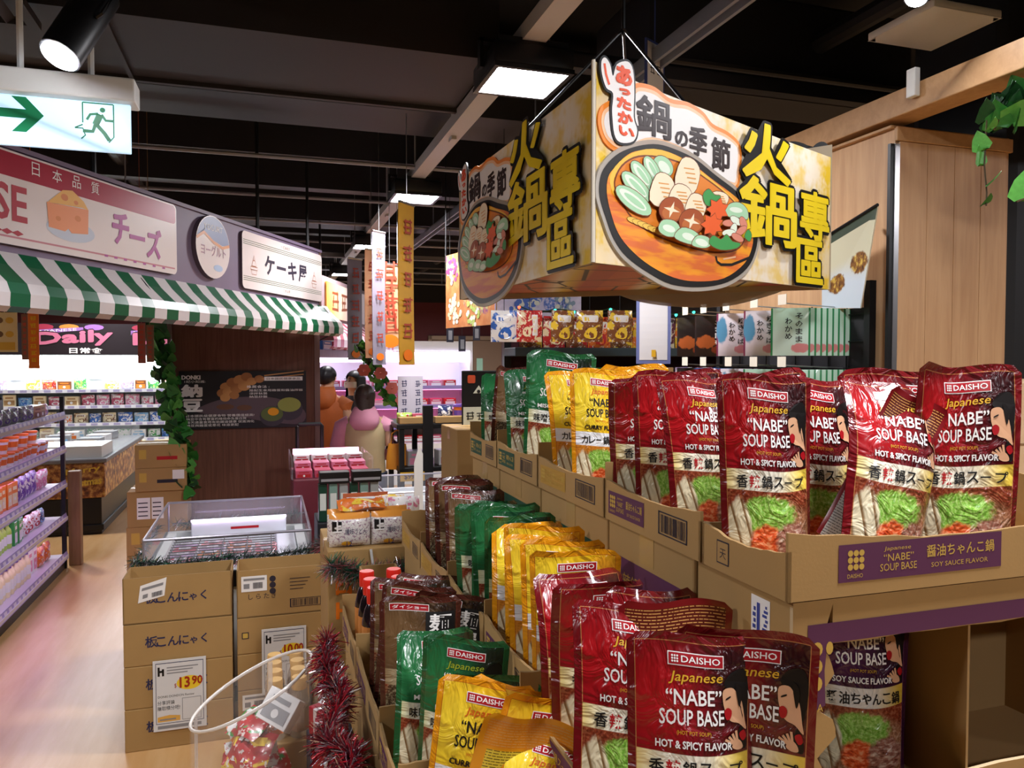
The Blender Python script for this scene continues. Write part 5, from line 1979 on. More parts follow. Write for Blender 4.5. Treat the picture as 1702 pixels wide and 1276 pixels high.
def ksign(name, label, poly, thick=0.02):
    t = thing(name, label, 'sign', (0, 0, 0), group='dairy signs on the fascia')
    mb = MB()
    mb.prism(poly, 0.001, thick, kfn, 0, 1)
    mb.build('board', [SIGNW, M('sign_edge_dark', '#5c4a54', 0.5)], t)
    return t


th_ = 0.0206
# cheese
x1, _ = KS(288, 400)
zt, zb = 2.545, 2.165
x0 = x1 - 2.2
t = ksign('cheese_sign', 'cream cheese sign with red top band and cheese drawing', rrect(x0, x1, zb, zt, 0.03))
mb = MB()
mb.flat(rrect(x0 + 0.01, x1 - 0.01, zt - 0.105, zt - 0.008, 0.02), kfn, th_, 0)
mb.flat(rect(x0 + 0.02, x1 - 0.02, zb + 0.028, zb + 0.036), kfn, th_, 1)
for ch, px, py in (('日', 53, 281), ('本', 87, 292), ('品', 120, 302), ('質', 151, 312)):
    s, z = KS(px, py)
    txt(mb, ch, s - 0.025, z - 0.03, 0.055, kfn, th_ + 0.001, 2)
s, z = KS(25, 340)
txt(mb, 'CHEESE', s + 0.04, z - 0.075, 0.15, kfn, th_ + 0.001, 3, w=0.62, bold=0.02, align='r')
s, z = KS(174, 385)
for ch, px, py, hh in (('チ', 192, 380, 0.15), ('ー', 220, 395, 0.022), ('ズ', 248, 405, 0.15)):
    s, z = KS(px, py)
    txt(mb, ch, s - 0.05, z - hh / 2, hh, kfn, th_ + 0.001, 4, w=0.12, bold=0.03)
for i in range(7):
    s, z = KS(170 + i * 16, 425 + i * 3.4)
    mb.flat(rect(s - 0.012, s + 0.012, z - 0.005, z + 0.005), kfn, th_ + 0.001, 4)
for i in range(3):
    s, z = KS(-14 + i * 18, 380 + i * 4)
    mb.flat([(s - 0.03, z), (s, z - 0.012), (s + 0.03, z), (s, z + 0.012)], kfn, th_ + 0.001, 3)
mb.build('print', [M('sign_red_band', '#a81f38', 0.35), M('sign_rose_line', '#c9848c', 0.4), WHITE, M('sign_red_letter', '#b4404c', 0.4), M('sign_pink_letter', '#b4569a', 0.4)], t)
mb = MB()
s, z = KS(106, 356)
mb.flat(circ(s + 0.02, z - 0.07, 0.15, 0.05, 20), kfn, th_ + 0.0006, 3)
mb.flat([(s - 0.12, z + 0.03), (s + 0.09, z + 0.045), (s + 0.13, z + 0.04), (s + 0.10, z + 0.075), (s + 0.03, z + 0.11), (s - 0.03, z + 0.10)], kfn, th_ + 0.0012, 1)
mb.flat([(s - 0.125, z + 0.03), (s - 0.115, z - 0.075), (s - 0.02, z - 0.08), (s + 0.0, z - 0.065), (s + 0.02, z - 0.082), (s + 0.125, z - 0.07), (s + 0.13, z + 0.042)], kfn, th_ + 0.0012, 0)
for cx, cy, r_ in ((-0.02, 0.07, 0.022), (0.05, 0.06, 0.014), (-0.06, -0.03, 0.016), (0.06, -0.01, 0.02)):
    mb.flat(circ(s + cx, z + cy, r_, r_ * 0.7, 12), kfn, th_ + 0.0018, 2)
mb.build('cheese_drawing', [M('cheese_side', '#ef9a6a', 0.4), M('cheese_top', '#f0b865', 0.4), M('cheese_hole', '#e08a50', 0.4), M('plate_blue', '#c9cfdc', 0.4)], t)
# yogurt disc
s, z = KS(347, 411)
t = ksign('yogurt_sign', 'round white yogurt sign with blue wave', circ(s, z, 0.185, 0.185, 36), 0.03)
mb = MB()
mb.flat([(s + 0.18 * math.cos(a_), z + 0.18 * math.sin(a_)) for a_ in [R(10 + i * 8) for i in range(21)]] + [(s - 0.175, z + 0.045), (s - 0.1, z + 0.085), (s, z + 0.04), (s + 0.1, z + 0.02)], kfn, 0.0306, 0)
mb.flat(stroke([(s - 0.178, z + 0.035), (s - 0.1, z + 0.075), (s, z + 0.03), (s + 0.1, z + 0.008), (s + 0.18, z + 0.03)], 0.018), kfn, 0.0312, 1)
txt(mb, 'YOGURT', s, z + 0.095, 0.035, kfn, 0.0316, 2, align='c')
txt(mb, 'ヨーグルト', s, z - 0.055, 0.065, kfn, 0.0316, 3, align='c', w=0.27, bold=0.01)
mb.flat(circ(s + 0.05, z - 0.12, 0.05, 0.02, 16), kfn, 0.0312, 4)
mb.build('print', [M('yogurt_blue', '#8d98b8', 0.4), M('yogurt_orange', '#e0a070', 0.4), WHITE, M('yogurt_letter', '#b08a9a', 0.4), M('yogurt_pale', '#b8cce8', 0.4)], t)
# cake
x0, _ = KS(398, 440)
x1, _ = KS(531, 470)
t = ksign('cake_sign', 'cream cake shop sign with green pinstripes and dark lettering', rrect(x0, x1, 2.16, 2.53, 0.035))
mb = MB()
w_ = x1 - x0
for zc in (2.475, 2.462, 2.45, 2.24, 2.228, 2.216):
    mb.flat(rect(x0 + 0.012, x1 - 0.012, zc - 0.002, zc + 0.002), kfn, th_, 0)
for i, ch in enumerate('ケーキ屋'):
    hh = 0.022 if ch == 'ー' else 0.125
    zc = 2.345
    txt(mb, ch, x0 + w_ * (0.24 + 0.14 * i), zc - hh / 2, hh, kfn, th_ + 0.001, 1, w=w_ * 0.11, bold=0.025)
txt(mb, '・ C A K E ・', x0 + w_ * 0.5, 2.487, 0.022, kfn, th_ + 0.001, 2, align='c')
txt(mb, '三 食 品 質', x0 + w_ * 0.5, 2.18, 0.022, kfn, th_ + 0.001, 2, align='c')
for cx in (0.12, 0.88):
    q = x0 + w_ * cx
    for pts in ([(q - 0.035, 2.29), (q - 0.03, 2.26), (q + 0.03, 2.26), (q + 0.035, 2.29)], [(q - 0.045, 2.29), (q + 0.045, 2.29), (q + 0.045, 2.31), (q - 0.045, 2.31)],
                [(q - 0.03, 2.315), (q + 0.03, 2.315), (q + 0.015, 2.35), (q - 0.015, 2.35)], [(q - 0.012, 2.355), (q + 0.012, 2.355), (q, 2.385)]):
        mb.flat(stroke(pts + [pts[0]], 0.004), kfn, th_ + 0.001, 3)
mb.build('print', [M('pinstripe_green', '#5a6a48', 0.4), M('cake_letter', '#3a3444', 0.4), M('cake_small', '#8a6a58', 0.4), M('cake_outline', '#b8785a', 0.4)], t)


def awning(name, label, base, dr, nr, s0, s1, ztop, stripe, c1, c2, out=0.13, fold=2.0, low=1.905):
    t = thing(name, label, 'awning', (0, 0, 0))

    def pt(s, t_, z):
        return (base.x + dr.x * s + nr.x * t_, base.y + dr.y * s + nr.y * t_, z)
    mb = MB()
    vb = MB()
    n = int(round((s1 - s0) / stripe))
    prof = [(0.0, ztop), (out * 0.35, ztop - (ztop - fold) * 0.42), (out * 0.75, ztop - (ztop - fold) * 0.78), (out, fold)]
    vpro = [(out, fold), (out + 0.016, fold - (fold - low) * 0.45), (out + 0.012, low)]
    for i in range(n):
        a0, a1 = s0 + i * stripe, s0 + (i + 1) * stripe
        for pr, m_ in ((prof, mb), (vpro, vb)):
            for k in range(len(pr) - 1):
                (t0, z0), (t1, z1) = pr[k], pr[k + 1]
                m_.add([pt(a0, t0, z0), pt(a0, t1, z1), pt(a1, t1, z1), pt(a1, t0, z0)], [(0, 1, 2, 3)], i % 2)
        # under-hem, half a stripe out of step
        a0 += stripe * 0.5
        a1 += stripe * 0.5
        vb.add([pt(a0, out - 0.02, low + 0.012), pt(a1, out - 0.02, low + 0.012), pt(a1, out - 0.05, low - 0.018), pt(a0, out - 0.05, low - 0.018)], [(0, 1, 2, 3)], i % 2)
    mb.build('canopy', [c1, c2], t, 60)
    vb.build('valance', [c1, c2], t, 60)
    mb = MB()
    mb.tube([pt(s0, out - 0.01, fold - 0.012), pt(s1, out - 0.01, fold - 0.012)], 0.008, 6)
    for s in (s0 + 0.05, (s0 + s1) / 2, s1 - 0.05):
        mb.tube([pt(s, 0.01, ztop - 0.02), pt(s, out - 0.01, fold - 0.012)], 0.007, 5)
        mb.tube([pt(s, 0.01, fold - 0.1), pt(s, out - 0.02, fold - 0.02)], 0.006, 5)
    mb.build('frame', BLKMET, t)
    return t


AWG, AWW = M('awning_green', '#0f5a38', 0.35), M('awning_white', '#d5cccb', 0.35)
awning('green_striped_awning', 'green and white striped awning under the dairy signs', K0, KD, KN, S0, KL + 0.1, 2.135, 0.1, AWG, AWW)
# thin banners and a poster hanging under the awning
for lab, px, y0, y1, w, c, Y in (('orange lettered strip banner hanging under the awning', 57, 520, 612, 0.055, ORANGE, 4.2), ('brown strip banner behind the orange one', 42, 522, 598, 0.035, M('banner_brown', '#8a5c40', 0.6), 4.5),
                                 ('rusty strip banner beside the ivy column', 236, 537, 604, 0.05, M('banner_rust', '#a8604c', 0.6), 5.2), ('brown strip banner touching the ivy', 250, 540, 602, 0.05, M('banner_tan', '#8c6a48', 0.6), 5.4)):
    p0, p1 = at(px, y0, Y), at(px, y1, Y)
    t = thing('strip_banner', lab, 'banner', p1, TH * 0.3, 'strip banners')
    h = p0.z - p1.z
    mb = MB()
    mb.box(-w / 2, w / 2, -0.002, 0.002, 0, h)
    mb.tube([(0, 0, h), (0, 0, CEIL - p1.z)], 0.002, 4)
    mb.build('cloth', c, t)
    mb = MB()
    for i in range(7):
        scrib(mb, -w * 0.32, h * (0.86 - 0.125 * i), h * 0.085, w * 0.62, FRONT, 0.0025, 0, i)
    mb.build('lettering', [M('banner_ink', '#d8401c', 0.5) if c is not ORANGE else YEL], t)
p = at(8, 552, 3.9)
t = thing('hanging_poster', 'yellow cream poster hanging at the left edge under the awning', 'poster', p, 0.1)
mb = MB()
mb.box(-0.11, 0.06, -0.003, 0.003, -0.1, 0.1)
mb.tube([(0, 0, 0.1), (0, 0, CEIL - p.z)], 0.002, 4)
mb.build('board', M('poster_cream', '#e6cf9a', 0.5), t)
mb = MB()
for i in range(6):
    mb.flat(circ(-0.075 + 0.05 * (i % 3), 0.06 - 0.07 * (i // 3), 0.02, 0.016, 12), FRONT, 0.004, i % 3)
mb.flat(rect(-0.1, 0.05, -0.09, -0.05), FRONT, 0.004, 2)
mb.build('print', [M('poster_red', '#c0503a', 0.5), M('poster_brown', '#7a5a3a', 0.5), M('poster_yellow', '#e0b040', 0.5)], t)

# ================================================================== brown end panel with soybean poster
WALNUT = wood('walnut_panel', '#5f3c2e', '#76503e', 14, 0.7, 0.5)
pa = ab(at(287, 700, 6.15))
pb = ab(at(524, 700, 6.15 + 0.36))
PW_ = pb[0] - pa[0]
t = thing('walnut_end_panel', 'dark walnut end panel of the kiosk, behind the poster', 'panel', F(pa[0], pa[1], 0), TH)
mb = MB()
mb.box(0, PW_, 0, 0.28, 0, 2.1)
mb.build('body', WALNUT, t)
mb = MB()
mb.box(-0.03, 0.004, -0.012, 0.0, 0, 2.1)
mb.build('edge_trim', M('taupe_trim', '#7d6660', 0.5), t)
mb = MB()
mb.box(PW_ - 0.004, PW_ + 0.04, -0.012, 0.0, 0, 2.1)
mb.build('edge_trim', M('taupe_trim', '#7d6660', 0.5), t)
f0 = lambda px, py: (lambda q: (ab(q)[0] - pa[0], q.z))(at(px, py, 6.15 + 0.36 * (px - 287) / 237))
x0, z1 = f0(298, 617)
x1, z0 = f0(509, 708)
t = thing('natto_poster', 'black soybean dish poster on the walnut panel', 'poster', F(pa[0], pa[1] - 0.014, 0), TH)
mb = MB()
mb.prism(rect(x0, x1, z0, z1), 0.0, 0.01, lambda x, y, tt: (x, -tt, y))
mb.build('board', M('poster_black', '#17151a', 0.35), t)
W_, H_ = x1 - x0, z1 - z0
pf = lambda x, y, tt: (x0 + x * W_, -0.0105 - tt, z0 + y * H_)
mb = MB()
mb.flat(blob([(0.12, 0.33), (0.3, 0.5), (0.5, 0.55), (0.75, 0.52), (0.98, 0.3), (0.95, 0.06), (0.7, 0.1), (0.45, 0.2), (0.25, 0.24)], 4), pf, 0.0, 0)
for i, (cx, cy, r_) in enumerate([(0.36, 0.72, 0.05), (0.41, 0.80, 0.05), (0.47, 0.84, 0.055), (0.33, 0.62, 0.045), (0.38, 0.64, 0.05), (0.44, 0.70, 0.05), (0.50, 0.74, 0.05), (0.42, 0.58, 0.04), (0.35, 0.54, 0.04), (0.52, 0.90, 0.045), (0.56, 0.82, 0.04), (0.62, 0.86, 0.04)]):
    mb.flat(circ(cx, cy, r_, r_ * 1.7, 14), pf, 0.0006 + i * 0.0003, 1 + i % 2)
mb.flat(circ(0.5, 0.36, 0.06, 0.05, 14), pf, 0.001, 3)
mb.flat(circ(0.35, 0.38, 0.07, 0.05, 14), pf, 0.001, 3)
for k, pts in enumerate(([(0.66, 0.92), (0.98, 1.0)], [(0.64, 0.86), (0.98, 0.94)])):
    mb.flat(stroke(pts, 0.018), pf, 0.004, 4)
mb.flat(circ(0.72, 0.2, 0.1, 0.18, 22), pf, 0.001, 5)
mb.flat(circ(0.72, 0.24, 0.09, 0.13, 20), pf, 0.0015, 6)
mb.flat(circ(0.73, 0.28, 0.045, 0.07, 16), pf, 0.002, 7)
mb.flat(circ(0.86, 0.32, 0.11, 0.2, 22), pf, 0.0012, 5)
mb.flat(circ(0.86, 0.4, 0.095, 0.13, 20), pf, 0.0017, 8)
mb.build('dish_picture', [M('poster_mauve', '#5a4a52', 0.4), M('bean_a', '#c08a4c', 0.4), M('bean_b', '#a8703a', 0.4), M('bean_shadow', '#6a4630', 0.4), M('chopstick', '#c08c50', 0.4),
                          M('bowl_dark', '#3a3440', 0.4), M('bowl_green', '#5a6a34', 0.4), M('egg_yolk', '#f0a41c', 0.3), M('bowl_lime', '#98a04a', 0.4)], t)
mb = MB()
txt(mb, 'DONKI', 0.02, 0.86, 0.07, pf, 0.001, 0, w=0.14, bold=0.04)
txt(mb, '1紀小知識:', 0.04, 0.80, 0.045, pf, 0.001, 0, w=0.16)
for i, ch in enumerate('納豆'):
    txt(mb, ch, 0.02, 0.56 - 0.25 * i, 0.21, pf, 0.005, 0, w=0.15, bold=0.04)
mb.flat(rect(0.66, 0.97, 0.83, 0.90), pf, 0.005, 0)
txt(mb, '日本國民健康食品', 0.68, 0.845, 0.04, pf, 0.006, 1, w=0.27)
txt(mb, '推薦食法 :', 0.52, 0.70, 0.05, pf, 0.005, 0, w=0.18)
for i, s in enumerate(('搭配生食用雞蛋和醬油拌飯', '涼拌秋葵', '納豆炒飯')):
    txt(mb, s, 0.54, 0.64 - i * 0.055, 0.042, pf, 0.005, 0, w=0.036 * len(s))
for i, s in enumerate(('日本國民級健康食物 營養價值極高!', '納豆中含有豐富的維他命及蛋白質', '每天適量食用有助腸道健康 促進消化', '納豆與雞蛋或蔥花 味道更配')):
    txt(mb, s, 0.05, 0.21 - i * 0.055, 0.045, pf, 0.005, 0, w=0.031 * len(s))
mb.build('lettering', [WHITE, BLACK], t)
ivy('ivy_garland', 'long green ivy garland hanging down the walnut panel edge', [at(262, 536, 5.95), at(268, 580, 5.95), at(280, 650, 5.95), at(296, 720, 5.93), at(306, 780, 5.93), at(312, 822, 5.93)], 150, 0.085, 0.085, 31, weights=(0.5, 0.28, 0.22))

# cartons stacked against the panel
zz = 0.0
for i, (px, h, w, d) in enumerate(((210, 0.215, 0.42, 0.4), (210, 0.215, 0.42, 0.4), (212, 0.27, 0.42, 0.4), (226, 0.175, 0.36, 0.36), (226, 0.175, 0.36, 0.36))):
    q = ab(at(px, 900, 5.75))

    def pr(mb, fr, sd, h=h, w=w, i=i):
        if i == 2:
            mb.flat(rect(w * 0.16, w * 0.38, h * 0.22, h * 0.82), fr, 0.0006, 1)
            mb.flat(rect(w * 0.40, w * 0.6, h * 0.22, h * 0.82), fr, 0.0006, 1)
            for k in range(4):
                mb.flat(rect(w * 0.18, w * 0.34, h * (0.3 + k * 0.12), h * (0.33 + k * 0.12)), fr, 0.001, 0)
                mb.flat(rect(w * 0.42, w * 0.56, h * (0.3 + k * 0.12), h * (0.33 + k * 0.12)), fr, 0.001, 0)
        else:
            mb.flat(rect(w * 0.42, w * 0.82, h * 0.35, h * 0.5), fr, 0.0006, 7 if i != 3 else 0)
            mb.flat(rect(w * 0.08, w * 0.22, h * 0.4, h * 0.8), fr, 0.0006, 4)
            if i == 3:
                mb.flat(rect(w * 0.72, w * 0.95, h * 0.5, h * 0.9), fr, 0.0008, 1)
    carton('kraft carton beside the walnut panel, %s from the floor' % ORD[i], F(q[0], q[1], zz), w, d, h, TH, 'cartons beside the walnut panel', pr)
    zz += h + 0.001

# ================================================================== gondola shelf on the left with lilac-lit goods
GA, GB0, GB1 = -1.53, 4.3, 7.05
GD = 0.42
t = thing('gondola_shelf', 'black gondola shelf with lilac price rails at the left edge', 'shelf', F(GA, GB0, 0), TH)
mb = MB()
for b in (0.0, GB1 - GB0 - 0.03):
    mb.box(-0.05, -0.02, b, b + 0.03, 0, 1.40)
    mb.box(-GD - 0.06, -GD - 0.03, b, b + 0.03, 0, 1.40)
mb.build('post', BLKMET, t)
mb = MB()
mb.box(-GD - 0.035, -GD - 0.03, 0.03, GB1 - GB0 - 0.03, 0.1, 1.38)
mb.build('back_panel', M('gondola_back', '#3a3644', 0.5), t)
LSH = (0.12, 0.43, 0.70, 0.98, 1.25)
for z in LSH:
    mb = MB()
    mb.box(-GD, 0.0, 0, GB1 - GB0 - 0.04, z - 0.022, z)
    sh = mb.build('shelf_board', M('shelf_white', '#cfc8d4', 0.4), t)
    mb = MB()
    mb.add([(0.0, 0, z - 0.03), (0.0, GB1 - GB0 - 0.04, z - 0.03), (-0.012, GB1 - GB0 - 0.04, z + 0.03), (-0.012, 0, z + 0.03),
            (-0.02, 0, z - 0.03), (-0.02, GB1 - GB0 - 0.04, z - 0.03)], [(0, 1, 2, 3), (4, 0, 3), (1, 5, 2), (4, 5, 1, 0)])
    mb.build('price_rail', M('rail_lilac', '#9f93d6', 0.35), sh)
    mb = MB()
    k = 0.06
    while k < GB1 - GB0 - 0.15:
        fn = lambda x, y, tt: (0.001 - 0.012 * (y + 0.03) / 0.06 + tt, x, z + y)
        mb.flat(rect(k, k + 0.055, -0.02, 0.022)[::1], fn, 0.0006, 0)
        mb.flat(rect(k + 0.008, k + 0.047, -0.008, 0.0), fn, 0.0012, 1)
        k += 0.095
    mb.build('price_labels', [M('label_lilac', '#d8d0ee', 0.4), M('label_ink', '#4a3f78', 0.5)], sh)['kind'] = 'stuff'
    if z > 0.2:
        mb = MB()
        mb.box(-0.06, -0.045, 0.05, GB1 - GB0 - 0.1, z - 0.034, z - 0.024)
        mb.build('light_strip', M('added_lilac_glow', '#ffffff', 0.4, emit=7.0, ecol='#e2b4ff'), sh)  # added glowing strip that brightens the goods, standing in for nearby pink lights
mb = MB()
mb.box(-GD, -0.03, 0, GB1 - GB0 - 0.04, 0.0, 0.095)
mb.build('plinth', BLKMET, t)
rnd = random.Random(77)
ROWS = {
    0.12: [('box', 'white', 'lilac', 0.07, 0.06, 0.2)] * 4 + [('bottle', 'cream', 'purple', 0.065, 0.065, 0.2)] * 12 + [('box', 'white', 'pink', 0.09, 0.05, 0.19)] * 2 + [('bag', 'orange', 'rose', 0.16, 0.07, 0.15)] * 3,
    0.43: [('box', 'pink', 'rose', 0.08, 0.06, 0.17)] * 4 + [('bottle', 'lime', 'white', 0.06, 0.06, 0.18)] * 7 + [('box', 'green', 'white', 0.07, 0.06, 0.16)] * 3 + [('bag', 'white', 'red', 0.13, 0.06, 0.13)] * 3 + [('bag', 'navy', 'sky', 0.15, 0.07, 0.12)] * 2,
    0.70: [('box', 'rose', 'pink', 0.08, 0.06, 0.15)] * 6 + [('box', 'orange', 'cream', 0.085, 0.06, 0.17)] * 4 + [('bag', 'purple', 'white', 0.13, 0.06, 0.17)] * 4 + [('bag', 'pink', 'white', 0.14, 0.06, 0.14)] * 3 + [('bag', 'plum', 'rose', 0.12, 0.06, 0.12)] * 2,
    0.98: [('tub', 'white', 'white', 0.1, 0.1, 0.085)] * 5 + [('tub', 'white', 'orange', 0.1, 0.1, 0.095)] * 8 + [('tub', 'orange', 'white', 0.1, 0.1, 0.09)] * 3 + [('bag', 'pink', 'lilac', 0.14, 0.07, 0.15)] * 3,
    1.25: [('bag', 'navy', 'grey', 0.14, 0.06, 0.1)] * 4 + [('bag', 'grey', 'purple', 0.15, 0.06, 0.11)] * 5 + [('box', 'tan', 'brown', 0.12, 0.09, 0.1)] * 2 + [('bag', 'pink', 'lilac', 0.15, 0.07, 0.1)] * 3,
}
sn = {0.12: 'bottom', 0.43: 'second lowest', 0.70: 'middle', 0.98: 'second highest', 1.25: 'top'}
for z, items in ROWS.items():
    b = 5.1
    items = items + items[-3:] * 3
    for i, (kind, c1, c2, w, d, h) in enumerate(items):
        if b + w > GB1 - 0.1:
            break
        lab = '%s and %s %s, %s along the %s lilac-lit shelf' % (CNAME.get(c1, c1), CNAME.get(c2, c2), GNAME[kind][0].replace('_', ' '), ORD[min(i, 19)] if i < 20 else 'last', sn[z])
        goods(kind, c1, c2, w, d, h, F(GA - 0.12 - rnd.uniform(0, 0.02), b + w / 2, z + 0.001), TH + PI / 2 - 0.1 + rnd.uniform(-0.12, 0.12), lab, 'goods on the %s gondola shelf' % sn[z])
        if kind == 'tub' and c2 == 'orange' and i % 2 == 0:
            goods(kind, c1, c2, w, d, h, F(GA - 0.13, b + w / 2 + 0.01, z + h + 0.002), TH + 1.4, lab.replace('along', 'stacked on top along'), 'goods on the %s gondola shelf' % sn[z])
        b += w + 0.012
# wooden post at the far end of the gondola
mb = MB()
mb.rbox(0, 0.09, 0, 0.09, 0, 0.78, 0.006)
tag(mb.build('timber_post', wood('timber', '#7a5a3c', '#93714e', 8, 0.8), loc=F(GA - 0.02, GB1 + 0.05, 0), rz=TH), 'short timber post at the end of the gondola', 'post')

# ================================================================== island freezer with christmas print
q = ab(at(176, 890, 7.43))
t = thing('christmas_island_freezer', 'island freezer with brown christmas food print at the end of the aisle', 'freezer', F(q[0] - 0.95, q[1], 0), TH)
g = G('christmas_print', 0.4)
n = g.noise(g.tc.outputs['Object'], 16.0, 4)
v = g.voro(g.tc.outputs['Object'], 9.0)
c = g.ramp(n, [(0.3, '#3a1c14'), (0.45, '#7a4424'), (0.55, '#b88444'), (0.68, '#e0c070')])
c = g.mix(g.step(v.outputs['Distance'], 0.25, 0.15), c, g.ramp(n, [(0.4, '#9a2a1c'), (0.6, '#d8a83c')]))
g.out(c)
mb = MB()
mb.rbox(0, 0.95, 0, 2.4, 0.36, 0.70, 0.02)
mb.build('printed_body', MATS['christmas_print'], t)
mb = MB()
mb.rbox(0.04, 0.91, 0.04, 2.36, 0.0, 0.36, 0.01)
mb.rbox(0.02, 0.93, 0.02, 2.38, 0.04, 0.1, 0.01)
mb.build('base', BLKMET, t)
mb = MB()
mb.rbox(-0.02, 0.97, -0.02, 2.42, 0.70, 0.745, 0.012)
mb.build('bumper', M('grey_bumper', '#6f6f72', 0.4), t)
GLASS = M('clear_glass', '#dfe8ea', 0.04, alpha=0.14)
mb = MB()
mb.box(0.03, 0.92, 0.03, 0.6, 0.745, 0.86)
mb.build('white_lid', M('freezer_white', '#d6dad8', 0.35), t)
mb = MB()
for (x0_, x1_, y0_, y1_) in ((0.02, 0.03, 0.6, 2.38), (0.92, 0.93, 0.6, 2.38), (0.03, 0.92, 2.37, 2.38)):
    mb.box(x0_, x1_, y0_, y1_, 0.745, 0.88)
mb.build('glass_wall', GLASS, t)
mb = MB()
txt(mb, 'Merry', 0.36, 0.575, 0.07, lambda x, y, tt: (x + 0.25, -tt, y), 0.003, 0, w=0.3, bold=0.03, slope=0.12)
txt(mb, 'Christmas', 0.34, 0.46, 0.07, lambda x, y, tt: (x + 0.25, -tt, y), 0.003, 0, w=0.33, bold=0.03, slope=0.12)
mb.build('lettering', [M('xmas_gold', '#e8c84a', 0.4)], t)
rnd = random.Random(4)
for i in range(8):
    goods('box', rnd.choice(['white', 'tan', 'grey', 'cream']), rnd.choice(['tan', 'sky', 'orange']), 0.22, 0.2, 0.09, F(q[0] - 0.95 + 0.2 + 0.4 * (i % 2), q[1] + 0.8 + 0.42 * (i // 2), 0.746), TH + rnd.uniform(-0.2, 0.2),
          'frozen food box in the christmas island freezer, %s from the near end' % ORD[i], 'boxes in the island freezer')

# ================================================================== open chiller cabinet at the back left
q = ab(at(140, 650, 10.5))
CHB = q[1]
CX0, CX1 = -5.4, -0.55
t = thing('open_chiller', 'bright white open chiller cabinet with stocked shelves at the back left', 'chiller', F(CX0, CHB, 0), TH)
CW2 = CX1 - CX0
CHW = M('chiller_white', '#e3eaec', 0.35)
mb = MB()
mb.box(0, CW2, 0.65, 0.7, 0, 2.0).box(-0.04, 0, -0.1, 0.7, 0, 2.0).box(CW2, CW2 + 0.04, -0.1, 0.7, 0, 2.0).box(0, CW2, -0.05, 0.65, 1.74, 2.0)
mb.build('cabinet_body', CHW, t)
mb = MB()
mb.rbox(0, CW2, -0.2, 0.65, 0.0, 0.48, 0.02)
mb.build('base', CHW, t)
CSH = (0.60, 0.82, 1.06, 1.28)
for z in CSH:
    mb = MB()
    mb.box(0, CW2, 0.0, 0.64, z - 0.03, z)
    sh = mb.build('shelf', M('chiller_shelf', '#cfd8dc', 0.3), t)
    mb = MB()
    mb.box(0, CW2, -0.012, 0.0, z - 0.035, z + 0.012)
    mb.build('price_rail', M('rail_pale', '#d9dde6', 0.4), sh)
    mb = MB()
    for k in range(34):
        mb.flat(rect(0.05 + k * 0.14, 0.05 + k * 0.14 + 0.08, z - 0.028, z + 0.004), lambda x, y, tt: (x, -0.012 - tt, y), 0.001, 0)
    mb.build('price_labels', [M('label_lav', '#9f9cc0', 0.5)], sh)['kind'] = 'stuff'
mb = MB()
mb.box(0.02, CW2 - 0.02, -0.06, 0.1, 1.62, 1.74)
mb.build('light_tube', M('chiller_light', '#ffffff', 0.4, emit=11.0, ecol='#f0fbff'), t)
rnd = random.Random(9)
cpool = {0.60: [('box', 'white', 'sky'), ('box', 'cream', 'tan'), ('bag', 'white', 'green'), ('bag', 'green', 'white'), ('bag', 'blue', 'sky')],
         0.82: [('bag', 'sky', 'white'), ('bag', 'cream', 'brown'), ('bag', 'white', 'blue'), ('bag', 'blue', 'white'), ('bag', 'white', 'orange')],
         1.06: [('bag', 'sky', 'blue'), ('bag', 'pink', 'white'), ('box', 'cream', 'tan'), ('bag', 'white', 'rose'), ('bag', 'rose', 'white')],
         1.28: [('bag', 'red', 'orange'), ('tub', 'white', 'grey'), ('box', 'brown', 'orange'), ('bag', 'yellow', 'white'), ('bag', 'green', 'lime'), ('bag', 'lilac', 'white')]}
csn = {0.60: 'lowest', 0.82: 'second lowest', 1.06: 'second highest', 1.28: 'top'}
for z in CSH:
    x = 1.35
    i = 0
    while x < CW2 - 0.25 and i < 20:
        kind, c1, c2 = cpool[z][(i * 7 + int(z * 10)) // 3 % len(cpool[z])]
        w, h = rnd.uniform(0.14, 0.19), rnd.uniform(0.12, 0.16)
        w, h = round(w, 2), round(h, 2)
        goods(kind, c1, c2, w, 0.1 if kind != 'tub' else w, h, F(CX0 + x + w / 2, CHB + 0.12 + (0.0 if kind != 'tub' else 0.05), z + 0.001), TH + rnd.uniform(-0.15, 0.15),
              '%s and %s %s, %s along the %s chiller shelf' % (CNAME.get(c1, c1), CNAME.get(c2, c2), GNAME[kind][0].replace('_', ' '), ORD[i], csn[z]), 'goods on the %s chiller shelf' % csn[z], simple=True)
        x += w + 0.02
        i += 1
for i in range(5):
    goods('box', 'cream', 'tan', 0.3, 0.2, 0.1, F(CX0 + 2.4 + i * 0.42, CHB - 0.02, 0.481), TH, 'cream food box on the chiller base, %s from the left' % ORD[i], 'boxes on the chiller base', simple=True)
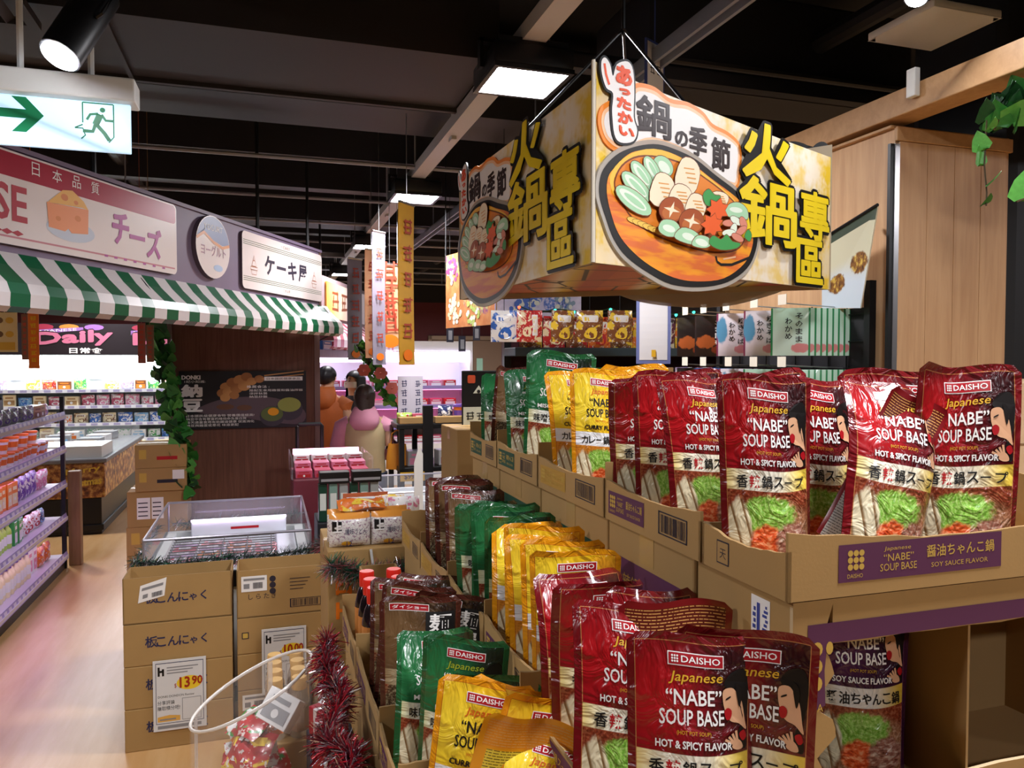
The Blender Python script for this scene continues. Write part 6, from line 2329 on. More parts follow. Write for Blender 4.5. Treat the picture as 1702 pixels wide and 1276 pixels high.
# pink Daily banner above the chiller
t = thing('daily_banner', 'black banner with bubbly pink lettering above the chiller', 'banner', F(CX0, CHB - 0.12, 1.76), TH)
mb = MB()
mb.box(0, CW2, -0.01, 0.0, 0.0, 0.42)
mb.build('board', M('banner_black', '#1d1218', 0.5), t)
for k in range(4):
    mb = MB()
    xo = 0.1 + k * 1.18
    for j in range(3):
        mb.flat(circ(xo + 0.15 + j * 0.3, 0.37, 0.12, 0.04, 12), FRONT, 0.0106 + 0.0004 * j, j % 3 + 2)
    mb.flat([(xo + 0.02, 0.27), (xo + 0.62, 0.33), (xo + 0.62, 0.37), (xo + 0.02, 0.33)], FRONT, 0.012, 4)
    txt(mb, 'JAPANESE', xo + 0.04, 0.275, 0.045, FRONT, 0.013, 1, w=0.5, slope=0.08)
    for m_, (ox, oy) in enumerate(((0.012, 0), (-0.012, 0), (0, 0.012), (0, -0.012))):
        txt(mb, 'Daily', xo + 0.05 + ox, 0.09 + oy, 0.2, FRONT, 0.0135 + m_ * 0.0003, 5, w=0.92, bold=0.06, slope=0.06)
    txt(mb, 'Daily', xo + 0.05, 0.09, 0.2, FRONT, 0.016, 0, w=0.92, bold=0.06, slope=0.06)
    txt(mb, '日常食', xo + 0.45, 0.02, 0.075, FRONT, 0.0175, 1, w=0.4, bold=0.03)
    mb.build('lettering', [M('daily_pink', '#c9708c', 0.45), WHITE, M('daily_berry', '#a8344c', 0.5), M('daily_amber', '#d08a3a', 0.5), M('daily_lilac', '#9a6ab0', 0.5), BLACK], t)

# ================================================================== middle aisle
def tinsel(label, path, rad, n, mats, seed, group='tinsel garlands', wid=0.0022):
    rnd = random.Random(seed)
    path = [Vector(p) for p in path]
    t = thing('tinsel_garland', label, 'tinsel', min(path, key=lambda p: p.z), group=group)
    o = Vector(t.location)
    mb = MB()
    mb.tube([p - o for p in path], 0.003, 5)
    mb.build('cord', M('tinsel_cord', '#5a5a60', 0.4, 0.5), t)
    segs = [(path[i + 1] - path[i]).length for i in range(len(path) - 1)]
    tot = sum(segs)
    mb = MB()
    for k in range(n):
        d = (k + rnd.random()) / n * tot
        i = 0
        while i < len(segs) - 1 and d > segs[i]:
            d -= segs[i]
            i += 1
        p = path[i] + (path[i + 1] - path[i]) * (d / segs[i]) - o
        v = Vector((rnd.gauss(0, 1), rnd.gauss(0, 1), rnd.gauss(0, 1))).normalized()
        l = rad * rnd.uniform(0.6, 1.1)
        s_ = v.cross(Vector((rnd.random(), rnd.random(), rnd.random()))).normalized() * wid
        e = p + v * l + Vector((0, 0, -0.15 * l))
        mb.add([p - s_, p + s_, e + s_ * 0.4, e - s_ * 0.4], [(0, 1, 2, 3)], rnd.randrange(len(mats)))
    mb.build('strands', mats, t)['kind'] = 'stuff'
    return t


TGR = [M('tinsel_green', '#245c42', 0.35, 0.3), M('tinsel_silver', '#c8c8cc', 0.25, 0.9), M('tinsel_dark', '#12241c', 0.3, 0.5)]
TRD = [M('tinsel_red', '#b01c2c', 0.35, 0.25), M('tinsel_wine', '#6e1428', 0.35, 0.25), M('tinsel_silver', '#c8c8cc', 0.25, 0.9)]
TMX = [M('tinsel_rose', '#a8565a', 0.35, 0.3), M('tinsel_green', '#245c42', 0.35, 0.3), M('tinsel_silver', '#c8c8cc', 0.25, 0.9)]

# ---- chest freezer with glass surround
fa, fb = ab(at(237, 917, 3.65))
FW, FL = 0.78, 1.02
t = thing('chest_freezer', 'glass-topped chest freezer of meat trays behind the open cartons', 'freezer', F(fa, fb, 0), TH)
FZW = M('freezer_white', '#d6dad8', 0.35)
mb = MB()
for (x0, x1, y0, y1, z0, z1) in ((0, FW, 0, 0.05, 0.08, 0.66), (0, FW, FL - 0.05, FL, 0.08, 0.66), (0, 0.05, 0.05, FL - 0.05, 0.08, 0.66), (FW - 0.05, FW, 0.05, FL - 0.05, 0.08, 0.66), (0.05, FW - 0.05, 0.05, FL - 0.05, 0.08, 0.5)):
    mb.box(x0, x1, y0, y1, z0, z1)
mb.build('body', FZW, t)
mb = MB()
mb.rbox(-0.015, FW + 0.015, -0.015, 0.0, 0.58, 0.66, 0.004).rbox(-0.015, 0.0, 0, FL, 0.58, 0.66, 0.004).rbox(FW, FW + 0.015, 0, FL, 0.58, 0.66, 0.004)
mb.rbox(0.0, FW, 0.0, FL, 0.0, 0.08, 0.005)
mb.build('bumper', BLKMET, t)
mb = MB()
mb.rbox(0.14, FW - 0.1, FL - 0.14, FL - 0.05, 0.5, 0.735, 0.006)
mb.rbox(FW - 0.16, FW - 0.055, 0.055, FL - 0.145, 0.5, 0.65, 0.006)
mb.build('inner_liner', M('liner_white', '#dfe4ea', 0.3), t)
mb = MB()
mb.flat(rect(0.36, 0.52, 0.68, 0.695), lambda x, y, tt: (x, FL - 0.14 - tt, y), 0.001, 0)
mb.build('warning_label', RED, t)
PLEXI = M('plexi', '#dcdde4', 0.03, alpha=0.13, spec=0.8)
for (x0, x1, y0, y1) in ((0.0, FW, 0.0, 0.006), (0.0, FW, FL - 0.006, FL), (0.0, 0.006, 0.006, FL - 0.006), (FW - 0.006, FW, 0.006, FL - 0.006)):
    mb = MB()
    mb.box(x0, x1, y0, y1, 0.66, 0.83)
    mb.build('glass_pane', PLEXI, t)
mb = MB()
c4 = [(0.003, 0.003, 0.833), (FW - 0.003, 0.003, 0.833), (FW - 0.003, FL - 0.003, 0.833), (0.003, FL - 0.003, 0.833)]
for i in range(4):
    mb.tube([c4[i], c4[(i + 1) % 4]], 0.007, 6)
    mb.tube([(c4[i][0], c4[i][1], 0.66), c4[i]], 0.006, 6)
mb.build('rail', M('rail_grey', '#a9a4ae', 0.3, 0.6), t)
mb = MB()
for i in range(9):
    mb.tube([(0.06, 0.3 + i * 0.06, 0.655), (FW - 0.17, 0.3 + i * 0.06, 0.655)], 0.003, 4)
for i in range(5):
    mb.tube([(0.07 + i * 0.13, 0.28, 0.655), (0.07 + i * 0.13, 0.84, 0.655)], 0.003, 4)
mb.build('wire_divider', BLKMET, t)
mb = MB()
mb.box(0.14, FW - 0.1, FL - 0.15, FL - 0.141, 0.738, 0.748)
mb.build('light_strip', M('freezer_led', '#ffffff', 0.4, emit=9.0, ecol='#f0d0ff'), t)
TRM = MB()
TRM.rbox(-0.07, 0.07, -0.05, 0.05, 0, 0.028, 0.006)
tr_me = TRM.mesh('tray', M('meat_tray', '#d8ccd8', 0.3), 40)
me_me = []
for k, c in enumerate(('#c9566a', '#d98a8c', '#c8763c', '#b89ac0')):
    mb = MB()
    mb.grid(lambda u, v: ((u - .5) * .125, (v - .5) * .085, 0.03 + 0.008 * math.sin(u * 9 + k) * math.sin(v * 7) + 0.004), 6, 5)
    me_me.append(mb.mesh('meat', M('meat_%d' % k, c, 0.25, var=0.25, vscale=30), 180))
lb = MB()
lb.flat(rect(-0.03, 0.03, -0.02, 0.02), FLATUP, 0.047, 0)
lb.flat(rect(-0.022, 0.01, -0.004, 0.004), FLATUP, 0.0476, 1)
lb_me = lb.mesh('sticker', [M('tray_label', '#e6dcea', 0.4), BLACK])
rnd = random.Random(15)
k = 0
for j in range(6):
    for i in range(4):
        x, y = 0.13 + i * 0.145, 0.12 + j * 0.12
        if x > FW - 0.24 and j > 4:
            continue
        zt = 0.60
        q = thing('meat_tray', 'wrapped meat tray in the chest freezer, row %s place %s' % (ORD[j], ORD[i]), 'food tray', F(fa + x, fb + y, zt + 0.002), TH + rnd.uniform(-0.25, 0.25), 'meat trays in the freezer')
        link_mesh('tray', tr_me, q)
        link_mesh('meat', me_me[(i * 3 + j * 2 + rnd.randrange(2)) % 4], q)
        link_mesh('sticker', lb_me, q)
        if zt > 0.55:
            pass
mb = MB()
mb.box(0.055, FW - 0.165, 0.055, FL - 0.145, 0.5, 0.60)
mb.build('false_floor', FZW, t)
tinsel('dark green tinsel along the front of the chest freezer', [F(fa - 0.03, fb - 0.035, 0.74), F(fa + 0.15, fb - 0.045, 0.725), F(fa + 0.4, fb - 0.04, 0.735), F(fa + 0.62, fb - 0.045, 0.73), F(fa + FW + 0.03, fb - 0.035, 0.75)], 0.05, 1500, TGR, 3)
tinsel('dark green tinsel along the left side of the chest freezer', [F(fa - 0.04, fb - 0.01, 0.73), F(fa - 0.045, fb + 0.4, 0.71), F(fa - 0.04, fb + 0.9, 0.72)], 0.045, 500, TGR, 4)
tinsel('tinsel along the back glass of the chest freezer', [F(fa + 0.02, fb + FL + 0.03, 0.70), F(fa + 0.4, fb + FL + 0.035, 0.71), F(fa + FW, fb + FL + 0.03, 0.72)], 0.06, 600, TGR, 5)
tinsel('pinkish tinsel ball at the right corner of the chest freezer', [F(fa + FW + 0.05, fb - 0.05, 0.75), F(fa + FW + 0.09, fb - 0.06, 0.78)], 0.09, 500, TMX, 6)

# ---- konjac cartons in front
ka, kb = ab(at(208, 1262, 3.27))
zz = 0
hs = (0.185, 0.185, 0.185, 0.2)
for i, h in enumerate(hs):
    op = i == 3

    def pr(mb, fr, sd, h=h, i=i):
        for k, ch in enumerate('板こんにゃく'):
            hh = 0.05 if k == 0 else (0.03 if ch == 'ゃ' else 0.042)
            txt(mb, ch, 0.085 + k * 0.045, h * 0.42, hh, fr, 0.0008, 6, bold=0.018)
        if i == 3:
            P_ = [(0.06, 0.09), (0.165, 0.115), (0.175, 0.195), (0.07, 0.165)]
            mb.flat(P_, fr, 0.0016, 1)
            mb.flat([(0.075, 0.142), (0.16, 0.162), (0.162, 0.174), (0.077, 0.154)], fr, 0.0022, 8)
            for k in range(14):
                mb.flat(rect(0.115 + k * 0.003, 0.1165 + k * 0.003 + 0.0008 * (k % 2), 0.112 + k * 0.0006, 0.132 + k * 0.0006), fr, 0.0022, 0)
            mb.flat([(0.078, 0.108), (0.098, 0.113), (0.1, 0.13), (0.08, 0.125)], fr, 0.0022, 8)
    carton('konjac carton with navy lettering, %s from the floor in the left stack%s' % (ORD[i], ', open top' if op else ''), F(ka, kb, zz), 0.44, 0.2, h, TH, 'konjac cartons', pr, True, op)
    zz += h + 0.001
na = ka + 0.46
zz = 0
for i, (h, w) in enumerate(((0.2, 0.37), (0.165, 0.37), (0.165, 0.37), (0.215, 0.4))):
    op = i == 3

    def pr(mb, fr, sd, h=h, w=w, i=i):
        if i in (0, 3):
            mb.flat(rect(0.02, 0.13, h * 0.55, h * 0.55 + 0.07), fr, 0.0016, 1)
            mb.flat(rect(0.03, 0.12, h * 0.55 + 0.05, h * 0.55 + 0.06), fr, 0.0022, 8)
            for k in range(14):
                mb.flat(rect(0.07 + k * 0.003, 0.0715 + k * 0.003 + 0.0008 * (k % 2), h * 0.55 + 0.012, h * 0.55 + 0.04), fr, 0.0022, 0)
            mb.flat(rect(0.03, 0.055, h * 0.55 + 0.014, h * 0.55 + 0.036), fr, 0.0022, 8)
            for k, ch in enumerate('しらたき'):
                txt(mb, ch, 0.05 + k * 0.033, h * 0.38, 0.024, fr, 0.0008, 0)
        if i == 3:
            for k in range(3):
                mb.flat(circ(0.155, h * 0.88 - k * 0.028 - 0.02, 0.014, n=14), fr, 0.0008, 0)
            barcode(mb, 0.23, 0.03, 0.14, 0.04, fr, 0.0008, 0, 5)
            for k in range(4):
                mb.flat(rect(0.23, 0.23 + 0.09 - 0.01 * k, h * 0.75 - k * 0.016, h * 0.75 - k * 0.016 + 0.003), fr, 0.0008, 0)
        if i == 2:
            mb.flat(rect(0.02, 0.05, 0.07, 0.1), fr, 0.0008, 0)
            mb.flat(rect(0.024, 0.046, 0.074, 0.096), fr, 0.0012, 4)
    carton('shirataki carton, %s from the floor in the right stack%s' % (ORD[i], ', open top with label' if op else ''), F(na, kb + 0.02, zz), w, 0.22, h, TH, 'shirataki cartons', pr, True, op)
    zz += h + 0.001


def price_sign(label, a, b, z, w, h, price):
    t = thing('price_sign', label, 'price sign', F(a, b, z), TH, 'cardboard price signs')
    mb = MB()
    mb.box(0, w, -0.004, 0, 0, h)
    mb.build('board', M('sign_white', '#dcdcda', 0.4), t)
    fr = lambda x, y, tt: (x * w, -0.0042 - tt, y * h)
    mb = MB()
    for q in (rect(0.05, 0.95, 0.955, 0.965), rect(0.05, 0.95, 0.1, 0.108), rect(0.05, 0.06, 0.1, 0.96), rect(0.94, 0.95, 0.1, 0.96)):
        mb.flat(q, fr, 0.0, 0)
    mb.flat(rect(0.09, 0.13, 0.78, 0.91), fr, 0.0002, 1)
    mb.flat(rect(0.13, 0.2, 0.83, 0.86), fr, 0.0002, 1)
    mb.flat(rect(0.17, 0.21, 0.78, 0.88), fr, 0.0002, 1)
    for k in range(3):
        mb.flat(rect(0.26, 0.85 - 0.1 * k, 0.885 - k * 0.04, 0.9 - k * 0.04), fr, 0.0002, 2)
    txt(mb, 'DONKI DONDON Review', 0.09, 0.47, 0.032, fr, 0.0002, 1, w=0.68)
    txt(mb, '分享評論', 0.08, 0.37, 0.06, fr, 0.0002, 1, w=0.32)
    txt(mb, '賺取積分吧!', 0.08, 0.29, 0.06, fr, 0.0002, 1, w=0.42)
    mb.flat([(0.08, 0.13), (0.5, 0.13), (0.5, 0.2), (0.3, 0.22), (0.08, 0.2)], fr, 0.0002, 3)
    mb.flat(rect(0.12, 0.42, 0.15, 0.17), fr, 0.0005, 2)
    for q in (rect(0.54, 0.9, 0.435, 0.442), rect(0.54, 0.9, 0.13, 0.137), rect(0.54, 0.55, 0.13, 0.44), rect(0.89, 0.9, 0.13, 0.44)):
        mb.flat(q, fr, 0.0002, 2)
    mb.flat(rect(0.08, 0.9, 0.03, 0.075), fr, 0.0002, 2)
    mb.build('print', [NAVY, BLACK, GREYP, M('arrow_amber', '#e0ac50', 0.5)], t)
    mb = MB()
    mb.flat(circ(0.68, 0.655, 0.24, 0.1, 20), fr, 0.0002, 0)
    txt(mb, '$', 0.4, 0.59, 0.07, fr, 0.001, 1)
    txt(mb, price[0], 0.5, 0.59, 0.15, fr, 0.001, 1, w=0.19 , bold=0.03)
    txt(mb, price[1], 0.73, 0.62, 0.12, fr, 0.001, 1, w=0.2, bold=0.025)
    mb.build('price_figures', [M('price_glow', '#f4cf30', 0.4), M('price_red', '#a82a14', 0.4)], t)
    return t


price_sign('white price sign reading 13.90 on the konjac cartons', ka + 0.115, kb - 0.006, 0.08, 0.215, 0.31, ('13', '90'))
price_sign('white price sign reading 10.00 on the shirataki cartons', na + 0.105, kb + 0.012, 0.175, 0.195, 0.30, ('10', '00'))

# ---- clear acrylic bin with snack packets
p = at(420, 1200, 1.95)
BR = 0.15
t = thing('acrylic_bin', 'clear acrylic bin with slanted rim in the foreground', 'bin', (p.x, p.y, 0.30))
bt = lambda a_: 0.555 + 0.07 * math.cos(a_ - 0.25)
n = 40
mb = MB()
for r_, flip in ((BR, False), (BR - 0.004, True)):
    vv = []
    for k in range(n):
        a_ = 2 * PI * k / n
        vv += [(r_ * math.cos(a_), r_ * math.sin(a_), 0.0), (r_ * math.cos(a_), r_ * math.sin(a_), bt(a_))]
    ff = [(2 * k, 2 * ((k + 1) % n), 2 * ((k + 1) % n) + 1, 2 * k + 1) for k in range(n)]
    mb.add(vv, [f[::-1] for f in ff] if flip else ff)
mb.lathe([(BR, 0.0), (BR, 0.004)], n)
mb.build('shell', M('acrylic', '#e8e4e0', 0.03, alpha=0.07, spec=0.9), t, 60)
mb = MB()
mb.box(-BR + 0.002, -BR + 0.006, -0.006, 0.006, 0.004, bt(PI) - 0.004).box(-0.006, 0.006, BR - 0.006, BR - 0.002, 0.004, bt(PI / 2) - 0.004)
mb.build('seam', M('acrylic_seam', '#e8e4e0', 0.1, alpha=0.35), t)
mb = MB()
mb.tube([((BR - 0.002) * math.cos(2 * PI * k / n), (BR - 0.002) * math.sin(2 * PI * k / n), bt(2 * PI * k / n)) for k in range(n + 1)], 0.0045, 6)
mb.build('rim', M('acrylic_rim', '#e6dfd6', 0.15), t, 60)
st = thing('bin_stand', 'low black stand under the acrylic bin', 'stand', (p.x, p.y, 0))
mb = MB()
mb.lathe([(0.17, 0), (0.17, 0.03), (0.05, 0.05), (0.05, 0.26), (0.16, 0.28), (0.16, 0.299)], 24)
mb.build('column', BLKMET, st, 40)
rnd = random.Random(8)
for i in range(13):
    a_, r_ = rnd.uniform(0, 2 * PI), rnd.uniform(0, 0.055)
    z = 0.36 + i * 0.031
    c1, c2 = [('red', 'yellow'), ('orange', 'white'), ('red', 'green'), ('yellow', 'red'), ('white', 'red')][i % 5]
    goods('bag', c1, c2, 0.13, 0.035, 0.1, (p.x + r_ * math.cos(a_), p.y + r_ * math.sin(a_), z), 0, '%s and %s snack packet in the acrylic bin, %s from the bottom' % (c1, c2, ORD[i]), 'packets in the acrylic bin',
          rot=(rnd.uniform(-1.35, -0.7), rnd.uniform(-0.3, 0.3), rnd.uniform(-0.7, 0.7)))
goods('box', 'white', 'grey', 0.1, 0.03, 0.08, (p.x + 0.06, p.y - 0.03, 0.775), 0, 'pale grey packet on top in the acrylic bin', 'packets in the acrylic bin', rot=(-0.6, 0.2, -0.5))

# ---- gold-capped bottles in a clear box beside it
p = at(492, 1185, 2.3)
bt_me = []
mb = MB()
mb.lathe([(0.026, 0), (0.028, 0.006), (0.028, 0.10), (0.02, 0.125), (0.018, 0.14)], 16)
bt_me.append(('body', mb.mesh('body', M('bottle_amber', '#d8c4a8', 0.08, alpha=0.4, coat=0.4), 40)))
mb = MB()
mb.lathe([(0.021, 0.136), (0.0215, 0.165), (0.02, 0.17)], 18)
bt_me.append(('cap', mb.mesh('cap', M('gold_cap', '#d8ac66', 0.35), 40)))
mb = MB()
mb.lathe([(0.0285, 0.02), (0.0285, 0.085)], 16, cap=False)
bt_me.append(('label_band', mb.mesh('label_band', M('bottle_label', '#a88c78', 0.5))))
tb = thing('bottle_carton', 'small kraft carton holding the gold-capped bottles', 'carton', F(*ab(p), 0.0), TH)
mb = MB()
mb.rbox(-0.10, 0.115, -0.14, 0.14, 0, 0.61, 0.004)
mb.build('body', KRAFT, tb)
k = 0
for j in range(4):
    for i in range(3):
        q = thing('spice_bottle', 'gold-capped glass bottle, %s of row %s beside the acrylic bin' % (ORD[i], ORD[j]), 'bottle', F(ab(p)[0] - 0.06 + i * 0.066, ab(p)[1] - 0.1 + j * 0.066, 0.611), group='gold-capped bottles')
        for nm_, me in bt_me:
            link_mesh(nm_, me, q)

# ---- red christmas tinsel and small red gift boxes
A_, B_ = 0.14, 1.72
tg = thing('gift_crate', 'dark crate under the red tinsel', 'crate', F(A_, B_, 0.0), TH)
mb = MB()
mb.rbox(-0.05, 0.06, -0.3, 0.24, 0, 0.78, 0.005)
mb.build('body', M('crate_dark', '#2a2028', 0.7), tg)
for i, (x, y, z, s) in enumerate(((0.0, -0.24, 0.781, 0.07), (0.01, -0.13, 0.781, 0.065), (-0.0, -0.02, 0.781, 0.075), (0.0, 0.09, 0.781, 0.075), (0.0, 0.19, 0.781, 0.07))):
    q = thing('gift_box', 'small red gift box with white ribbon among the tinsel, %s from the camera' % ORD[i], 'gift box', F(A_ + x, B_ + y, z), TH + i * 0.5, 'gift boxes in the tinsel')
    mb = MB()
    mb.rbox(-s / 2, s / 2, -s / 2, s / 2, 0, s, 0.004)
    mb.build('body', M('gift_red', '#a3162a', 0.35), q)
    mb = MB()
    mb.box(-s / 2 - 0.001, s / 2 + 0.001, -0.008, 0.008, -0.0, s + 0.001).box(-0.008, 0.008, -s / 2 - 0.001, s / 2 + 0.001, 0, s + 0.001)
    mb.tube([(0, 0, s), (0.025, 0.01, s + 0.02), (0.03, 0, s + 0.005), (0, 0, s), (-0.025, -0.01, s + 0.02), (-0.03, 0, s + 0.005), (0, 0, s)], 0.005, 5)
    mb.build('ribbon', M('ribbon_white', '#d8d0d0', 0.3), q)
tinsel('wine red tinsel heaped beside the low trays', [F(A_ - 0.02, B_ - 0.3, 0.87), F(A_ + 0.02, B_ - 0.2, 0.92), F(A_ - 0.03, B_ - 0.08, 0.9), F(A_ + 0.02, B_ + 0.05, 0.93), F(A_ - 0.01, B_ + 0.14, 0.97), F(A_ + 0.0, B_ + 0.2, 1.02)], 0.05, 3600, TRD, 21, wid=0.0022)
tinsel('red tinsel draping down the crate front', [F(A_ + 0.02, B_ - 0.33, 0.86), F(A_ - 0.02, B_ - 0.36, 0.78), F(A_ + 0.02, B_ - 0.36, 0.66)], 0.05, 1500, TRD, 22, wid=0.0022)

# ---- red-capped sauce bottles in the low tray
SC_ = []
mb = MB()
mb.lathe([(0.03, 0), (0.033, 0.01), (0.033, 0.12), (0.026, 0.15), (0.017, 0.168)], 16)
SC_.append(('body', mb.mesh('body', M('soy_dark', '#1c1214', 0.1, coat=0.5), 40)))
mb = MB()
mb.lathe([(0.02, 0.165), (0.021, 0.2), (0.019, 0.206)], 18)
SC_.append(('cap', mb.mesh('cap', M('cap_red', '#d8281c', 0.3), 40)))
mb = MB()
mb.lathe([(0.0337, 0.025), (0.0337, 0.11)], 16, cap=False)
SC_.append(('label_band', mb.mesh('label_band', M('soy_label', '#c8803c', 0.5, var=0.4, vscale=40))))
for i in range(6):
    q = thing('sauce_bottle', 'red-capped dark sauce bottle, %s from the noodle pouches in the low tray' % ORD[i], 'bottle', F(0.265 + 0.075 * (i % 2), 1.99 + 0.08 * (i // 2), Z3 + 0.005), group='red-capped sauce bottles')
    for nm_, me in SC_:
        link_mesh(nm_, me, q)

# ---- noodle packs on cartons
pa_, pb_ = ab(at(545, 1000, 2.78))
zz = 0
for i, h in enumerate((0.32, 0.32, 0.36)):
    def pr(mb, fr, sd, h=h, i=i):
        txt(mb, '日', 0.03, h * 0.55, 0.07, fr, 0.0008, 2, bold=0.03)
        txt(mb, 'H', 0.03, h * 0.3, 0.06, fr, 0.0008, 2, bold=0.03)
        barcode(mb, 0.24, h * 0.72, 0.11, 0.05, fr, 0.0008, 0, 9)
    carton('noodle carton, %s from the floor under the white noodle packs' % ORD[i], F(pa_, pb_, zz), 0.42, 0.4, h, TH, 'noodle cartons', pr)
    zz += h + 0.001
zz += 0.001
NM = []


def noodle_mat():
    g = G('noodle_film', 0.3, 0.4)
    o = g.uv('UV')
    n = g.noise(g.vec(o[0], o[1]), 16.0, 4)
    c = g.mix(g.step(n, 0.52, 0.6), '#e6e2de', '#a8889a')
    c = g.mix(g.step(o[1], 0.82, 0.86), c, '#e2963c')
    c = g.mix(g.m_('MULTIPLY', g.m_('MULTIPLY', g.step(o[0], 0.05, 0.07), g.step(o[0], 0.3, 0.28)), g.m_('MULTIPLY', g.step(o[1], 0.48, 0.5), g.step(o[1], 0.8, 0.78))), c, '#1a1718')
    c = g.mix(g.ell(o[0], o[1], 0.4, 0.12, 0.12, 0.08, n, 0.3), c, '#e8b42c')
    c = g.mix(g.ell(o[0], o[1], 0.22, 0.6, 0.1, 0.05, n, 0.6), c, '#e6e2de')
    return g.out(c)


NFM = noodle_mat()
mb = MB()


def SN_(u, v, s):
    e = max(0, (1 - abs(2 * u - 1) ** 3) * (1 - abs(2 * v - 1) ** 3)) ** 0.5
    return ((u - 0.5) * 0.15, s * 0.035 * e, v * 0.125)


mb.grid(lambda a, b: SN_(a, b, -1), 10, 8, 0)
mb.grid(lambda a, b: SN_(1 - a, b, 1), 10, 8, 0)
nfm = mb.mesh('film', NFM, 180)
mb = MB()
txt(mb, '上', -0.062, 0.06, 0.04, FRONT, 0.036, 0, w=0.03, bold=0.03)
txt(mb, '讃岐うどん', -0.02, 0.05, 0.022, FRONT, 0.036, 1, w=0.08)
txt(mb, '12', -0.015, 0.008, 0.018, FRONT, 0.036, 1)
nlt = mb.mesh('lettering', [WHITE, NAVY])
k = 0
for j in range(2):
    for i in range(2):
        q = thing('noodle_pack', 'white noodle pack with orange top, %s of the %s row on the cartons' % (('left', 'right')[i], ('front', 'back')[j]), 'noodle pack', F(pa_ + 0.085 + i * 0.155, pb_ + 0.05 + j * 0.09, zz), TH, 'noodle packs on the cartons')
        link_mesh('film', nfm, q)
        link_mesh('lettering', nlt, q)
q = goods('bag', 'orange', 'yellow', 0.18, 0.045, 0.07, F(pa_ + 0.14, pb_ + 0.09, zz + 0.128), TH, 'orange pack lying on the noodle packs', 'packs on the noodle cartons', rot=(-1.2, 0, TH + 0.1))
for i, (c1, c2, x, y) in enumerate((('white', 'pink', 0.33, 0.30), ('yellow', 'white', 0.28, 0.36), ('lime', 'green', 0.36, 0.06), ('white', 'orange', 0.22, 0.33))):
    goods('bag', c1, c2, 0.13, 0.05, 0.13 if i != 2 else 0.07, F(pa_ + x, pb_ + y, zz), TH + 0.2 * i, '%s and %s snack bag beside the noodle packs' % (CNAME.get(c1, c1), c2), 'packs on the noodle cartons')
tinsel('rosy tinsel hanging under the noodle packs', [F(pa_ + 0.0, pb_ - 0.06, 0.97), F(pa_ + 0.1, pb_ - 0.065, 0.93), F(pa_ + 0.22, pb_ - 0.065, 0.92), F(pa_ + 0.36, pb_ - 0.06, 0.96)], 0.065, 2200, TMX, 31)
mb = MB()
mb.tube([F(pa_ + 0.18, pb_ - 0.012, 0.78), F(pa_ + 0.165, pb_ - 0.013, 0.92), F(pa_ + 0.155, pb_ - 0.014, 1.0)], 0.005, 6)
tag(mb.build('white_strap', WHITEPL), 'thin white strap hanging in front of the noodle carton', 'strap')
q = ab(at(655, 910, 3.05))

# ---- tall dark pouch pack with pot picture at the edge of that table, and open cartons beside
tb2 = carton('open kraft carton left of the mushroom pouches', F(0.29, 2.31, Z3 - 0.3), 0.12, 0.24, 0.42, TH, None, None, False, True)
stand = thing('carton_support', 'plain kraft carton supporting the open carton', 'carton', F(0.29, 2.31, 0), TH)
mb = MB()
mb.rbox(0, 0.12, 0, 0.24, 0, Z3 - 0.302, 0.004)
mb.build('body', KRAFT, stand)

# ---- green and black boxes on a stand, pink meat trays, second freezer
q = ab(at(512, 850, 4.0))
q = (max(q[0], fa + FW + 0.04), q[1])
stt = thing('box_stand', 'dark stand under the green tube boxes', 'stand', F(q[0], q[1], 0), TH)
mb = MB()
mb.rbox(0, 0.34, 0, 0.3, 0, 0.84, 0.006)
mb.build('body', M('stand_dark', '#17141a', 0.6), stt)
for i in range(6):
    c = ('green', 'teal', 'grey', 'green', 'teal', 'grey')[i]
    tt = thing('tube_box', '%s box standing under the black header, %s from the left' % (('dark green', 'silver teal', 'silver grey')[i % 3], ORD[i]), 'box', F(q[0] + 0.03 + i * 0.054, q[1] + 0.05, 0.841), TH, 'tall boxes on the dark stand')
    mb = MB()
    mb.rbox(-0.022, 0.022, -0.03, 0.03, 0, 0.2, 0.003)
    mb.build('body', M('tube_' + str(i % 3), ('#123a2c', '#6f8f84', '#8d9492')[i % 3], 0.35), tt)
    mb = MB()
    mb.flat(rect(-0.016, 0.016, 0.06, 0.15), lambda x, y, t_: (x, -0.03 - t_, y), 0.001, 0)
    mb.build('print', M('tube_label', '#c8cfc8', 0.5), tt)
for i, x in enumerate((0.09, 0.26)):
    tt = thing('header_box', 'black box with gold band lying on the green boxes, %s' % ('left one', 'right one')[i], 'box', F(q[0] + x, q[1] + 0.05, 1.043), TH, 'black header boxes')
    mb = MB()
    mb.rbox(-0.078, 0.078, -0.04, 0.04, 0, 0.06, 0.003)
    mb.build('body', BLKMET, tt)
    mb = MB()
    mb.flat(rect(-0.07, 0.07, 0.012, 0.026), lambda x, y, t_: (x, -0.04 - t_, y), 0.001, 0)
    mb.build('band', GREYP, tt)
tt = thing('rice_cake_sign', 'orange and brown card with black brush lettering before the boxes', 'sign', F(q[0] + 0.22, q[1] - 0.12, 0.62), TH)
mb = MB()
mb.box(-0.1, 0.13, -0.004, 0, 0.25, 0.39).box(0.0, 0.02, 0.0, 0.006, -0.62, 0.25)
mb.build('board', M('sign_terracotta', '#b8603c', 0.5, var=0.3, vscale=12), tt)
mb = MB()
for k in range(3):
    scrib(mb, -0.085 + k * 0.068, 0.285, 0.065, 0.06, lambda x, y, t_: (x, -0.004 - t_, y), 0.001, 0, k + 3)
mb.build('lettering', BLACK, tt)

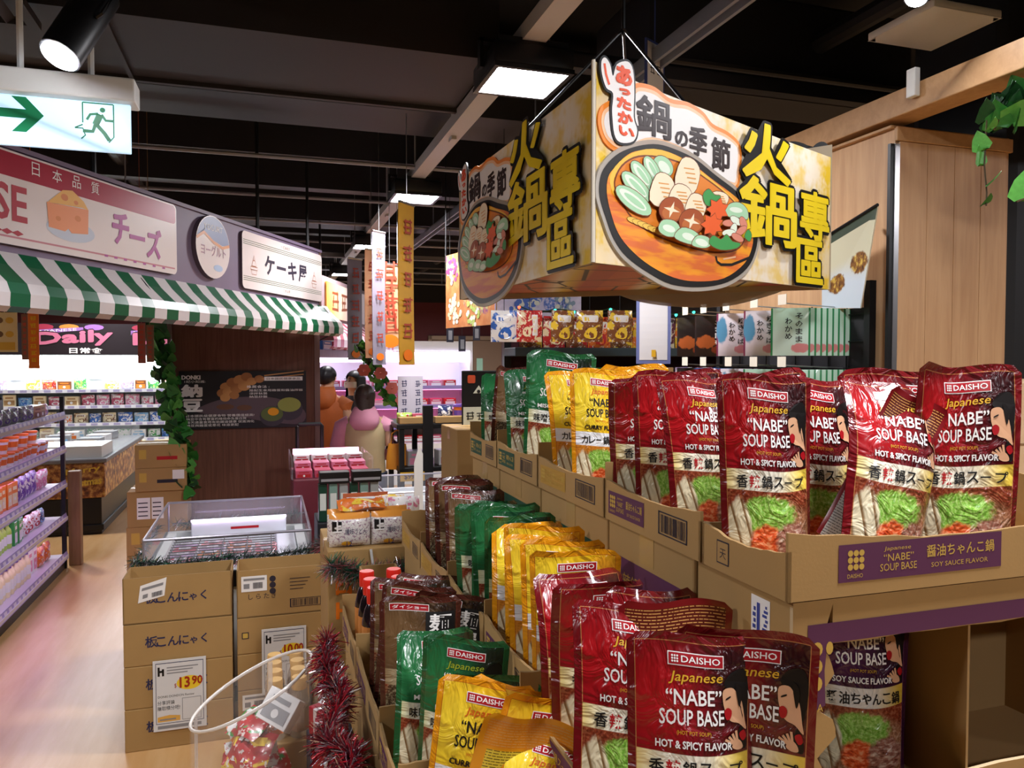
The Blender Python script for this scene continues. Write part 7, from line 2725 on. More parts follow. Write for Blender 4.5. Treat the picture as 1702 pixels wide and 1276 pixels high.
q = ab(at(487, 790, 4.9))
tt = thing('meat_display', 'sloping case of bright pink meat trays', 'display case', F(q[0], q[1], 0), TH)
mb = MB()
mb.rbox(0, 0.5, 0, 0.6, 0, 0.93, 0.01)
mb.build('case', M('case_wine', '#6a2430', 0.45), tt)
mb = MB()
mb.box(-0.01, 0.0, 0, 0.6, 0.93, 1.06).box(0.5, 0.51, 0, 0.6, 0.93, 1.06)
mb.build('glass_side', PLEXI, tt)
mb = MB()
mb.box(0.02, 0.48, 0.57, 0.6, 1.02, 1.06)
mb.build('light_back', M('meat_light', '#ffffff', 0.5, emit=5, ecol='#ffa8d0'), tt)
for j in range(3):
    for i in range(4):
        goods('box', ('rose', 'pink', 'white')[j], 'red', 0.105, 0.14, 0.05, F(q[0] + 0.07 + i * 0.12, q[1] + 0.1 + j * 0.16, 0.931 + j * 0.03), TH, '%s meat tray in the sloping pink case, row %s place %s' % (('rose', 'pink', 'white')[j], ORD[j], ORD[i]), 'trays in the pink case')
        if j:
            mb = MB()
            mb.box(-0.05, 0.05, -0.06, 0.06, -j * 0.03, 0)
            mb.build('riser', M('case_wine', '#6a2430', 0.45), tt, loc=(0.07 + i * 0.12, 0.1 + j * 0.16, 0.93 + j * 0.03))

MD_A = q[0] + 0.52
q = ab(at(612, 825, 4.75))
q = (max(q[0], MD_A + 0.02), q[1])
SF_A = q[0] + 0.58
tt = thing('small_freezer', 'low glass-walled freezer with a red and yellow sticker', 'freezer', F(q[0], q[1], 0), TH)
mb = MB()
mb.rbox(0, 0.56, 0, 0.75, 0, 0.72, 0.02)
mb.build('body', FZW, tt)
mb = MB()
for (x0, x1, y0, y1) in ((0, 0.56, 0, 0.006), (0, 0.56, 0.744, 0.75), (0, 0.006, 0.006, 0.744), (0.554, 0.56, 0.006, 0.744)):
    mb.box(x0, x1, y0, y1, 0.72, 0.86)
mb.build('glass_wall', PLEXI, tt)
mb = MB()
c4 = [(0.003, 0.003, 0.863), (0.557, 0.003, 0.863), (0.557, 0.747, 0.863), (0.003, 0.747, 0.863)]
for i in range(4):
    mb.tube([c4[i], c4[(i + 1) % 4]], 0.007, 6)
    mb.tube([(c4[i][0], c4[i][1], 0.72), c4[i]], 0.006, 6)
mb.build('rail', M('rail_grey', '#a9a4ae', 0.3, 0.6), tt)
mb = MB()
for (x0, x1, y0, y1) in ((0.05, 0.5, 0.1, 0.14), (0.05, 0.5, 0.66, 0.7), (0.05, 0.09, 0.14, 0.66), (0.46, 0.5, 0.14, 0.66)):
    mb.box(x0, x1, y0, y1, 0.72, 0.78)
mb.build('lid_frame', M('liner_white', '#dfe4ea', 0.3), tt)
mb = MB()
mb.flat(circ(0.27, 0.3, 0.1, 0.09, 20), FLATUP, 0.722, 0)
for k in range(3):
    scrib(mb, 0.2 + k * 0.048, 0.275, 0.055, 0.042, FLATUP, 0.723, 1, k + 13)
mb.build('sticker', [M('sticker_cream', '#ecd28a', 0.5), RED], tt)
tinsel('silvery tinsel on the front of the small freezer', [F(q[0], q[1] - 0.04, 0.7), F(q[0] + 0.28, q[1] - 0.045, 0.68), F(q[0] + 0.56, q[1] - 0.04, 0.71)], 0.05, 500, TMX, 41)
q = ab(at(697, 790, 4.3))
tt = thing('white_flag', 'tall white card fin standing beside the small freezer', 'sign', F(q[0], q[1], 0.0), TH)
mb = MB()
mb.prism([(-0.03, 0.0), (0.02, 0.0), (0.02, 1.17), (0.0, 1.22), (-0.03, 1.12)], -0.003, 0.003)
mb.build('card', WHITEPL, tt)

# trolley handle behind
q = ab(at(515, 760, 5.75))
tt = thing('trolley_handle', 'black square trolley handle in front of the walnut panel', 'trolley', F(q[0], q[1], 0), TH)
mb = MB()
mb.tube([(-0.09, 0, 0.15), (-0.09, 0, 1.2), (-0.08, 0, 1.215), (0.08, 0, 1.215), (0.09, 0, 1.2), (0.09, 0, 0.15)], 0.014, 8)
mb.build('handle', BLKMET, tt)
mb = MB()
mb.rbox(-0.13, 0.13, -0.05, 0.2, 0.06, 0.15, 0.01)
for x in (-0.1, 0.1):
    mb.lathe([(0.03, -0.012), (0.03, 0.012)], 12, c=(x, 0.02, 0.03))
mb.build('base', BLKMET, tt)

# ================================================================== background: doors, far kiosk, chiller, people, hanging signs
# double doors in the back wall
q = ab(at(716, 600, 17.2))
DW = 0.92
DM = M('door_beige', '#a08672', 0.5)
for i in range(2):
    d = MB()
    d.rbox(q[0] + i * (DW + 0.01), q[0] + i * (DW + 0.01) + DW, B1 - 0.05, B1 - 0.005, 0, 2.12, 0.004)
    o = struct(d.build('door_%d' % (i + 1), DM, rz=TH), ('left', 'right')[i] + ' leaf of the beige double door in the maroon wall')
    xw = q[0] + (DW - 0.22 if i == 0 else DW + 0.01 + 0.08)
    d = MB()
    d.box(xw, xw + 0.14, B1 - 0.06, B1 - 0.045, 0.9, 1.72)
    d.build('pane', M('door_glass', '#a8d0bc', 0.15, emit=0.15, ecol='#a8d8c0'), o)
    d = MB()
    d.tube([(xw + (0.18 if i == 0 else -0.05), B1 - 0.08, 0.95), (xw + (0.18 if i == 0 else -0.05), B1 - 0.08, 1.15)], 0.012, 6)
    d.build('door_handle', STEEL, o)
d = MB()
for x0, x1, z0, z1 in ((-0.09, -0.01, 0, 2.22), (2 * DW + 0.02, 2 * DW + 0.1, 0, 2.22), (-0.09, 2 * DW + 0.1, 2.13, 2.22)):
    d.rbox(q[0] + x0, q[0] + x1, B1 - 0.06, B1 - 0.002, z0, z1, 0.004)
struct(d.build('trim_door_frame', M('frame_beige', '#b09a84', 0.5), rz=TH), 'beige frame of the double door')

# far kiosk with red awning
L0, L1 = Vector((-1.93, 7.55)), Vector((-1.78, 11.3))
LD_ = (L1 - L0).normalized()
LN_ = Vector((LD_.y, -LD_.x))
t = thing('far_kiosk_fascia', 'far kiosk fascia with a glowing food sign', 'fascia', (0, 0, 0))
lf = lambda x, y, tt: (L0.x + LD_.x * x + LN_.x * tt, L0.y + LD_.y * x + LN_.y * tt, y)
mb = MB()
mb.prism(rect(0, 3.7, 2.1, 2.55), -0.06, 0.0, lf)
mb.build('board', M('fascia_taupe', '#8a7478', 0.5), t)
mb = MB()
for s in (0.3, 3.4):
    mb.tube([lf(s, 2.55, -0.03), lf(s, CEIL, -0.03)], 0.012, 6)
mb.build('hanger_rod', BLKMET, t)
t2 = thing('meat_shop_sign', 'orange and white sign on the far kiosk fascia', 'sign', (0, 0, 0))
mb = MB()
mb.prism(rrect(0.35, 3.2, 2.13, 2.5, 0.03), 0.001, 0.02, lf)
g = G('meat_sign_print', 0.35)
o = g.uv('Object')
n = g.noise(g.tc.outputs['Object'], 3.0, 3)
g.out(g.mix(g.step(g.m_('ADD', o[1], g.m_('MULTIPLY', n, 0.6)), 8.2, 9.4), '#e8a03c', '#d6ccd0'))
mb.build('board', MATS['meat_sign_print'], t2)
mb = MB()
scrib(mb, 0.55, 2.2, 0.24, 0.28, lf, 0.022, 0, 4)
scrib(mb, 0.9, 2.2, 0.24, 0.28, lf, 0.022, 0, 5)
mb.build('lettering', [M('meat_sign_ink', '#7a3a1c', 0.4)], t2)
awning('red_striped_awning', 'red and white striped awning of the far kiosk', L0, LD_, LN_, -0.1, 3.7, 2.1, 0.13, M('awning_red', '#a83a52', 0.35), M('awning_pink_white', '#d8c8cc', 0.35), 0.2, 1.96, 1.82)
# wooden soffit boards under it
mb = MB()
mb.prism(rect(0.0, 3.7, 1.72, 1.80), -0.5, -0.02, lf)
tag(mb.build('kiosk_shelf', WALNUT), 'dark wooden shelf under the red awning', 'shelf')
for i, (c1, c2) in enumerate((('tan', 'brown'), ('blue', 'white'), ('red', 'white'), ('tan', 'orange'), ('teal', 'white'), ('brown', 'cream'))):
    pp = lf(0.3 + i * 0.5, 1.801, -0.2)
    goods('box', c1, c2, 0.36, 0.2, 0.1, pp, PI / 2 - 0.04, '%s and %s box lying on the dark shelf under the red awning' % (CNAME.get(c1, c1), c2), 'boxes on the kiosk shelf', simple=True)

# meat chiller with pink light
q = ab(at(526, 640, 10.2))
t = thing('meat_chiller', 'pink-lit open meat chiller behind the shoppers', 'chiller', F(q[0] - 0.5, q[1], 0), TH)
MWd = 2.6
mb = MB()
mb.box(0, MWd, 0.6, 0.65, 0, 1.95).box(-0.04, 0, 0, 0.65, 0, 1.95).box(MWd, MWd + 0.04, 0, 0.65, 0, 1.95).box(0, MWd, 0, 0.6, 1.82, 1.95).box(0, MWd, -0.15, 0.6, 0, 0.55)
mb.build('cabinet_body', CHW, t)
mb = MB()
mb.box(0.02, MWd - 0.02, -0.02, 0.12, 1.66, 1.80)
mb.build('light_tube', M('meat_tube', '#ffffff', 0.4, emit=4.5, ecol='#f2d8ff'), t)
for z in (0.78, 1.06, 1.32):
    mb = MB()
    mb.box(0, MWd, 0.02, 0.6, z - 0.03, z)
    sh = mb.build('shelf', M('chiller_shelf', '#cfd8dc', 0.3), t)
    mb = MB()
    mb.box(0, MWd, 0.0, 0.02, z - 0.04, z + 0.015)
    mb.build('price_rail', M('rail_lilac', '#9f93d6', 0.35), sh)
    if z > 0.8:
        mb = MB()
        mb.box(0.05, MWd - 0.05, 0.04, 0.06, z - 0.045, z - 0.032)
        mb.build('light_strip', M('led_pink', '#ffffff', 0.4, emit=12.0, ecol='#ff6ab0'), sh)
rnd = random.Random(3)
for z in (0.551, 0.781, 1.061, 1.321):
    for i in range(12):
        c1 = rnd.choice(('rose', 'red', 'pink', 'rose'))
        goods('box', c1, 'white', 0.17, 0.2, 0.09, F(q[0] - 0.5 + 0.13 + i * 0.2, q[1] + 0.17, z), TH, '%s meat pack, %s along the meat chiller shelf %s' % (CNAME.get(c1, c1), ORD[i], ORD[[0.551, 0.781, 1.061, 1.321].index(z)]), 'packs in the meat chiller', simple=True)
ivy('garland_arch', 'leafy garland slanting down in front of the meat chiller', [at(600, 572, 7.4), at(612, 600, 7.4), at(628, 632, 7.4), at(645, 660, 7.35), at(660, 675, 7.3)], 70, 0.075, 0.07, 51)
p = at(660, 690, 7.3)
t = thing('garland_pole', 'dark pole carrying the leafy garland', 'pole', (p.x, p.y + 0.06, 0))
mb = MB()
mb.tube([(0, 0, 0), (0, 0, 1.3), (-0.2, 0.02, 1.6), (-0.4, 0.05, 1.84)], 0.01, 6)
mb.build('tube', BLKMET, t)
for i, (px, py) in enumerate(((605, 615), (633, 620), (668, 665), (652, 645))):
    p = at(px, py, 7.25)
    mb = MB()
    for k in range(6):
        mb.flat(circ(0.035 * math.cos(k * PI / 3), 0.035 * math.sin(k * PI / 3), 0.03, 0.026, 10), FRONT, 0.002 * k)
    mb.lathe([(0.001, -0.01), (0.02, 0.0), (0.001, 0.01)], 8)
    tag(mb.build('paper_flower', M('flower_coral', '#e07a6a', 0.5), loc=p), 'coral paper flower on the leafy garland, %s from the top' % ORD[i], 'flower', 'paper flowers')


# ---- people
def skin_body(name, joints, edges, m, parent, sub=1):
    me = bpy.data.meshes.new(name)
    names = list(joints)
    me.from_pydata([joints[k][0] for k in names], [(names.index(a), names.index(b)) for a, b in edges], [])
    o = bpy.data.objects.new(name, me)
    COL.objects.link(o)
    o.parent = parent
    me.materials.append(m)
    o.modifiers.new('skin', 'SKIN')
    sv = me.skin_vertices[0].data
    for i, k in enumerate(names):
        r_ = joints[k][1]
        sv[i].radius = (r_, r_) if not isinstance(r_, tuple) else r_
        sv[i].use_root = (i == 0)
    o.modifiers['skin'].use_smooth_shade = True
    s = o.modifiers.new('sub', 'SUBSURF')
    s.levels = s.render_levels = sub + 1
    return o


def loft(mb, rings, n=20, mi=0, cap=True):
    """rings: (cx, cy, z, rx, ry)"""
    vv = []
    for cx, cy, z, rx, ry in rings:
        vv += [(cx + rx * math.cos(2 * PI * k / n), cy + ry * math.sin(2 * PI * k / n), z) for k in range(n)]
    ff = [(i * n + k, i * n + (k + 1) % n, (i + 1) * n + (k + 1) % n, (i + 1) * n + k) for i in range(len(rings) - 1) for k in range(n)]
    if cap:
        ff += [tuple(range(n - 1, -1, -1)), tuple((len(rings) - 1) * n + k for k in range(n))]
    mb.add(vv, ff, mi)


def person(label, loc, rz, h, top, sleeve, trousers, hair, style, mask=False, vest=None, head_turn=0.0):
    """faces -Y before turning; built 1.6 m tall and scaled"""
    t = thing('person', label, 'person', loc, rz, 'shoppers')
    k = h / 1.6
    t.scale = (k, k, k)
    SK = M('skin_tone', '#d8ab8c', 0.5)
    J = {'pel': ((0, 0, 0.86), (0.15, 0.11)), 'spi': ((0, 0, 1.02), (0.135, 0.10)), 'che': ((0, 0, 1.2), (0.15, 0.11)), 'nec': ((0, 0.0, 1.34), 0.055), 'hd0': ((0, -0.01, 1.42), (0.066, 0.078)),
         'hd1': ((0, -0.012, 1.5), (0.07, 0.086)), 'hd2': ((0, -0.005, 1.565), (0.055, 0.065))}
    E_ = [('pel', 'spi'), ('spi', 'che'), ('che', 'nec'), ('nec', 'hd0'), ('hd0', 'hd1'), ('hd1', 'hd2')]
    for s, sx in (('L', -1), ('R', 1)):
        J.update({'sh' + s: ((sx * 0.165, 0, 1.27), 0.056), 'el' + s: ((sx * 0.225, -0.01, 1.03), 0.043), 'wr' + s: ((sx * 0.17, -0.2, 0.96), 0.03), 'pa' + s: ((sx * 0.155, -0.27, 0.95), (0.034, 0.02)),
                  'hi' + s: ((sx * 0.085, 0, 0.80), 0.088), 'kn' + s: ((sx * 0.095, -0.01, 0.46), 0.062), 'an' + s: ((sx * 0.095, 0.02, 0.09), 0.042), 'to' + s: ((sx * 0.10, -0.12, 0.045), 0.038)})
        E_ += [('che', 'sh' + s), ('sh' + s, 'el' + s), ('el' + s, 'wr' + s), ('wr' + s, 'pa' + s), ('pel', 'hi' + s), ('hi' + s, 'kn' + s), ('kn' + s, 'an' + s), ('an' + s, 'to' + s)]
    skin_body('body', J, E_, SK, t)
    for sx in (-1, 1):                                           # five fingers on each hand
        mb = MB()
        for f in range(4):
            x = sx * (0.155 + (f - 1.5) * 0.017)
            l = (0.06, 0.072, 0.068, 0.052)[f]
            mb.tube([(x, -0.275, 0.95), (x, -0.275 - l * 0.55, 0.945), (x - sx * 0.003, -0.275 - l * 0.85, 0.925)], [0.0095, 0.0085, 0.0065], 6)
        mb.tube([(sx * 0.125, -0.245, 0.95), (sx * 0.105, -0.275, 0.94), (sx * 0.11, -0.30, 0.93)], [0.011, 0.009, 0.007], 6)
        mb.build('fingers', SK, t, 60)
    mb = MB()
    loft(mb, [(0, 0, 0.74, 0.17, 0.13), (0, 0, 0.86, 0.175, 0.135), (0, 0, 1.0, 0.165, 0.125), (0, 0.005, 1.15, 0.18, 0.13), (0, 0.005, 1.26, 0.19, 0.115), (0, 0.005, 1.31, 0.13, 0.09), (0, 0.0, 1.345, 0.075, 0.07)])
    mb.build('jacket', vest if vest else top, t, 60)
    for sx in (-1, 1):
        mb = MB()
        mb.tube([(sx * 0.13, 0, 1.26), (sx * 0.185, 0, 1.24), (sx * 0.235, -0.005, 1.06), (sx * 0.238, -0.02, 1.02), (sx * 0.20, -0.12, 0.985), (sx * 0.172, -0.205, 0.96)], [0.075, 0.077, 0.066, 0.064, 0.052, 0.045], 12)
        mb.build('sleeve', sleeve, t, 60)
        mb = MB()
        mb.tube([(sx * 0.085, 0, 0.84), (sx * 0.09, 0, 0.7), (sx * 0.095, -0.01, 0.46), (sx * 0.095, 0.015, 0.1)], [0.105, 0.1, 0.075, 0.06], 12)
        mb.build('trouser_leg', trousers, t, 60)
        mb = MB()
        mb.rbox(sx * 0.1 - 0.045, sx * 0.1 + 0.045, -0.18, 0.07, 0.0, 0.09, 0.03)
        mb.build('shoe', M('shoe_white', '#cfc8c4', 0.6), t, 60)
    if style in ('hood', 'hood_short'):
        mb = MB()
        big = 0.95 if style == 'hood_short' else 1.0
        loft(mb, [(0, 0.03, 1.20, 0.03, 0.03), (0, 0.085, 1.215, 0.09 * big, 0.055), (0, 0.085, 1.27, 0.125 * big, 0.075), (0, 0.065, 1.33, 0.125 * big, 0.085), (0, 0.04, 1.385, 0.10 * big, 0.085), (0, 0.03, 1.41, 0.085 * big, 0.075), (0, 0.02, 1.40, 0.06, 0.06)], 20)
        mb.build('hood', sleeve, t, 180)
    hm = M('hair_%s' % hair, {'black': '#17141a', 'brown': '#33241d'}[hair], 0.45, var=0.5, vscale=60)
    mb = MB()

    def cap(u, v):
        a_ = 2 * PI * u + PI / 2
        front = max(0, -math.sin(a_))
        back = max(0, math.sin(a_))
        e = v * PI * (0.60 + 0.2 * back - 0.26 * front)
        wob = 1 + 0.03 * math.sin(9 * a_ + 5 * v) + 0.02 * math.sin(17 * a_)
        return (0.089 * wob * math.sin(e) * math.cos(a_), 0.004 + (0.104 + 0.01 * back) * wob * math.sin(e) * math.sin(a_), 1.505 + 0.096 * math.cos(e))
    mb.grid(cap, 36, 12)
    if style in ('long', 'hood'):
        zlo = 1.10 if style == 'long' else 1.37
        for dr_ in (0.0, 0.012):
            mb.grid(lambda u, v: ((0.090 + 0.03 * v * (1 if style == 'long' else -0.3) - dr_) * (1 + 0.04 * math.sin(20 * u)) * math.cos(PI * (1.3 * u - 0.15)),
                                  0.005 + (0.104 - dr_ + 0.02 * v) * (1 + 0.04 * math.sin(20 * u)) * math.sin(PI * (1.3 * u - 0.15)), 1.53 - (1.53 - zlo) * v + 0.015 * math.sin(11 * u) * v), 24, 8)
    mb.build('hair', hm, t, 180)
    # face: eyes, brows, nose, mouth, ears
    mb = MB()
    for sx in (-1, 1):
        mb.lathe([(0.001, -0.006), (0.009, 0), (0.001, 0.006)], 8, 0, (sx * 0.03, -0.095, 1.492))
        mb.box(sx * 0.03 - 0.014, sx * 0.03 + 0.014, -0.1, -0.09, 1.512, 1.517, 0)
    mb.build('eyes', M('eye_dark', '#1a1412', 0.3), t)
    mb = MB()
    mb.tube([(0, -0.098, 1.49), (0, -0.112, 1.462), (0, -0.1, 1.455)], [0.008, 0.013, 0.008], 6)
    mb.build('nose', SK, t, 60)
    mb = MB()
    mb.rbox(-0.02, 0.02, -0.1, -0.088, 1.428, 1.437, 0.003)
    mb.build('mouth', M('lips', '#a85a54', 0.4), t)
    for sx in (-1, 1):
        mb = MB()
        mb.lathe([(0.004, -0.025), (0.012, -0.01), (0.014, 0.012), (0.005, 0.025)], 8, 0, (sx * 0.08, 0.0, 1.485))
        mb.build('ear', SK, t, 60)
    if mask:
        mb = MB()
        mb.grid(lambda u, v: (0.078 * math.cos(PI * u), -0.03 - 0.088 * math.sin(PI * u), 1.425 + 0.06 * v), 12, 4)
        mb.build('face_mask', M('mask_white', '#e6e2e0', 0.6), t, 180)
    return t


ORJ = M('jacket_orange', '#b8622c', 0.65, var=0.15, vscale=14, bump=0.3, bscale=25)
PKH = M('hoodie_pink', '#cf8fa4', 0.7, var=0.12, vscale=14)
BGV = M('vest_beige', '#b5a37a', 0.65, var=0.1, vscale=10, bump=0.3, bscale=20)
BLC = M('coat_dark', '#2a2226', 0.7)
JNS = M('jeans_blue', '#3a4660', 0.7)


def stand_at(px, Y):
    return ((px - 851) / FPX * Y, Y, 0)


person('shopper in an orange hooded jacket seen from behind', stand_at(543, 7.25), PI - 0.2, 1.64, ORJ, ORJ, JNS, 'black', 'hood_short')
person('shopper in a beige vest over a pink hoodie seen from behind', stand_at(606, 6.2), PI + 0.15, 1.50, PKH, PKH, JNS, 'brown', 'hood', vest=BGV)
person('shopper with long dark hair and a white face mask looking left', stand_at(590, 7.75), -0.7, 1.59, BLC, BLC, BLC, 'black', 'long', mask=True)
# yellow shopping bag / tag by the vest
p = at(660, 745, 6.1)
t = thing('shopping_bag', 'mustard yellow shopping bag beside the beige vest', 'bag', (p.x, p.y, 0.83))
mb = MB()
loft(mb, [(0, 0, 0, 0.09, 0.05), (0, 0, 0.1, 0.085, 0.05), (0, 0, 0.2, 0.07, 0.03)], 14)
mb.build('body', M('bag_mustard', '#d08a1c', 0.6), t, 60)
mb = MB()
mb.tube([(-0.05, 0, 0.19), (-0.04, 0, 0.28), (0.0, 0, 0.31), (0.04, 0, 0.28), (0.05, 0, 0.19)], 0.006, 6)
mb.build('handle', M('bag_mustard', '#d08a1c', 0.6), t)

# ---- dark table with boxed snacks behind, price card, OSAKA crate
q = ab(at(660, 720, 5.9))
t = thing('promo_table', 'black two-tier promotion table behind the small freezer', 'table', F(q[0], q[1], 0), TH)
mb = MB()
mb.rbox(0, 1.0, 0, 0.6, 1.16, 1.2, 0.006)
mb.build('table_top', BLKMET, t)
mb = MB()
mb.rbox(0.02, 0.98, 0.02, 0.58, 0.82, 0.86, 0.006)
mb.build('lower_shelf', BLKMET, t)
for x in (0.02, 0.22, 0.94):
    for y in (0.02, 0.54):
        mb = MB()
        mb.box(x, x + 0.04, y, y + 0.04, 0, 1.16)
        mb.build('leg', BLKMET, t)
mb = MB()
mb.box(0.2, 0.28, -0.01, 0.02, 0.3, 1.34)
mb.build('front_post', BLKMET, t)
for i, (kind, c1, c2, x, w, h) in enumerate((('bag', 'lime', 'red', 0.05, 0.12, 0.08), ('box', 'rose', 'white', 0.17, 0.12, 0.07), ('bag', 'navy', 'white', 0.38, 0.12, 0.13), ('tub', 'orange', 'purple', 0.5, 0.11, 0.14), ('tub', 'white', 'purple', 0.6, 0.1, 0.13),
                                             ('box', 'pink', 'orange', 0.72, 0.13, 0.12), ('box', 'cream', 'pink', 0.86, 0.12, 0.12))):
    goods(kind, c1, c2, w, 0.09 if kind != 'tub' else w, h, F(q[0] + x + 0.03, q[1] + 0.14, 1.201), TH, '%s and %s %s on the black promotion table' % (CNAME.get(c1, c1), c2, GNAME[kind][0].replace('_', ' ')), 'goods on the promotion table')
for i, (x, w) in enumerate(((0.02, 0.2), (0.3, 0.34), (0.66, 0.3))):
    mb = MB()
    mb.rbox(0, w, 0, 0.1, 0, 0.05, 0.004)
    tag(mb.build('snack_tray', KRAFT, loc=F(q[0] + x, q[1] - 0.0, 1.201), rz=TH), 'kraft snack tray on the promotion table edge, %s from the left' % ORD[i], 'tray', 'snack trays')
for i, px in enumerate((683, 704)):
    p = at(px, 645, 6.0)
    tt = thing('tall_card', 'white standing card with blue brush text, %s one' % ('left', 'right')[i], 'sign', F(ab(p)[0], q[1] + 0.35, 1.201), TH + 0.06 * (1 - 2 * i), 'tall cards on the table')
    mb = MB()
    mb.box(-0.055, 0.055, -0.004, 0.004, 0, 0.36)
    mb.box(-0.05, 0.05, 0.0, 0.02, 0, 0.02)
    mb.build('board', M('card_white', '#c8c4cc', 0.5), tt)
    mb = MB()
    for k, ch in enumerate('北海道産'):
        scrib(mb, -0.03 if i == 0 else -0.01, 0.27 - k * 0.075, 0.06, 0.05, FRONT, 0.0045, 0, k + 9 * i)
    mb.build('lettering', NAVY, tt)
for i, (c1, c2, x) in enumerate((('grey', 'pink', 0.12), ('white', 'rose', 0.36), ('grey', 'white', 0.55), ('grey', 'teal', 0.75))):
    goods('box', c1, c2, 0.15 if i != 2 else 0.2, 0.14, 0.12, F(q[0] + x + 0.05, q[1] + 0.14, 0.861), TH + 0.1 * i, '%s and %s box on the lower tier of the promotion table' % (c1, c2), 'goods on the lower tier')
tt = thing('price_card', 'yellow price card reading 99 on the promotion table', 'price card', F(q[0] + 0.02, q[1] - 0.014, 0.76), TH)
mb = MB()
mb.box(0, 0.19, -0.004, 0, 0, 0.07)
mb.box(0.08, 0.1, 0.0, 0.03, 0.055, 0.065)
mb.build('board', M('card_yellow', '#d8a818', 0.5), tt)
mb = MB()
txt(mb, '$99.9', 0.03, 0.012, 0.045, lambda x, y, t_: (x, -0.004 - t_, y), 0.001, 0, bold=0.03)
mb.build('figures', M('price_ink', '#5a3a10', 0.5), tt)
q2 = ab(at(716, 800, 5.35))
q2 = (max(q2[0], SF_A + 0.02), q2[1])
tt = thing('black_crate', 'black crate printed OSAKA beside the kraft cartons', 'crate', F(q2[0], q2[1], 0), TH)
mb = MB()
mb.rbox(0, 0.36, 0, 0.4, 0, 1.06, 0.01)
mb.build('body', M('crate_black', '#151416', 0.5), tt)
mb = MB()
txt(mb, 'OSAKA', 0.06, 0.90, 0.035, lambda x, y, t_: (x, -t_, y), 0.001, 0, w=0.17, bold=0.02)
mb.flat(circ(0.17, 1.0, 0.03, n=16), lambda x, y, t_: (x, -t_, y), 0.001, 1)
mb.build('lettering', [WHITE, M('crate_gold', '#b89a5c', 0.5)], tt)
goods('box', 'grey', 'white', 0.26, 0.2, 0.1, F(q2[0] + 0.17, q2[1] + 0.2, 1.061), TH, 'silver tray box on the black crate', 'boxes on the crate')

# kraft cartons behind the display and the black standing board
for i, (px, Y, z, w, h) in enumerate(((757, 3.15, 0.0, 0.3, 0.55), (757, 3.15, 0.551, 0.3, 0.5), (760, 3.13, 1.052, 0.28, 0.36))):
    q = ab(at(px, 800, Y))
    carton('plain kraft carton behind the far end of the display, %s from the floor' % ORD[i], F(q[0], q[1], z), w, 0.3, h, TH, 'cartons behind the display')
p = at(793, 660, 3.4)
tt = thing('black_board', 'black board with orange seal and white emblem above the kraft cartons', 'sign', F(ab(p)[0], ab(p)[1], 0), TH)
mb = MB()
mb.rbox(-0.07, 0.1, -0.006, 0.006, 1.40, 1.65, 0.004)
mb.box(-0.01, 0.01, 0.0, 0.01, 0, 1.41)
mb.build('board', BLKMET, tt)
mb = MB()
fr = lambda x, y, t_: (x, -0.006 - t_, y)
mb.flat(rrect(-0.045, -0.01, 1.595, 1.63, 0.006), fr, 0.001, 0)
mb.flat([(-0.02, 1.55), (0.03, 1.55), (0.006, 1.585)], fr, 0.001, 1)
mb.flat(circ(0.005, 1.558, 0.008, n=10), fr, 0.0015, 2)
mb.flat(rect(-0.065, 0.095, 1.41, 1.49), fr, 0.001, 1)
for k in range(3):
    scrib(mb, -0.055 + k * 0.05, 1.43, 0.04, 0.04, fr, 0.002, 2, k)
mb.build('print', [M('seal_orange', '#c8502c', 0.5), M('emblem_pale', '#c8cfc0', 0.5), BLACK], tt)

# ---- long vertical banners down the aisle
BW = [M('banner_gold', '#c8962c', 0.5, var=0.2, vscale=6), M('banner_lilac', '#8a8494', 0.55, var=0.15, vscale=6), M('banner_peach', '#d8a078', 0.5, var=0.2, vscale=6)]
for i, (px, y0, y1, Y, w, rz_, m_, lab) in enumerate(((677, 338, 606, 4.6, 0.17, 1.15, 0, 'long golden banner hanging edge-on in the aisle'), (648, 440, 575, 6.0, 0.26, 0.7, 2, 'glowing peach banner hanging behind the golden one'), (661, 440, 568, 6.4, 0.26, 1.1, 0, 'narrow amber banner beside the peach one'),
                                                      (631, 385, 606, 5.8, 0.14, 1.0, 1, 'tall grey lilac banner left of the peach one'), (618, 415, 595, 6.8, 0.16, 1.05, 2, 'slim peach banner second from the left'), (591, 430, 598, 7.6, 0.2, 1.0, 1, 'slim pale banner at the far left of the row'))):
    p0, p1 = at(px, y0, Y), at(px, y1, Y)
    h = p0.z - p1.z
    tt = thing('vertical_banner', lab, 'banner', p1, rz_, 'vertical banners in the aisle')
    mb = MB()
    mb.grid(lambda u, v: ((u - .5) * w, 0.006 * math.sin(3 * v), h * v), 2, 10)
    mb.grid(lambda u, v: ((.5 - u) * w, 0.004 + 0.006 * math.sin(3 * v), h * v), 2, 10)
    mb.build('cloth', BW[m_], tt)
    mb = MB()
    mb.tube([(-w / 2, 0, h), (w / 2, 0, h)], 0.008, 6).tube([(0, 0, h), (0, 0, CEIL - p1.z)], 0.003, 4)
    mb.build('rod', STEEL, tt)
    mb = MB()
    for k, ch in enumerate('冬の味覚祭'):
        scrib(mb, -w * 0.3, h * (0.8 - k * 0.16), w * 0.6, w * 0.6, FRONT, 0.008, 0, k + i * 7)
    mb.flat(circ(0, h * 0.06, w * 0.3, w * 0.2, 14), FRONT, 0.008, 1)
    mb.build('lettering', [M('banner_red', '#a8402c', 0.5), ORANGE], tt)

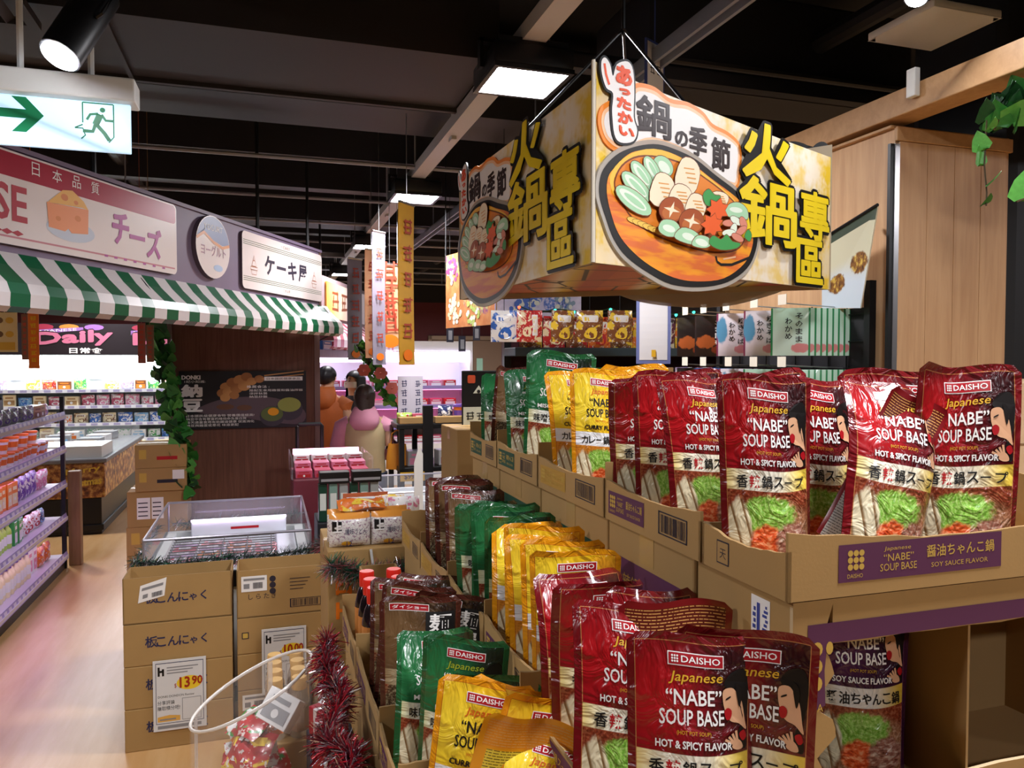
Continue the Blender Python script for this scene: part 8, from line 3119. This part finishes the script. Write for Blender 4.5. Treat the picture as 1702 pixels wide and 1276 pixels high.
# ---- floral hanging sign behind the hot pot sign
def floral_mat(name, base, f1, f2):
    g = G(name, 0.5)
    o = g.uv('UV')
    n = g.noise(g.vec(o[0], o[1]), 5.0, 4)
    v = g.voro(g.vec(o[0], o[1]), 2.6)
    pet = g.voro(g.vec(o[0], o[1]), 22.0)
    c = g.mix(g.step(n, 0.4, 0.65), base[0], base[1])
    c = g.mix(g.m_('MULTIPLY', g.step(v.outputs['Distance'], 0.5, 0.42), g.step(pet.outputs['Distance'], 0.85, 0.4)), c, g.mix(g.step(n, 0.45, 0.55), f1, f2))
    return g.out(c)


FO = floral_mat('floral_orange', ('#a8683c', '#b8804e'), '#a8b86a', '#7a3f6a')
FB = floral_mat('floral_lavender', ('#bdb4cc', '#cfc6d8'), '#3f5fae', '#5a78c0')
p0, p1, p2 = at(741, 480, 6.0), at(824, 490, 5.3), at(966, 500, 5.9)
zt, zb = 2.46, 1.98
tt = thing('floral_sign', 'hanging floral box sign in orange and lavender behind the hot pot sign', 'sign', (0, 0, 0))
for (A, B_), m_, zz_ in (((p0, p1), FO, (2.50, 1.94)), ((p1, p2), FB, (2.36, 1.99))):
    mb = MB()
    d = (B_ - A)
    nn = Vector((d.y, -d.x, 0)).normalized() * 0.01
    V = [(A.x, A.y, zz_[1]), (B_.x, B_.y, zz_[1]), (B_.x, B_.y, zz_[0]), (A.x, A.y, zz_[0])]
    mb.add(V, [(0, 1, 2, 3)], 0, [(0, 0), (d.length * 2, 0), (d.length * 2, 1), (0, 1)])
    mb.add([(x - nn.x, y - nn.y, z) for x, y, z in V], [(3, 2, 1, 0)], 0, [(0, 0)] * 4)
    for i in range(4):
        j = (i + 1) % 4
        mb.add([V[i], V[j], (V[j][0] - nn.x, V[j][1] - nn.y, V[j][2]), (V[i][0] - nn.x, V[i][1] - nn.y, V[i][2])], [(0, 1, 2, 3)], 0, [(0, 0)] * 4)
    mb.build('printed_panel', m_, tt)
    du = d.normalized()
    pf2 = lambda x, y, t_, A=A, du=du, nn=nn, zz_=zz_: (A.x + du.x * x + nn.x * t_ * 100, A.y + du.y * x + nn.y * t_ * 100, zz_[1] + y)
    mb = MB()
    rf = random.Random(int(d.length * 100))
    for (cx, cy, rr, c_) in (((0.16, 0.14, 0.11, 0), (0.46, 0.1, 0.1, 1), (0.12, 0.42, 0.1, 2), (0.5, 0.4, 0.12, 3)) if m_ is FO else ((0.22, 0.07, 0.08, 4), (0.34, 0.11, 0.09, 4), (0.7, 0.12, 0.1, 5), (0.6, 0.3, 0.09, 4))):
        for k in range(34):
            a_, r_ = rf.uniform(0, 2 * PI), rr * math.sqrt(rf.random())
            mb.flat(circ(cx + r_ * math.cos(a_), cy + r_ * math.sin(a_), 0.022, 0.018, 7), pf2, 0.002 + k * 0.00004, c_ if k % 3 else 6)
    mb.build('flower_print', [M('fl_cream', '#c8c8a0', 0.5), M('fl_lime', '#9cb05c', 0.5), M('fl_plum', '#7a3f6a', 0.5), M('fl_coral', '#c8583a', 0.5), M('fl_blue', '#3f5fae', 0.5), M('fl_sage', '#7a90a0', 0.5), M('fl_pale', '#d0cfc0', 0.5)], tt)['kind'] = 'stuff'
mb = MB()
for A in (p0, p1, p2):
    mb.tube([(A.x, A.y, 2.3), (A.x, A.y, CEIL)], 0.005, 5)
mb.build('hanging_cord', BLKMET, tt)

# ---- back display wall with snack bags, string lights, notice board
q = ab(at(960, 590, 5.3))
SW = 2.7
tt = thing('snack_rack', 'dark teal snack rack behind the upper trays', 'rack', F(q[0] - 1.0, q[1], 0), TH)
TEAL = M('rack_teal', '#24343a', 0.5)
mb = MB()
mb.rbox(0.55, SW, 0.0, 0.3, 1.72, 1.78, 0.006)
mb.build('shelf_board', TEAL, tt)
mb = MB()
mb.rbox(0.55, SW, 0.0, 0.32, 1.40, 1.44, 0.006)
mb.build('shelf_board', TEAL, tt)
for x in (0.55, 1.6, SW - 0.05):
    mb = MB()
    mb.box(x, x + 0.05, 0.25, 0.3, 0, 2.0)
    mb.build('post', BLKMET, tt)
mb = MB()
mb.box(0.55, SW, 0.3, 0.32, 1.0, 2.0)
mb.build('back_panel', M('rack_maroon', '#4a1a20', 0.6), tt)
mb = MB()
mb.tube([(0.55, -0.05, 2.02), (SW, -0.05, 2.02)], 0.008, 6)
mb.tube([(0.57, 0.27, 2.0), (0.57, -0.05, 2.02)], 0.008, 6).tube([(SW - 0.02, 0.27, 2.0), (SW - 0.02, -0.05, 2.02)], 0.008, 6)
mb.build('rail', BLKMET, tt)
rnd = random.Random(12)
cols = [('brown', 'yellow'), ('red', 'cream'), ('brown', 'red'), ('orange', 'red'), ('brown', 'yellow'), ('orange', 'yellow'), ('plum', 'cream'), ('yellow', 'orange'), ('black', 'orange'), ('red', 'yellow'), ('teal', 'white'), ('brown', 'orange')]
for i in range(12):
    c1, c2 = cols[i]
    goods('bag', c1, c2, 0.165, 0.06, 0.215, F(q[0] - 1.0 + 0.68 + i * 0.17, q[1] - 0.0 + 0.06, 1.781), TH + rnd.uniform(-0.15, 0.15), '%s and %s snack bag, %s from the left on the teal rack' % (CNAME.get(c1, c1), c2, ORD[i]), 'snack bags on the teal rack')
lower = [('lime', 'yellow'), ('purple', 'white'), ('pink', 'white'), ('green', 'lime'), ('black', 'yellow'), ('black', 'yellow'), ('tan', 'grey'), ('lilac', 'white'), ('rose', 'white'), ('blue', 'sky'), ('blue', 'white'), ('green', 'white')]
for i in range(12):
    c1, c2 = lower[i]
    goods('box' if i in (4, 5, 6, 9) else 'bag', c1, c2, 0.14, 0.07, 0.2, F(q[0] - 1.0 + 0.68 + i * 0.17, q[1] + 0.08, 1.441), TH, '%s and %s pack, %s from the left on the lower teal shelf' % (CNAME.get(c1, c1), c2, ORD[i]), 'packs on the lower teal shelf')
for i, px in enumerate((838, 880, 935, 980, 1030)):
    p = at(px, 540, 4.9)
    c1, c2 = [('white', 'blue'), ('red', 'cream'), ('brown', 'yellow'), ('brown', 'yellow'), ('brown', 'yellow')][i]
    g_ = goods('bag', c1, c2, 0.17, 0.05, 0.2, F(ab(p)[0], ab(p)[1], 1.81), TH + 0.2 * (i % 3 - 1), '%s and %s snack bag hanging below the floral sign, %s from the left' % (c1, c2, ORD[i]), 'hanging snack bags')
    mb = MB()
    mb.tube([(0, 0, 0.2), (0, 0, CEIL - 1.81)], 0.002, 4)
    mb.build('hanging_string', BLKMET, g_)
# white notice board with blue border
p = at(1086, 550, 4.2)
tt = thing('notice_board', 'white notice board with blue border hanging under the hot pot sign', 'sign', (p.x, p.y, 1.675), -0.15)
mb = MB()
mb.grid(lambda u, v: ((u - .5) * (0.145 - 0.0 * v), -0.012 * (1 - (2 * v - 1) ** 2), 0.275 * v - 0.0), 2, 8, 0)
mb.grid(lambda u, v: ((.5 - u) * 0.145, 0.005 - 0.012 * (1 - (2 * v - 1) ** 2), 0.275 * v), 2, 8, 0)
mb.build('frame', M('notice_blue', '#6f7ab0', 0.4), tt)
mb = MB()
mb.grid(lambda u, v: ((u - .5) * 0.118, -0.0015 - 0.012 * (1 - (2 * (0.06 + 0.9 * v) - 1) ** 2), 0.275 * (0.06 + 0.9 * v)), 2, 8, 0)
mb.build('sheet', M('notice_white', '#e2e2e6', 0.4), tt)
mb = MB()
mb.flat(rect(-0.008, 0.01, 0.03, 0.06), lambda x, y, t_: (x, -0.0125 - t_, y), 0.002, 0)
mb.build('emblem', GOLD, tt)
mb = MB()
mb.tube([(0, 0, 0.27), (0, 0, (CEIL - 1.675) / 1.27)], 0.002, 4)
mb.build('cord', BLKMET, tt)
tt.scale = (1.27, 1.27, 1.27)
# string lights
tt = thing('string_lights', 'teal christmas string lights above the snack rack', 'string lights', F(q[0] - 1.0, q[1] - 0.08, 1.95), TH)
mb = MB()
pts = [(0.55 + i * 0.13, 0.02 * math.sin(i), 0.1 - 0.05 * math.sin(i * 1.3) ** 2) for i in range(17)]
mb.tube(pts, 0.004, 5)
mb.tube([(pts[0][0], pts[0][1], pts[0][2]), (pts[0][0], 0.03, 0.065)], 0.004, 4)
mb.build('wire', M('wire_green', '#14301c', 0.5), tt)
for i, p in enumerate(pts):
    mb = MB()
    mb.lathe([(0.002, -0.02), (0.010, -0.012), (0.010, -0.002), (0.003, 0.0)], 8, 0, p)
    mb.build('bulb', M('bulb_teal', '#2fd8b0', 0.3, emit=5.0, ecol='#2fe0b4') if i % 4 else M('bulb_red', '#f04a2a', 0.3, emit=4.0, ecol='#ff4a28'), tt)
# clear crescent hooks / small tags hanging
for i, (px, py) in enumerate(((768, 570), (792, 552), (748, 555))):
    p = at(px, py, 6.6)
    gg = thing('hanging_tag', 'small dark price tag hanging from the ceiling, %s one' % ORD[i], 'tag', p, TH + 0.4, 'hanging tags')
    mb = MB()
    mb.box(-0.035, 0.035, -0.004, 0.004, -0.07, 0.06)
    mb.build('card', M('tag_dark', '#2a2a34', 0.5), gg)
    mb = MB()
    mb.flat(rect(-0.02, 0.02, -0.05, 0.03), FRONT, 0.0045, 0)
    mb.build('print', GREYP, gg)
    mb = MB()
    mb.tube([(0, 0, 0.06), (0, 0, CEIL - p.z)], 0.002, 4)
    mb.build('string', BLKMET, gg)
